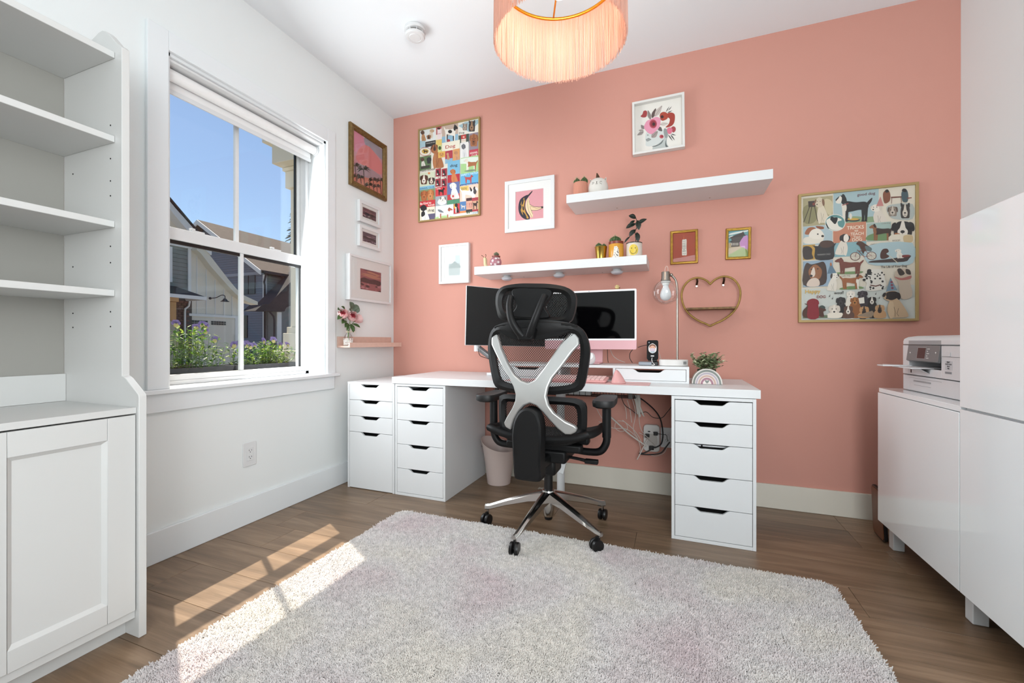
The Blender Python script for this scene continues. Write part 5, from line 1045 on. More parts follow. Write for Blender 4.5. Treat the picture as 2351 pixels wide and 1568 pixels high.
G().lathe(bp_, (2.057, by, 0), 28).build('bulb', M('bulb_white', '#e6e8ea', .35, transl=.2), dl, smooth=60)
G().tube([tuple(p) for p in bez([(2.053, by, 1.345), (2.056, by, 1.368), (2.062, by, 1.377), (2.068, by, 1.368), (2.070, by, 1.345)], 5)], .0024, 6).build('cord_loop', M('clear_cord', '#c9a79c', .3), dl, smooth=60)
# keyboard, mouse, mat
PK = M('pink_plastic', '#d79f9d', .5); PKL = M('pink_keycap', '#e3bdb9', .5)
mt = thing('desk_mat', 'pale pink desk mat along the front of the desk', 'desk mat', (1.6, -.515, .7375))
G().pz(.7376, rrect(1.20, 1.985, -.603, -.432, .012), .0022).build('mat', M('pink_leather', '#d9aead', .55), mt, bevel=.0006)
kb = thing('keyboard', 'pink keyboard with pale keycaps on the desk mat', 'keyboard', (1.58, -.505, .7398))
T = Matrix.Translation((1.40, -.572, .741)) @ Matrix.Rotation(math.radians(5), 4, 'X')
G(T).pz(0, rrect(0, .365, 0, .135, .014), .012).build('case', PK, kb, bevel=.003, seg=3)
for r in range(5):
    for c in range(15): G(T).box(.012+.0228*c, .0325+.0228*c, .010+.0235*r, .0305+.0235*r, .012, .0175).build('keycap', PKL, kb, bevel=.0012)
ms = thing('mouse', 'pink upright ergonomic mouse at the end of the keyboard', 'mouse', (1.828, -.545, .7398))
g = G(); N = 22
for z, rx, ry, ox in ((.0005, .036, .040, 0), (.006, .0375, .042, 0), (.018, .033, .038, -.002), (.034, .026, .032, -.004), (.050, .018, .025, -.006), (.062, .011, .018, -.008), (.069, .005, .010, -.010), (.0705, .001, .002, -.010)):
    for k in range(N): a = 2*PI*k/N; g.v.append(Vector((1.828+ox+rx*math.cos(a), -.545+ry*math.sin(a), .7400+z)))
for r in range(7):
    for k in range(N): g.f.append((r*N+k, r*N+(k+1) % N, (r+1)*N+(k+1) % N, (r+1)*N+k)); g.c.append(None)
g.f.append(tuple(range(N))[::-1]); g.c.append(None); g.build('shell', PK, ms, smooth=70)
G().tube([(1.828+.0385*math.cos(a), -.545+.043*math.sin(a), .7475) for a in [2*PI*k/30 for k in range(30)]], .0012, 6, closed=True).build('base_ring', PKL, ms)
# rainbow planter
rp = thing('rainbow_planter', 'rainbow-shaped pot with grey heart holding eucalyptus on the desk', 'plant pot', (2.261, -.37, .7375))
def half(r, y, t, nm, mat, hr=None): 
    P = [(2.261+r*math.cos(PI*k/28), .7382+(hr or r*1.1)*math.sin(PI*k/28)) for k in range(29)]; return G().py(y, P, t).build(nm, mat, rp, bevel=.0015 if t > .01 else 0)
half(.0735, -.402, .062, 'body', M('pot_cream', '#d9d2cb', .5))
for i, (r, c) in enumerate(((.067, '#7f8580'), (.058, '#ded7d2'), (.0545, '#b3a9b3'), (.046, '#e0d6d0'), (.0425, '#c0a398'), (.034, '#e0d6d0'), (.0305, '#a07584'), (.0205, '#e0d6d0'))):
    half(r, -.4024-.0004*(i+1), .0004, 'rainbow_stripe', M('stripe_'+c[1:], c, .6))
hp = [(p.x, p.y) for p in bez([(0, -.006, 0), (.009, .004, 0), (.0095, .0095, 0), (.005, .0115, 0), (0, .008, 0), (-.005, .0115, 0), (-.0095, .0095, 0), (-.009, .004, 0)], 4, True)]
G().py(-.4060, [(2.261+a, .7475+b) for a, b in hp], .0004).build('heart_emblem', M('stripe_7f8580', '#7f8580', .6), rp)
def leafcard(g, c, d, n, L, w):
    # small folded leaf: 6 triangles
    d = d.normalized(); s = d.cross(n).normalized(); n = s.cross(d)
    p = [c, c+d*L*.35+s*w*.5+n*w*.12, c+d*L*.75+s*w*.42+n*w*.1, c+d*L, c+d*L*.75-s*w*.42+n*w*.1, c+d*L*.35-s*w*.5+n*w*.12, c+d*L*.5]
    g.add(p, [(0, 1, 6), (1, 2, 6), (2, 3, 6), (3, 4, 6), (4, 5, 6), (5, 0, 6)])
re = random.Random(21); LA, LB, LC = G(), G(), G(); stg = G()
for k in range(120):
    a = re.uniform(0, 2*PI); b = re.uniform(.12, 1.25); d = Vector((math.cos(a)*math.sin(b)*1.15, math.sin(a)*math.sin(b)*.8, math.cos(b))); L = re.uniform(.05, .100)*(1.0 if b < .8 else 1.05)
    p0 = Vector((2.261+re.uniform(-.03, .03), -.37+re.uniform(-.015, .015), .808)); tip = p0+d*L
    if tip.z < .80: tip.z = .80+re.uniform(0, .02)
    tip.x = max(tip.x, 2.198 if tip.z < .875 else 2.186)
    stg.tube([p0, (p0+tip)/2+Vector((0, 0, .006)), tip], .0007, 4)
    for q in range(9):
        t = .25+.75*q/8; c = p0+(tip-p0)*t; aa = q*2.4; o = Vector((math.cos(aa), math.sin(aa), re.uniform(-.2, .7)))
        (LA if re.random() < .55 else (LB if re.random() < .6 else LC)).__class__; gg = re.choice((LA, LA, LA, LB, LC)); leafcard(gg, c, o, Vector((0, 0, 1))+o*.2, re.uniform(.013, .021), re.uniform(.011, .017))
for nm, gg, mm in (('leaves', LA, M('leaf_sage', '#9bb184', .6, mottle=(40, .35), transl=.15)), ('leaves', LB, M('leaf_pale', '#d3d7b4', .6, transl=.15)), ('leaves', LC, M('leaf_russet', '#5b4a35', .6)), ('stems', stg, M('stem_brown', '#6a6044', .7))):
    o = gg.build(nm, mm, rp); o['kind'] = 'stuff'
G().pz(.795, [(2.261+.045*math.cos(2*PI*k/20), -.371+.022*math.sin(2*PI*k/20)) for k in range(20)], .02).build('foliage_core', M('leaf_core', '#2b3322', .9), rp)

# ================================================================= heart shelf
hs = thing('heart_shelf', 'heart-shaped golden wire wall shelf with a small wooden plank', 'shelf', (2.3, -.04, 1.055))
HX = 2.301; HB = M('rattan_gold', '#a5823f', .5, .25, mottle=(50, .35))
hpts = [(0, 1.300), (.020, 1.322), (.052, 1.339), (.085, 1.341), (.120, 1.325), (.146, 1.292), (.158, 1.250), (.155, 1.205), (.140, 1.160), (.108, 1.118), (.065, 1.085), (.030, 1.068), (0, 1.052)]
full = [(HX+a, -.055, z) for a, z in hpts]+[(HX-a, -.055, z) for a, z in hpts[-2:0:-1]]
hpath = [tuple(p) for p in bez([(a, b, c) for a, b, c in full[:13]], 5)]+[tuple(p) for p in bez([full[12]]+full[13:]+[full[0]], 5)][1:-1]
G().tube(hpath, .0058, 8, closed=True).build('heart_ring', HB, hs, smooth=60)
G().box(HX-.131, HX+.131, -.098, -.0008, 1.149, 1.161).build('plank', M('bark_wood', '#8a6a44', .7, mottle=(50, .5), stretch=(1, 6, 1)), hs, bevel=.002)
for dx in (-.073, .073):
    G().tube([(HX+dx, -.055, 1.335), (HX+dx+.004, -.02, 1.325), (HX+dx, -.008, 1.305)], .006, 8).build('hook', M('dark_bronze', '#3c2a1c', .5, .6), hs, smooth=50)
    G().lathe([(.006, -.012), (.006, -.0008)], (HX+dx, 0, 1.297), 12, 'y').build('screw', STEEL, hs)
    
# ================================================================= shelf plants
CACT = M('cactus_green', '#3f5c2e', .6, mottle=(40, .4)); SPN = M('cactus_spine', '#b7a888', .6); SOIL = M('soil', '#2c211a', .95, bump=(300, .6, .003))
def cactus(parent, c, r, h, ribs=11, seed=1, spines=90, sl=.010, mat=None):
    rc = random.Random(seed); g = G(); n = ribs*4; m = 9; c = Vector(c)
    def pt(a, t):
        rr = r*(1+.10*math.cos(a*ribs))*math.sin(.25+(PI-.25)*t*.98+.02) if t < 1 else .0005; z = h*(1-math.cos(PI*t))/2
        rr = r*(1+.10*math.cos(a*ribs))*max(.02, math.sin(PI*(.14+.86*t)))
        return c+Vector((rr*math.cos(a), rr*math.sin(a), h*(t**.85)))
    for i in range(m+1):
        for k in range(n): g.v.append(pt(2*PI*k/n, i/m))
    for i in range(m):
        for k in range(n): g.f.append((i*n+k, i*n+(k+1) % n, (i+1)*n+(k+1) % n, (i+1)*n+k)); g.c.append(None)
    g.f.append(tuple(range(m*n, m*n+n))); g.c.append(None)
    g.build('cactus', mat or CACT, parent, smooth=80)
    s = G()
    for k in range(spines):
        a = 2*PI*rc.randrange(ribs)/ribs; t = rc.uniform(.25, 1); p = pt(a, t); d = (p-(c+Vector((0, 0, h*.45)))).normalized()+Vector((rc.uniform(-.5, .5), rc.uniform(-.5, .5), rc.uniform(-.3, .6)))
        s.tube([p, p+d.normalized()*sl*rc.uniform(.7, 1.3)], [.0005, .00015], 3, caps=False)
    o = s.build('spines', SPN, parent); o['kind'] = 'stuff'
Z1 = 1.462; Z2 = 1.867
t = thing('cactus_pot', 'shiny gold pot with small cacti on the lower shelf', 'plant pot', (1.672, -.15, Z1), 'potted plants on the lower shelf')
G().lathe([(.028, Z1+.0005), (.0375, Z1+.086), (.0395, Z1+.088), (.0385, Z1+.090), (.036, Z1+.088), (.034, Z1+.07)], (1.672, -.15, 0), 32, cap1=False).build('pot', M('gold_metal', '#c0a050', .25, 1), t, smooth=40)
G().lathe([(.0345, Z1+.068), (.0345, Z1+.078)], (1.672, -.15, 0), 24).build('soil', SOIL, t)
cactus(t, (1.660, -.155, Z1+.076), .019, .040, seed=2, spines=80, sl=.007); cactus(t, (1.690, -.148, Z1+.076), .015, .034, seed=3, spines=60, sl=.006)
t = thing('cactus_mug', 'mustard mug with white tiger drawing and a spiny cactus', 'plant pot', (1.765, -.15, Z1), 'potted plants on the lower shelf')
G().lathe([(.044, Z1+.0005), (.0455, Z1+.004), (.0455, Z1+.094), (.044, Z1+.096), (.042, Z1+.094), (.042, Z1+.07)], (1.765, -.15, 0), 36, cap1=False).build('mug', M('mustard_glaze', '#cf9434', .25), t, smooth=40)
G().lathe([(.0435, Z1+.0955), (.0455, Z1+.112), (.0435, Z1+.1135), (.041, Z1+.111), (.040, Z1+.095)], (1.765, -.15, 0), 32, cap1=False).build('inner_pot', M('red_brown_glaze', '#7c3520', .4), t, smooth=40)
G().lathe([(.0405, Z1+.090), (.0405, Z1+.104)], (1.765, -.15, 0), 24).build('soil', SOIL, t)
cactus(t, (1.760, -.152, Z1+.100), .032, .052, ribs=12, seed=5, spines=170, sl=.012)
def wrap(cx, cy, r, pts, mat, name, parent, face=-1.35, off=.0006):
    # flat print wrapped on a cylinder; pts in metres (arc, z)
    g = G(); g.add([(cx+(r+off)*math.cos(face+p[0]/r), cy+(r+off)*math.sin(face+p[0]/r), p[1]) for p in pts], [tuple(range(len(pts)))]); return g.build(name, mat, parent)
def wblob(pts, n=4): return [(p.x, p.y) for p in bez([(a, b, 0) for a, b in pts], n, True)]
def wgrid(cx, cy, r, poly, mat, name, parent, face, off):
    # split a wide print into vertical strips so that it follows the cylinder
    g = G(); xs = [p[0] for p in poly]; N = 12; x0, x1 = min(xs), max(xs)
    def span(x):
        z = []
        for i in range(len(poly)):
            a, b = poly[i], poly[(i+1) % len(poly)]
            if (a[0]-x)*(b[0]-x) <= 0 and abs(a[0]-b[0]) > 1e-9: z.append(a[1]+(b[1]-a[1])*(x-a[0])/(b[0]-a[0]))
        return (min(z), max(z)) if z else (poly[0][1],)*2
    S = [x0+(x1-x0)*(.002+.996*k/N) for k in range(N+1)]; Z = [span(x) for x in S]
    P = lambda x, z: (cx+(r+off)*math.cos(face+x/r), cy+(r+off)*math.sin(face+x/r), z)
    for k in range(N): g.add([P(S[k], Z[k][0]), P(S[k+1], Z[k+1][0]), P(S[k+1], Z[k+1][1]), P(S[k], Z[k][1])], [(0, 1, 2, 3)])
    return g.build(name, mat, parent)
FT = -PI/2+.10
WP = M('print_white', '#e2dcd3', .4); BP = M('print_black', '#1b1a1c', .5)
tg = [(-.024, 0), (-.014, .022), (-.015, .040), (-.011, .058), (-.012, .072), (-.004, .070), (.004, .073), (.010, .066), (.018, .050), (.019, .028), (.016, 0)]
wgrid(1.765, -.15, .0455, wblob([(a, Z1+.006+b) for a, b in tg]), WP, 'tiger_print', t, FT, .0008)
for q in ([(-.008, .062), (-.001, .060), (-.002, .063)], [(0, .066), (.006, .060), (.003, .066)], [(-.010, .050), (-.004, .046), (-.006, .051)], [(.006, .050), (.015, .040), (.012, .048)], [(.004, .040), (.014, .028), (.016, .034), (.008, .042)], [(-.010, .034), (.002, .024), (-.002, .031)], [(0, .020), (.012, .010), (.013, .016), (.004, .023)], [(-.014, .022), (-.006, .014), (-.008, .021)], [(-.006, .010), (.002, .002), (.0, .008)], [(.010, .058), (.017, .050), (.014, .058)]):
    wrap(1.765, -.15, .0455, [(a, Z1+.006+b) for a, b in q], BP, 'tiger_stripe', t, FT, .0014)
t = thing('plant_mug', 'white mug with yellow smiley face holding a dark rubber plant', 'plant pot', (1.873, -.15, Z1), 'potted plants on the lower shelf')
G().lathe([(.045, Z1+.0005), (.0475, Z1+.004), (.0475, Z1+.090), (.046, Z1+.092), (.044, Z1+.090), (.044, Z1+.07)], (1.873, -.15, 0), 36, cap1=False).build('mug', M('white_glaze', '#d3cabf', .3), t, smooth=40)
G().lathe([(.0465, Z1+.0915), (.0475, Z1+.0965), (.044, Z1+.0975), (.042, Z1+.0925)], (1.873, -.15, 0), 32, cap1=False).build('black_rim', BLACK, t, smooth=40)
G().lathe([(.0435, Z1+.080), (.0435, Z1+.090)], (1.873, -.15, 0), 24).build('soil', SOIL, t)
FS = -PI/2-.02
wgrid(1.873, -.15, .0475, [(.029*math.cos(2*PI*k/32), Z1+.048+.033*math.sin(2*PI*k/32)) for k in range(32)], M('smiley_yellow', '#d9bd45', .35), 'smiley_face', t, FS, .0008)
for dx in (-.010, .011): wgrid(1.873, -.15, .0475, [(dx+.0020*math.cos(2*PI*k/12), Z1+.058+.0045*math.sin(2*PI*k/12)) for k in range(12)], BP, 'smiley_eye', t, FS, .0016)
g = G()
for k in range(12):
    a0, a1 = PI+PI*k/12, PI+PI*(k+1)/12
    P = lambda a, r: (1.873+(.0475+.0016)*math.cos(FS+(.0195*math.cos(a)*r)/.0475), -.15+(.0475+.0016)*math.sin(FS+(.0195*math.cos(a)*r)/.0475), Z1+.047+.024*math.sin(a)*r)
    g.add([P(a0, 1), P(a1, 1), P(a1, .9), P(a0, .9)], [(0, 1, 2, 3)])
g.build('smiley_mouth', BP, t)
RUB = M('rubber_leaf', '#17241a', .3, mottle=(30, .3))
stm = bez([(1.878, -.15, Z1+.088), (1.884, -.15, Z1+.13), (1.878, -.15, Z1+.165), (1.890, -.15, Z1+.20), (1.885, -.15, Z1+.245)], 5)
G().tube([tuple(p) for p in stm], .0022, 8).build('stem', M('rubber_stem', '#2e241c', .6), t, smooth=60)
def bigleaf(parent, base, tip, w, nrm, mat=RUB, name='leaf'):
    b, e = Vector(base), Vector(tip); d = e-b; L = d.length; d.normalize(); n = Vector(nrm).normalized(); s = d.cross(n).normalized(); n = s.cross(d); g = G(); vs = []
    prof = [(0, .03), (.1, .35), (.25, .75), (.45, 1), (.65, .95), (.82, .65), (.93, .3), (1, .0)]
    for t_, ww in prof:
        c = b+d*L*t_+n*(.10*L*math.sin(PI*t_)); 
        for k in (-1, -.5, 0, .5, 1): vs.append(c+s*(k*ww*w/2)+n*(abs(k)*ww*w*.16))
    fs = [(i*5+j, i*5+j+1, (i+1)*5+j+1, (i+1)*5+j) for i in range(7) for j in range(4)]
    g.add(vs, fs); return g.build(name, mat, parent, smooth=80, solid=.0006)
for b, e, w in (((1.885, Z1+.245), (1.842, Z1+.263), .032), ((1.878, Z1+.235), (1.845, Z1+.205), .018), ((1.884, Z1+.215), (1.826, Z1+.187), .030), ((1.888, Z1+.205), (1.948, Z1+.232), .027), ((1.893, Z1+.235), (1.902, Z1+.170), .032), ((1.880, Z1+.180), (1.846, Z1+.135), .028), ((1.849, Z1+.140), (1.815, Z1+.098), .012), ((1.888, Z1+.162), (1.898, Z1+.098), .029)):
    bigleaf(t, (b[0], -.152, b[1]), (e[0], -.168, e[1]), w, (.1, -1, .35))
# snail pot
t = thing('snail_pot', 'pink snail-shaped pot with white flowers and a little round cactus', 'plant pot', (.93, -.15, Z1))
SN = M('snail_shell_pink', '#a8717b', .35); G().ball((.955, -.15, Z1+.0415), .041, 28, 18, (1, .9, 1)).build('shell', SN, t, smooth=70)
g = G(); g.tube([tuple(p) for p in bez([(.925, -.15, Z1+.008), (.895, -.15, Z1+.010), (.878, -.15, Z1+.028), (.876, -.15, Z1+.055), (.874, -.15, Z1+.072), (.868, -.15, Z1+.078)], 5)], [.008]*3+[.012]*18+[.009]*5, 12); g.build('neck', M('snail_cream', '#cbbd95', .5), t, smooth=60)
for dx, dz in ((-.012, .0), (.010, .004)):
    o = G().tube([tuple(p) for p in bez([(.874+dx*.3, -.155, Z1+.075), (.876+dx, -.158, Z1+.088+dz), (.870+dx*1.3, -.16, Z1+.094+dz)], 4)], .0016, 6).build('feeler', M('feeler_brown', '#5a3524', .5), t, smooth=60)
    G().ball((.870+dx*1.3, -.16, Z1+.094+dz), .003, 10, 8).build('feeler_tip', MATS['feeler_brown'], o, smooth=60)
G().lathe([(.026, Z1+.072), (.029, Z1+.084), (.024, Z1+.085)], (.958, -.15, 0), 24).build('opening_rim', M('snail_rim', '#7c3f3a', .5), t, smooth=40)
for az, el_ in ((-1.75, .15), (-1.15, .55), (-2.3, .75), (-2.15, -.35), (-1.3, -.5), (-.75, -.1), (-1.65, -.85), (-2.75, .1), (-.6, .6)):
    d = Vector((math.cos(az)*math.cos(el_), math.sin(az)*math.cos(el_), math.sin(el_))); c = Vector((.955, -.15, Z1+.0415))+Vector((d.x*.0413, d.y*.0373, d.z*.0413)); u = d.cross(Vector((0, 0, 1))).normalized(); v = d.cross(u)
    P = [c+(u*math.cos(2*PI*k/20)+v*math.sin(2*PI*k/20))*(.0095 if k % 4 in (0, 1, 3) and k % 4 != 2 else .005)+d*.0006 for k in range(20)]
    f = G(); f.add([c+d*.0014]+P, [(0, k+1, (k+1) % 20+1) for k in range(20)]); f.build('flower_print', M('flower_white', '#e6d8d8', .5), t)
cactus(t, (.960, -.15, Z1+.082), .017, .030, ribs=13, seed=8, spines=120, sl=.004, mat=M('cactus_grey', '#5f604c', .7))
# upper shelf
t = thing('cactus_pot', 'ribbed pink pot with two spiny cacti on the upper shelf', 'plant pot', (1.545, -.16, Z2))
g = G(); n = 72
for r, z in ((.040, .0005), (.0445, .05), (.0445, .092), (.0425, .097), (.040, .094), (.040, .075)):
    for k in range(n): a = 2*PI*k/n; rr = r+(.0016 if k % 2 and .01 < z+.02 < .112 and r > .0426 else 0); g.v.append(Vector((1.545+rr*math.cos(a), -.16+rr*math.sin(a), Z2+z)))
for i in range(5):
    for k in range(n): g.f.append((i*n+k, i*n+(k+1) % n, (i+1)*n+(k+1) % n, (i+1)*n+k)); g.c.append(None)
g.f.append(tuple(range(n))[::-1]); g.c.append(None); g.build('pot', M('terracotta_pink', '#c3846f', .7), t)
G().lathe([(.0405, Z2+.072), (.0405, Z2+.082)], (1.545, -.16, 0), 24).build('soil', SOIL, t)
cactus(t, (1.524, -.165, Z2+.080), .020, .052, seed=12, spines=120, sl=.010); cactus(t, (1.568, -.155, Z2+.080), .021, .058, seed=13, spines=130, sl=.009)
t = thing('cat_pot', 'round white cat-face pot with a single cactus spike', 'plant pot', (1.656, -.155, Z2))
cb = [(.040, .0005), (.052, .012), (.060, .032), (.0615, .055), (.056, .080), (.044, .100), (.030, .109), (.026, .108), (.024, .09)]
G().lathe([(r, Z2+z) for r, z in cb], (1.656, -.155, 0), 36, cap1=False).build('body', M('cat_white', '#d5d2cb', .6), t, smooth=60)
G().lathe([(.0255, Z2+.092), (.0255, Z2+.102)], (1.656, -.155, 0), 20).build('soil', SOIL, t)
for s in (-1, 1):
    e = G().prism([(1.656+s*.030, -.165, Z2+.096), (1.656+s*.050, -.160, Z2+.083), (1.656+s*.051, -.163, Z2+.116)], (0, .010, 0)).build('ear', MATS['cat_white'], t, bevel=.003)
    G().prism([(1.656+s*.034, -.1665, Z2+.096), (1.656+s*.047, -.1625, Z2+.088), (1.656+s*.048, -.165, Z2+.108)], (0, .001, 0)).build('ear_inside', M('cat_grey', '#8a857c', .6), e)
def onbody(a, z, off=.0008):
    rr = next((cb[i][0]+(cb[i+1][0]-cb[i][0])*(z-cb[i][1])/(cb[i+1][1]-cb[i][1]) for i in range(6) if cb[i][1] <= z <= cb[i+1][1]), .05)+off
    return (1.656+rr*math.cos(-PI/2+a), -.155+rr*math.sin(-PI/2+a), Z2+z)
for nm, path in (('whisker', [(-.30, .072), (-.42, .076), (-.52, .074)]), ('whisker', [(-.30, .066), (-.42, .068), (-.50, .063)]), ('whisker', [(.30, .070), (.44, .076), (.56, .073)]), ('whisker', [(.30, .064), (.42, .062), (.50, .056)]), ('mouth', [(-.10, .062), (-.05, .058), (0, .064), (.05, .058), (.10, .062)]), ('nose_line', [(0, .064), (0, .070)])):
    G().tube([onbody(*p) for p in path], .0011, 5).build(nm, M('cat_line', '#5c564f', .6), t)
G().ball(onbody(0, .073, 0), .0032, 10, 6).build('nose', MATS['cat_line'], t)
G().tube([(1.652, -.155, Z2+.098), (1.653, -.156, Z2+.125), (1.648, -.157, Z2+.148)], [.0115, .011, .003], 10).build('cactus_spike', M('spike_brown', '#4a3420', .8, bump=(200, .8, .003)), t, smooth=40)

# ================================================================= flowers in a bottle on the ledge
t = thing('flower_vase', 'glass bottle vase with lace band and pink peonies on the ledge', 'vase', (.055, -.565, .9315))
vx, vy = .055, -.565
G().lathe([(.026, .9318), (.0275, .935), (.0275, .985), (.024, 1.0), (.014, 1.012), (.012, 1.02), (.012, 1.036), (.0145, 1.040), (.0145, 1.044), (.0125, 1.044)], (vx, vy, 0), 28, cap1=False).build('bottle', Glass('bottle_glass', (.93, .93, .93), .06), t, smooth=50)
g = G(); rl = random.Random(2)
for r in range(4):
    for k in range(14):
        a = 2*PI*(k+.5*(r % 2))/14; c = Vector((vx+.0283*math.cos(a), vy+.0283*math.sin(a), .941+.0115*r)); u = Vector((-math.sin(a), math.cos(a), 0))
        if r == 3 and k % 3 == 0: continue
        g.tube([c+u*(.0055*math.cos(2*PI*q/8))+Vector((0, 0, .0055*math.sin(2*PI*q/8))) for q in range(8)], .0014, 4, closed=True)
o = g.build('lace_band', M('lace_white', '#e8e4de', .8), t); o['kind'] = 'stuff'
G().tube([(vx+.0135*math.cos(2*PI*k/16), vy+.0135*math.sin(2*PI*k/16), 1.024) for k in range(16)], .002, 6, closed=True).build('twine', M('twine', '#d8c9a4', .9), t)
for e in ((.02, .045, -.022), (.025, .04, .004), (.03, .03, .012)): G().tube([tuple(p) for p in bez([(vx+.012, vy+.004, 1.024), (vx+.02, vy+.02, 1.028), (vx+e[0], vy+e[1], 1.024+e[2])], 4)], .0007, 4).build('twine_end', MATS['twine'], t)
SG = M('flower_stem', '#5c7f3e', .6)
heads = [((.070, -.630, 1.135), .036, (.5, -.5, .5)), ((.088, -.567, 1.125), .037, (.75, -.35, .35)), ((.060, -.478, 1.115), .034, (.45, .75, .35)), ((.035, -.575, 1.15), .026, (-.1, .1, 1))]
PO = M('peony_outer', '#eccfcc', .6, mottle=(25, .0, '#e2a4a4'), transl=.15); PI_ = M('peony_inner', '#d8606a', .6, mottle=(30, .3), transl=.1)
for c, r, ax in heads:
    c = Vector(c); ax = Vector(ax).normalized(); G().tube([tuple(p) for p in bez([(vx, vy, .95), (vx+(c.x-vx)*.15, vy+(c.y-vy)*.1, 1.04), tuple(c-ax*r*.6)], 5)], .002, 6).build('stem', SG, t, smooth=60)
    u = ax.orthogonal().normalized(); v = ax.cross(u); bl_ = None
    for ring, (n, rr, op, hh, mt_) in enumerate(((6, 1.0, .75, 1.2, PO), (6, .85, .50, 1.25, PO), (5, .62, .30, 1.15, PI_), (5, .40, .15, 1.0, PI_))):
        for k in range(n):
            a = 2*PI*(k+.5*ring)/n; e = u*math.cos(a)+v*math.sin(a); s = ax.cross(e); g = G(); vs = []
            for i in range(6):
                tt = i/5; rad = r*rr*(math.sin(PI*.5*min(1, tt*1.5))*(1) - (1-op)*.55*tt**2); up = r*(-.7+hh*1.25*tt)
                wv = r*(.25+.62*math.sin(PI*min(1, .12+tt*.8)))*rr*(.9 if i < 5 else .55)
                for q in (-1, -.5, 0, .5, 1): vs.append(c+e*(rad-abs(q)**2*wv*.42)+s*(q*wv*.9)+ax*(up-.10*r*abs(q)**2))
            g.add(vs, [(i*5+j, i*5+j+1, (i+1)*5+j+1, (i+1)*5+j) for i in range(5) for j in range(4)])
            pt_ = g.build('peony' if bl_ is None else 'petal', mt_, bl_ or t, smooth=80)
            bl_ = bl_ or pt_
EU = M('eucalyptus_leaf', '#5d6a58', .55, mottle=(30, .25)); GR = M('green_leaf', '#3e5c2c', .5, mottle=(40, .3), transl=.1)
for b, e, w in (((.07, -.545, 1.18), (.085, -.585, 1.225), .040), ((.07, -.55, 1.17), (.085, -.59, 1.172), .042), ((.06, -.535, 1.17), (.075, -.488, 1.205), .050), ((.075, -.53, 1.155), (.095, -.503, 1.19), .034)): bigleaf(t, b, e, w, (1, -.4, .2), EU, 'eucalyptus_leaf')
G().tube([tuple(p) for p in bez([(vx, vy, 1.0), (.06, -.555, 1.1), (.07, -.54, 1.19)], 5)], .0015, 6).build('stem', MATS['stem_brown'], t)
for b, e, w in (((.06, -.60, 1.10), (.10, -.672, 1.075), .034), ((.065, -.585, 1.085), (.10, -.645, 1.05), .024), ((.06, -.57, 1.08), (.10, -.628, 1.032), .020), ((.06, -.55, 1.08), (.095, -.56, 1.02), .030), ((.065, -.54, 1.08), (.095, -.495, 1.055), .022), ((.06, -.63, 1.13), (.09, -.70, 1.10), .030), ((.05, -.63, 1.16), (.075, -.682, 1.165), .034), ((.06, -.60, 1.165), (.07, -.645, 1.19), .024), ((.06, -.56, 1.07), (.085, -.535, 1.03), .02)): bigleaf(t, b, e, w, (.8, -.4, .6), GR, 'leaf')

# ================================================================= waste bin
t = thing('waste_bin', 'pale pink plastic waste bin with slanted rim under the desk', 'bin', (.985, -.165, 0))
g = G(); N = 40; rowsb = 12
def binpt(k, i, ins=0):
    a = 2*PI*k/N; tt = i/rowsb; top = .262+.036*math.cos(a-PI*.97)+.006*math.cos(2*a); z = .001+(top-.001)*tt; r = .079+.030*tt+.014*tt**3-ins
    return Vector((.985+r*math.cos(a), -.165+r*math.sin(a), z+(ins*1.5 if i == 0 else 0)))
for ins in (0, .003):
    for i in range(rowsb+1):
        for k in range(N): g.v.append(binpt(k, i, ins))
K = (rowsb+1)*N
for i in range(rowsb):
    for k in range(N):
        g.f.append((i*N+k, i*N+(k+1) % N, (i+1)*N+(k+1) % N, (i+1)*N+k)); g.f.append((K+i*N+k, K+(i+1)*N+k, K+(i+1)*N+(k+1) % N, K+i*N+(k+1) % N))
for k in range(N): g.f.append((rowsb*N+k, rowsb*N+(k+1) % N, K+rowsb*N+(k+1) % N, K+rowsb*N+k))
g.f.append(tuple(range(N))[::-1]); g.f.append(tuple(range(K, K+N))); g.c = [None]*len(g.f)
g.build('body', M('bin_pink', '#dfcdc6', .35, transl=.15), t, smooth=60)
p = binpt(22, 10, -.001); G(Matrix.Translation(p) @ Matrix.Rotation(2*PI*22/N+PI/2, 4, 'Z')).py(-.0015, rrect(-.016, .016, -.006, .006, .0055), .002).build('handle_hole', DARK, t)

# ================================================================= power points and cables under the desk
o1 = outlet(x=2.058, z=.296, lab='double wall outlet partly hidden by the right drawer unit'); 
sp_ = thing('surge_protector', 'white plug-in surge protector on the salmon wall under the desk', 'surge protector', (1.968, -.0, .268))
G().py(-.034, rrect(1.919, 2.016, .268, .437, .022), .033).build('body', M('surge_white', '#cfccc8', .4), sp_, bevel=.005, seg=3)
G().py(-.036, rrect(1.934, 2.001, .300, .382, .03), .003).build('face_plate', M('surge_grey', '#b8b2ac', .4), sp_, bevel=.001)
for x, z in ((1.953, .395), (1.985, .392), (1.99, .30)): G().box(x-.007, x+.007, -.0365, -.033, z-.003, z+.003).build('socket_slot', DARK, sp_)
for x, z, s in ((1.993, .388, .012), (1.968, .298, .014), (1.943, .372, .013)): G().box(x-s, x+s, -.065, -.036, z-s*.8, z+s*.8).build('plug', BLACK, sp_, bevel=.003)
def cable(lab, pts, r, mat, grp=None, n=8):
    P = [tuple(p) for p in bez(pts, n)]; o = G().tube(P, r, 7).build('cable', mat, None, smooth=60); return tag(o, lab, 'cable', grp)
BK = M('cable_black', '#101010', .45); WC = M('cable_cream', '#c9c2bb', .5)
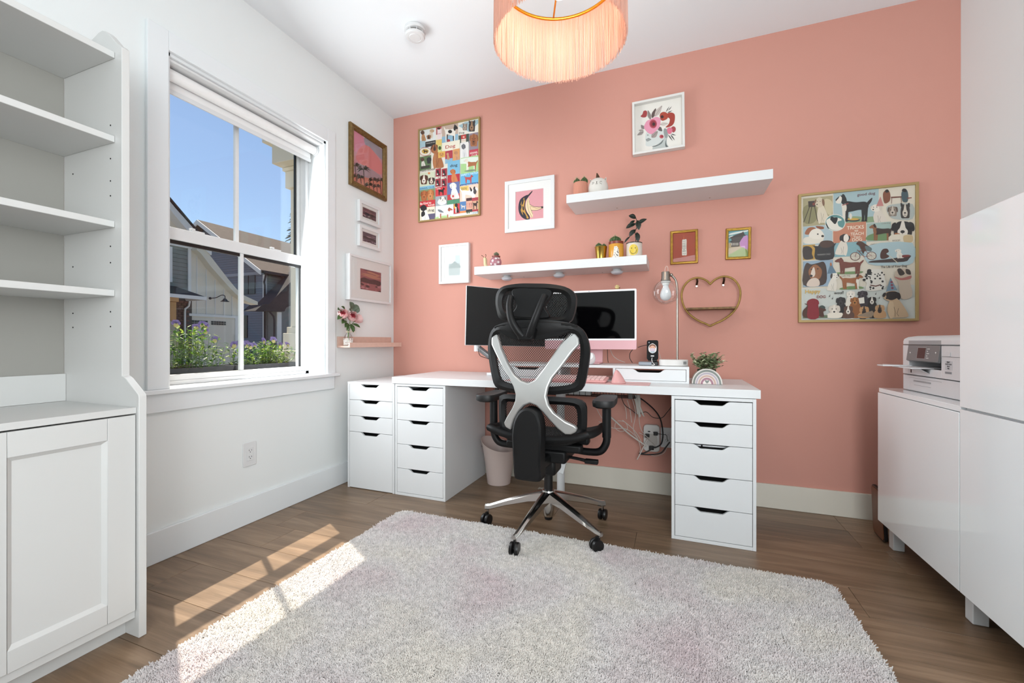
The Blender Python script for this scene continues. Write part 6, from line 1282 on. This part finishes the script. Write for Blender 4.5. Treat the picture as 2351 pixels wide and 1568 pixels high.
cable('thick black cable running from the tray down to the surge protector', [(1.87, -.19, .635), (1.92, -.16, .61), (1.985, -.10, .545), (2.02, -.085, .49), (2.033, -.075, .43), (2.035, -.07, .37), (2.022, -.062, .325), (1.985, -.058, .30)], .0042, BK)
cable('thin black cable looping from the tray to behind the right drawers', [(1.80, -.18, .62), (1.815, -.14, .57), (1.85, -.12, .54), (1.89, -.12, .515), (1.94, -.12, .53), (1.98, -.12, .50), (2.03, -.12, .50), (2.06, -.12, .535), (2.085, -.13, .57)], .0022, BK)
cable('black cable hooked low in front of the outlets', [(1.968, -.06, .290), (1.93, -.07, .268), (1.898, -.08, .262), (1.95, -.085, .262), (2.02, -.08, .276), (2.05, -.07, .31), (2.075, -.06, .345)], .0040, BK)
cable('short black lead joining surge protector and wall outlet', [(2.0, -.06, .39), (2.03, -.06, .388), (2.055, -.06, .385), (2.06, -.055, .36), (2.065, -.04, .345)], .0018, BK)
rcw = random.Random(17)
wcs = [([(1.70, -.16, .52), (1.77, -.12, .45), (1.83, -.10, .39), (1.90, -.09, .34), (1.94, -.075, .312)], .0050), ([(1.66, -.16, .46), (1.74, -.13, .42), (1.82, -.11, .415), (1.88, -.10, .37), (1.90, -.08, .32)], .0020),
       ([(1.76, -.12, .46), (1.755, -.12, .42), (1.79, -.12, .40), (1.83, -.12, .42), (1.815, -.12, .46), (1.77, -.12, .465)], .0016), ([(1.80, -.12, .47), (1.86, -.11, .42), (1.90, -.09, .36), (1.915, -.075, .31)], .0022),
       ([(1.90, -.17, .60), (1.90, -.14, .50), (1.91, -.11, .42), (1.95, -.07, .36), (1.98, -.06, .33)], .0020), ([(1.86, -.16, .62), (1.88, -.13, .52), (1.865, -.12, .42), (1.89, -.10, .36), (1.905, -.085, .30), (1.90, -.08, .27)], .0018),
       ([(1.80, -.14, .60), (1.82, -.12, .54), (1.825, -.12, .48)], .0018), ([(1.83, -.14, .60), (1.845, -.12, .54), (1.855, -.12, .46)], .0020), ([(1.945, -.075, .35), (1.925, -.08, .31), (1.895, -.085, .245), (1.885, -.085, .225)], .0034),
       ([(1.95, -.065, .262), (1.99, -.065, .252), (2.04, -.065, .275), (2.06, -.05, .31)], .0018), ([(1.64, -.15, .55), (1.66, -.13, .50), (1.70, -.12, .44)], .0018), ([(1.90, -.12, .40), (1.96, -.08, .36), (1.995, -.06, .31)], .0018)]
tgl = thing('cable_tangle', 'tangle of cream cables hanging below the desk to the surge protector', 'cables', (1.83, -.11, .25))
for i, (pts, r) in enumerate(wcs): G().tube([tuple(p) for p in bez(pts, 8)], r, 7).build('cable', WC, tgl, smooth=60)
tw = thing('cable_bundle', 'bundle of white flat cables hanging from the tray end', 'cables', (1.885, -.16, .5))
for k in range(9):
    dx = rcw.uniform(-.012, .02)*k/4; G().tube([tuple(p) for p in bez([(1.872+.004*k, -.19+.006*(k % 3), .640), (1.885+.003*k, -.17, .585), (1.892+dx+.004*k, -.15, .52-.006*(k % 4))], 6)], .0042, 6).build('strand', M('cable_bundle_white', '#b9b5ae', .5), tw, smooth=60)
cable('black cable behind the computer rising from the riser', [(1.72, -.17, .83), (1.715, -.16, .86), (1.712, -.15, .92), (1.714, -.17, .94)], .0018, BK)
cable('white cable curving from the computer to the riser', [(1.73, -.2, .935), (1.745, -.17, .88), (1.775, -.16, .85), (1.82, -.16, .832)], .0018, WC)
cable('black cable arching between computer and phone stand', [(1.90, -.22, .925), (1.93, -.2, .935), (1.965, -.2, .94)], .0018, BK)
cable('black cable dropping in a curve behind the phone stand', [(1.87, -.18, .915), (1.852, -.18, .89), (1.85, -.18, .86), (1.866, -.19, .832)], .0020, BK)
cable('white cable running down behind the phone', [(2.005, -.24, .93), (2.02, -.22, .89), (2.03, -.21, .855), (2.045, -.21, .832)], .0014, WC)
# ================================================================= outside: window box, porch, neighbouring houses
GROUND = struct('ground', G().box(-60, -.21, -25, 60, -.75, -.6), M('driveway', '#8c8a86', .9, mottle=(3, .2))); GROUND.name = 'ground'
def planter(lab, y0, y1, seed, hgt, nf):
    x0, x1 = -.43, -.27; t = thing('window_box', lab, 'planter', (-.35, (y0+y1)/2, .66), 'window boxes full of pansies'); z0, z1 = .70, .822
    g = G(); vs = []
    for z, i in ((z0, .02), (z1, 0)): vs += [(x0+i, y0+i, z), (x1-i, y0+i, z), (x1-i, y1-i, z), (x0+i, y1-i, z)]
    for z, i in ((z1, .008), (z0+.02, .026)): vs += [(x0+i, y0+i, z), (x1-i, y0+i, z), (x1-i, y1-i, z), (x0+i, y1-i, z)]
    g.add(vs, [(0, 3, 2, 1)]+[(r*4+k, r*4+(k+1) % 4, (r+1)*4+(k+1) % 4, (r+1)*4+k) for r in range(3) for k in range(4)]+[(12, 13, 14, 15)])
    g.build('box', M('box_grey', '#45464a', .75, mottle=(30, .35)), t)
    G().box(x0+.02, x1-.02, y0+.02, y1-.02, z1-.03, z1-.012).build('soil', SOIL, t)
    r = random.Random(seed); LG = [G(), G(), G()]; sg = G(); heads = []
    n = int((y1-y0)*150)
    for k in range(n):
        y = r.uniform(y0+.035, y1-.04); x = r.uniform(x0-.01, x1+.02); hh = hgt(y)*r.uniform(.55, 1.0); tip = Vector((x+r.uniform(-.04, .05), y+r.uniform(-.03, .03), z1+hh)); b = Vector((x*.7+(x0+x1)/2*.3, y, z1-.02))
        sg.tube([b, (b+tip)/2+Vector((r.uniform(-.01, .01), r.uniform(-.01, .01), 0)), tip], .0013, 4, caps=False)
        for q in range(11):
            tt = .12+.88*q/10; c = b+(tip-b)*tt; a = r.uniform(0, 2*PI); o = Vector((math.cos(a), math.sin(a), r.uniform(-.3, .9)))
            leafcard(LG[r.choice((0, 0, 1, 1, 2))], c, o, Vector((0, 0, 1))+o*.1, r.uniform(.02, .04), r.uniform(.008, .016))
        heads.append(tip)
    for gg, mm in zip(LG, (M('pansy_leaf', (.13, .28, .03), .5, transl=.4), M('pansy_leaf_dark', (.045, .11, .02), .5, transl=.25), M('pansy_leaf_light', (.38, .50, .08), .5, transl=.45))): o = gg.build('leaves', mm, t); o['kind'] = 'stuff'
    o = sg.build('stems', M('pansy_stem', '#5f7c38', .6), t); o['kind'] = 'stuff'
    heads.sort(key=lambda p: -(p.z-hgt(p.y))); PV = M('pansy_violet', '#8d7db0', .6, mottle=(60, .0, '#574786'), transl=.2); PY = M('pansy_cream', '#b5ab74', .6, transl=.2)
    for c in heads[:nf]:
        c = c+Vector((0, 0, .012)); face = Vector((.9, r.uniform(-.7, .3), r.uniform(-.1, .5))).normalized(); u = face.cross(Vector((0, 0, 1))).normalized(); v = u.cross(face); root = None
        for k, (ang, rad, mt_) in enumerate(((60, .015, PV), (120, .015, PV), (0, .013, PV), (180, .013, PV), (270, .015, PY))):
            a = math.radians(ang); m = c+(u*math.cos(a)+v*math.sin(a))*.010+face*(.001*k); P = [m+(u*math.cos(2*PI*q/9)+v*math.sin(2*PI*q/9))*rad*(.75)+face*(.002*math.cos(2*PI*q/9+a)) for q in range(9)]
            g = G(); g.add([m]+P, [(0, q+1, (q+1) % 9+1) for q in range(9)]); pt_ = g.build('flower' if root is None else 'petal', mt_, root or t)
            root = root or pt_
        G().ball(tuple(c+face*.005), .003, 6, 5).build('petal_eye', M('pansy_eye', '#3b2240', .6), root)
h1 = lambda y: .235+.05*math.sin(y*9+1)-(.10 if y > -1.16 else 0)
planter('dark window box of tall leafy pansies outside the left panes', -1.75, -1.12, 31, lambda y: .23-.11*max(0, min(1, (y+1.30)/.18)), 12)
planter('dark window box of shorter pansies outside the right panes', -1.11, -.66, 32, lambda y: .125+.02*math.sin(y*20), 13)
G().box(-.50, -.215, -1.9, -.5, .62, .70).build('shelf_outside', M('box_grey', '#45464a'), None); bpy.data.objects['shelf_outside'].name = 'planter_ledge'
tag(bpy.data.objects['planter_ledge'], 'dark ledge outside the window carrying the planter boxes', 'ledge')
# porch column and beam
PC = M('porch_cream', '#d9d0bb', .6)
pc = thing('porch_column', 'cream porch column with stepped capital seen through the right panes', 'column', (-1.2, .27, -.6))
G().box(-1.38, -1.04, .240, .58, 1.10, 2.44).build('shaft', PC, pc, bevel=.004)
G().box(-1.37, -1.035, .268, .55, 1.12, 2.42).build('shaft_panel', M('porch_cream_light', '#dfd8c6', .6), pc, bevel=.002)
G().box(-1.41, -1.01, .205, .615, 2.44, 2.60).build('capital', PC, pc, bevel=.004)
G().box(-1.425, -1.0, .185, .635, 2.60, 2.632).build('capital', PC, pc, bevel=.004)
G().box(-1.41, -1.01, .222, .60, 1.04, 1.10).build('base_block', PC, pc, bevel=.004)
G().box(-1.44, -.98, .205, .63, -.6, 1.04).build('pedestal', MATS['porch_cream_light'], pc, bevel=.004)
G().box(-1.48, -.94, .14, .68, .84, .875).build('pedestal_band', PC, pc, bevel=.004)
pb = thing('porch_beam', 'cream porch beam and cornice above the porch column', 'beam', (-1.2, 1.6, 2.633))
G().box(-1.44, -.98, .085, 3.2, 2.634, 2.83).build('beam', PC, pb, bevel=.004)
G().box(-1.52, -.30, .045, 3.3, 2.83, 2.90).build('cornice', PC, pb, bevel=.004)
# --- garage house across the street (facade in the plane x = -16)
FX = -16
WS = M('white_board', '#dcd6ca', .7, bump=(40, .1)); WT = M('house_trim', '#dedede', .6); SH = M('grey_shingle', '#858c8a', .85, mottle=(3, .15)); RF = M('roof_dark', '#3e3d40', .9, mottle=(6, .2)); CED = M('cedar_post', '#b98d5c', .7)
h = thing('garage_house', 'pale board-and-batten house with a garage door across the street', 'house', (-18, 8, -.6))
G().px(FX-.3, [(7.0, -.6), (10.55, -.6), (10.55, 2.74), (10.39, 2.86), (10.01, 3.09), (9.58, 3.49), (8.95, 4.12), (8.59, 4.63), (8.28, 4.72), (8.28, 2.6), (7.0, 2.6)], .3).build('garage_wall', WS, h)
G().px(FX-.3, [(5.0, 2.6), (8.28, 2.6), (8.28, 4.72), (5.0, 4.72)], .27).build('shingle_wall', SH, h)
k = 0
for z in [2.62+.16*i for i in range(13)]: G().box(FX-.03, FX-.005, 5.0, 8.27, z, z+.148).build('shingle_course', SH, h)
G().px(FX-.3, [(4.9, 8.2), (5.9, 7.7), (7.06, 6.52), (7.52, 5.87), (7.89, 5.49), (8.58, 4.84), (8.38, 4.72), (4.9, 4.72)], .27).build('gable_wall', WS, h)
G().box(FX, FX+.06, 5.0, 8.4, 4.66, 4.79).build('trim_band', WT, h); G().box(FX, FX+.05, 8.27, 8.38, 2.6, 4.66).build('corner_board', WT, h)
G().px(FX-.1, [(5.2, 8.65), (6.1, 7.62), (7.2, 6.44), (7.59, 6.03), (8.21, 5.45), (8.95, 4.66), (8.95, 4.50), (8.9, 4.51), (8.58, 4.74), (7.89, 5.42), (7.52, 5.80), (7.2, 6.2), (6.1, 7.4), (5.2, 8.4)], .5).build('rake_board', WT, h)
G().px(FX-.1, [(8.40, 4.85), (8.73, 4.67), (9.0, 4.38), (9.65, 3.64), (10.03, 3.24), (10.39, 2.99), (11.04, 2.77), (11.04, 2.63), (10.63, 2.70), (10.37, 2.80), (10.01, 3.01), (9.58, 3.41), (8.95, 4.03), (8.55, 4.5), (8.40, 4.6)], .45).build('rake_board', M('rake_cream', '#d9d4c6', .6), h)
G().prism([(FX-.05, 5.1, 8.9), (FX-.05, 7.2, 6.56), (FX-.05, 9.05, 4.72), (FX-.05, 9.05, 4.67), (FX-.05, 7.2, 6.5), (FX-.05, 5.1, 8.8)], (.5, 0, 0)).build('roof_edge', RF, h)
G().prism([(FX-.05, 8.75, 4.72), (FX-.05, 9.7, 3.66), (FX-.05, 10.4, 3.02), (FX-.05, 11.04, 2.79), (FX-.05, 11.04, 2.83), (FX-.05, 10.4, 3.07), (FX-.05, 9.7, 3.72), (FX-.05, 8.75, 4.8)], (-5, 0, 0)).build('roof_slope', RF, h)
for y in (8.62, 8.99, 9.35, 9.72, 10.08, 10.42):
    top = 4.5 if y < 8.7 else (3.95 if y < 9.1 else (3.55 if y < 9.5 else (3.2 if y < 9.8 else (2.95 if y < 10.2 else 2.75))))
    G().box(FX, FX+.025, y-.012, y+.012, 2.08, top).build('batten', WT, h)
G().box(FX, FX+.05, 8.3, 10.55, 1.98, 2.08).build('door_header', WT, h)
gd = G().box(FX-.02, FX+.02, 8.17, 10.2, -.6, 1.93).build('garage_door', M('garage_door', '#d6cfc4', .5), h)
for yo in (8.42, 9.18):
    for i in range(6):
        for j in range(2): G().box(FX+.02, FX+.035, yo+.105*i, yo+.085+.105*i, 1.66+.085*j, 1.73+.085*j).build('door_pane', M('door_pane', '#20242a', .2), gd)
G().box(FX, FX+.05, 10.2, 10.32, -.6, 1.98).build('jamb', WT, h)
G().box(FX, FX+.05, 7.06, 7.70, 3.24, 4.6).build('window_trim', WT, h)
wn = G().box(FX+.03, FX+.06, 7.1, 7.58, 3.38, 4.46).build('window', M('house_glass', '#3b4650', .1), h); G().box(FX+.055, FX+.07, 7.33, 7.36, 3.38, 4.46).build('glazing_bar', WT, wn)
G().prism([(FX, 5.0, 3.15), (FX, 7.83, 3.10), (FX+1.1, 8.22, 2.70), (FX+1.1, 5.0, 2.70)], (0, 0, -.06)).build('porch_roof', RF, h)
G().box(FX+1.08, FX+1.16, 5.0, 8.24, 2.56, 2.69).build('porch_fascia', WT, h); G().box(FX, FX+1.1, 8.18, 8.24, 2.56, 2.69).build('porch_fascia', WT, h)
G().box(FX+.9, FX+1.1, 7.03, 7.22, -.6, 2.40).build('porch_post', CED, h, bevel=.01); G().box(FX+.86, FX+1.14, 6.97, 7.28, 2.41, 2.56).build('post_cap', CED, h, bevel=.01); G().box(FX+.86, FX+1.14, 6.97, 7.28, -.6, 1.70).build('post_base', M('cedar_base', '#a39a8d', .8), h)
brk = G().box(FX-.02, FX+.04, 5.0, 8.41, -.6, 2.6).build('brick_wall', M('mortar', '#5b5450', .9), h)
BR = M('brick', '#7a5c52', .85, mottle=(3, .3)); rb = random.Random(1); me_b = None
for r_ in range(14):
    for c_ in range(8):
        y = 6.78+.205*c_+(.1 if r_ % 2 else 0)
        if y+.19 < 8.40:
            if me_b is None: me_b = G().box(FX+.04, FX+.06, y, y+.19, 1.30+.09*r_, 1.372+.09*r_).build('brick', BR, brk)
            else:
                o = me_b.copy(); COL.objects.link(o); o.location = me_b.location+Vector((0, y-6.78, .09*r_))
G().tube([(FX+.12, 8.28, 2.56), (FX+.12, 8.24, 2.36), (FX+.12, 8.11, 2.24), (FX+.12, 8.10, 2.1), (FX+.12, 8.10, -.6)], .035, 8).build('downspout', WT, h)
gl_ = G().tube([tuple(p) for p in bez([(FX+.02, 9.14, 2.76), (FX+.2, 9.26, 2.79), (FX+.35, 9.38, 2.90), (FX+.42, 9.47, 2.88), (FX+.42, 9.48, 2.74)], 5)], .016, 8).build('wall_lamp', RF, h, smooth=60); G().lathe([(.05, 0), (.05, .03)], (FX, 9.14, 2.76), 16, 'x').build('lamp_plate', RF, gl_); G().lathe([(.17, 2.64), (.09, 2.69), (.05, 2.76), (.03, 2.77)], (FX+.42, 9.48, 0), 20).build('lamp_shade', RF, gl_, smooth=40)
# --- slate house behind
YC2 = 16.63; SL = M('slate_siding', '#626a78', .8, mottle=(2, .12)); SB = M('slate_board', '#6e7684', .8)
h = thing('slate_house', 'dark slate-blue house with brown shingle roof beyond the garage house', 'house', (-26, 22, -.6))
G().prism([(-22.2, YC2, -.6), (-33, YC2, -.6), (-33, YC2, 5.2), (-27.6, YC2, 8.8), (-22.2, YC2, 5.2)], (0, 12, 0)).build('wall', SL, h)
for i in range(58):
    z = -.4+.158*i; 
    xl = -33 if z < 5.0 else -33+(z-5.0)/3.6*5.4; xr = -22.18 if z < 5.0 else -22.18-(z-5.0)/3.6*5.4
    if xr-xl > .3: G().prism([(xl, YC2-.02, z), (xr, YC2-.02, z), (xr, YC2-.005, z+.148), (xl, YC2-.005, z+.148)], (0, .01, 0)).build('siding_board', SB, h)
for i in range(36):
    z = -.4+.158*i
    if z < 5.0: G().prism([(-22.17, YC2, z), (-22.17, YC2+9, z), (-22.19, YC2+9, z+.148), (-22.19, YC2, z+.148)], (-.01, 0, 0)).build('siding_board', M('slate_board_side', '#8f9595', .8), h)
G().prism([(-27.6, YC2-.6, 9.08), (-21.75, YC2-.6, 5.38), (-21.75, YC2-.6, 5.20), (-27.6, YC2-.6, 8.82)], (0, 13, 0)).build('roof_slope', M('roof_shingle_brown', '#5a5049', .9, mottle=(5, .25)), h)
G().prism([(-27.6, YC2-.6, 9.08), (-33.6, YC2-.6, 5.38), (-33.6, YC2-.6, 5.20), (-27.6, YC2-.6, 8.82)], (0, 13, 0)).build('roof_slope', MATS['roof_shingle_brown'], h)
for sgn in (1, -1): G().prism([(-27.6, YC2-.68, 9.06), (-27.6+sgn*5.85, YC2-.68, 5.36), (-27.6+sgn*5.85, YC2-.68, 5.08), (-27.6, YC2-.68, 8.76)], (0, .08, 0)).build('rake_board', WT, h)
G().box(-30, -22.2, YC2-.06, YC2, 5.22, 5.42).build('belt_trim', M('belt_trim', '#8d93a0', .7), h)
G().box(-22.3, -22.12, YC2-.06, YC2+.1, -.6, 5.2).build('corner_board', WT, h); G().box(-21.8, -21.62, YC2-.5, YC2+12, 5.20, 5.36).build('gutter', RF, h)
wn = G().box(-24.15, -23.0, YC2-.07, YC2, 4.02, 5.2).build('window', M('house_glass_dark', '#2b2c30', .15), h); G().box(-23.6, -23.55, YC2-.09, YC2-.07, 4.02, 5.2).build('glazing_bar', RF, wn)
wn = G().box(-24.4, -23.7, YC2-.07, YC2, 1.2, 2.65).build('window', MATS['house_glass_dark'], h)
G().tube([(-21.7, YC2-.3, 5.2), (-22.0, YC2-.2, 4.7), (-22.05, YC2-.12, 4.5), (-22.05, YC2-.12, -.6)], .06, 8).build('downspout', RF, h)
G().px(-22, [(16.64, -.6), (21.5, -.6), (21.5, 4.6), (18.64, 3.7), (17.02, 3.05), (16.64, 2.9)], .95).build('entry_wall', M('entry_siding', '#777b7c', .8), h)
G().prism([(-21.9, 14.9, 2.75), (-21.9, 15.39, 3.17), (-21.9, 15.8, 3.23), (-21.9, 19.4, 6.8), (-21.9, 20.2, 6.8), (-21.9, 20.2, 5.0), (-21.9, 18.64, 3.75), (-21.9, 17.02, 3.11), (-21.9, 16.89, 2.85)], (1.1, 0, 0)).build('entry_roof', RF, h)
G().box(-21.06, -20.98, 16.55, 16.83, -.6, 2.8).build('corner_board', WT, h)
G().tube([(-20.9, 15.9, 2.8), (-20.85, 16.15, 2.5), (-20.85, 16.2, 2.3), (-20.85, 16.2, -.6)], .06, 8).build('downspout', RF, h)
hd = tag(G().box(-13.2, -12.6, 9.6, 12.2, -.6, .55).build('utility_box', M('utility_box', '#8f8d88', .8), None), 'pale grey box standing in front of the slate house', 'box')
# cedar
t = thing('cedar_tree', 'tall dark conifer rising behind the houses beside the porch column', 'tree', (-44, 38.6, -.6))
G().tube([(-44, 38.6, -.6), (-44, 38.6, 20)], [.45, .06], 8).build('trunk', M('cedar_bark', '#3a2f26', .9), t)
g = G(); r = random.Random(6)
for k in range(900):
    z = r.uniform(3, 20.6); R_ = (21.0-z)*.14+.15; a = r.uniform(0, 2*PI); rr = R_*r.uniform(.3, 1.1); c = Vector((-44+rr*.4*math.cos(a), 38.6+rr*.4*math.sin(a), z)); leafcard(g, c, Vector((math.cos(a), math.sin(a), -.5)), Vector((0, 0, 1)), rr*.9, .45)
o = g.build('foliage', M('cedar_green', '#2c3f30', .8, transl=.1), t); o['kind'] = 'stuff'
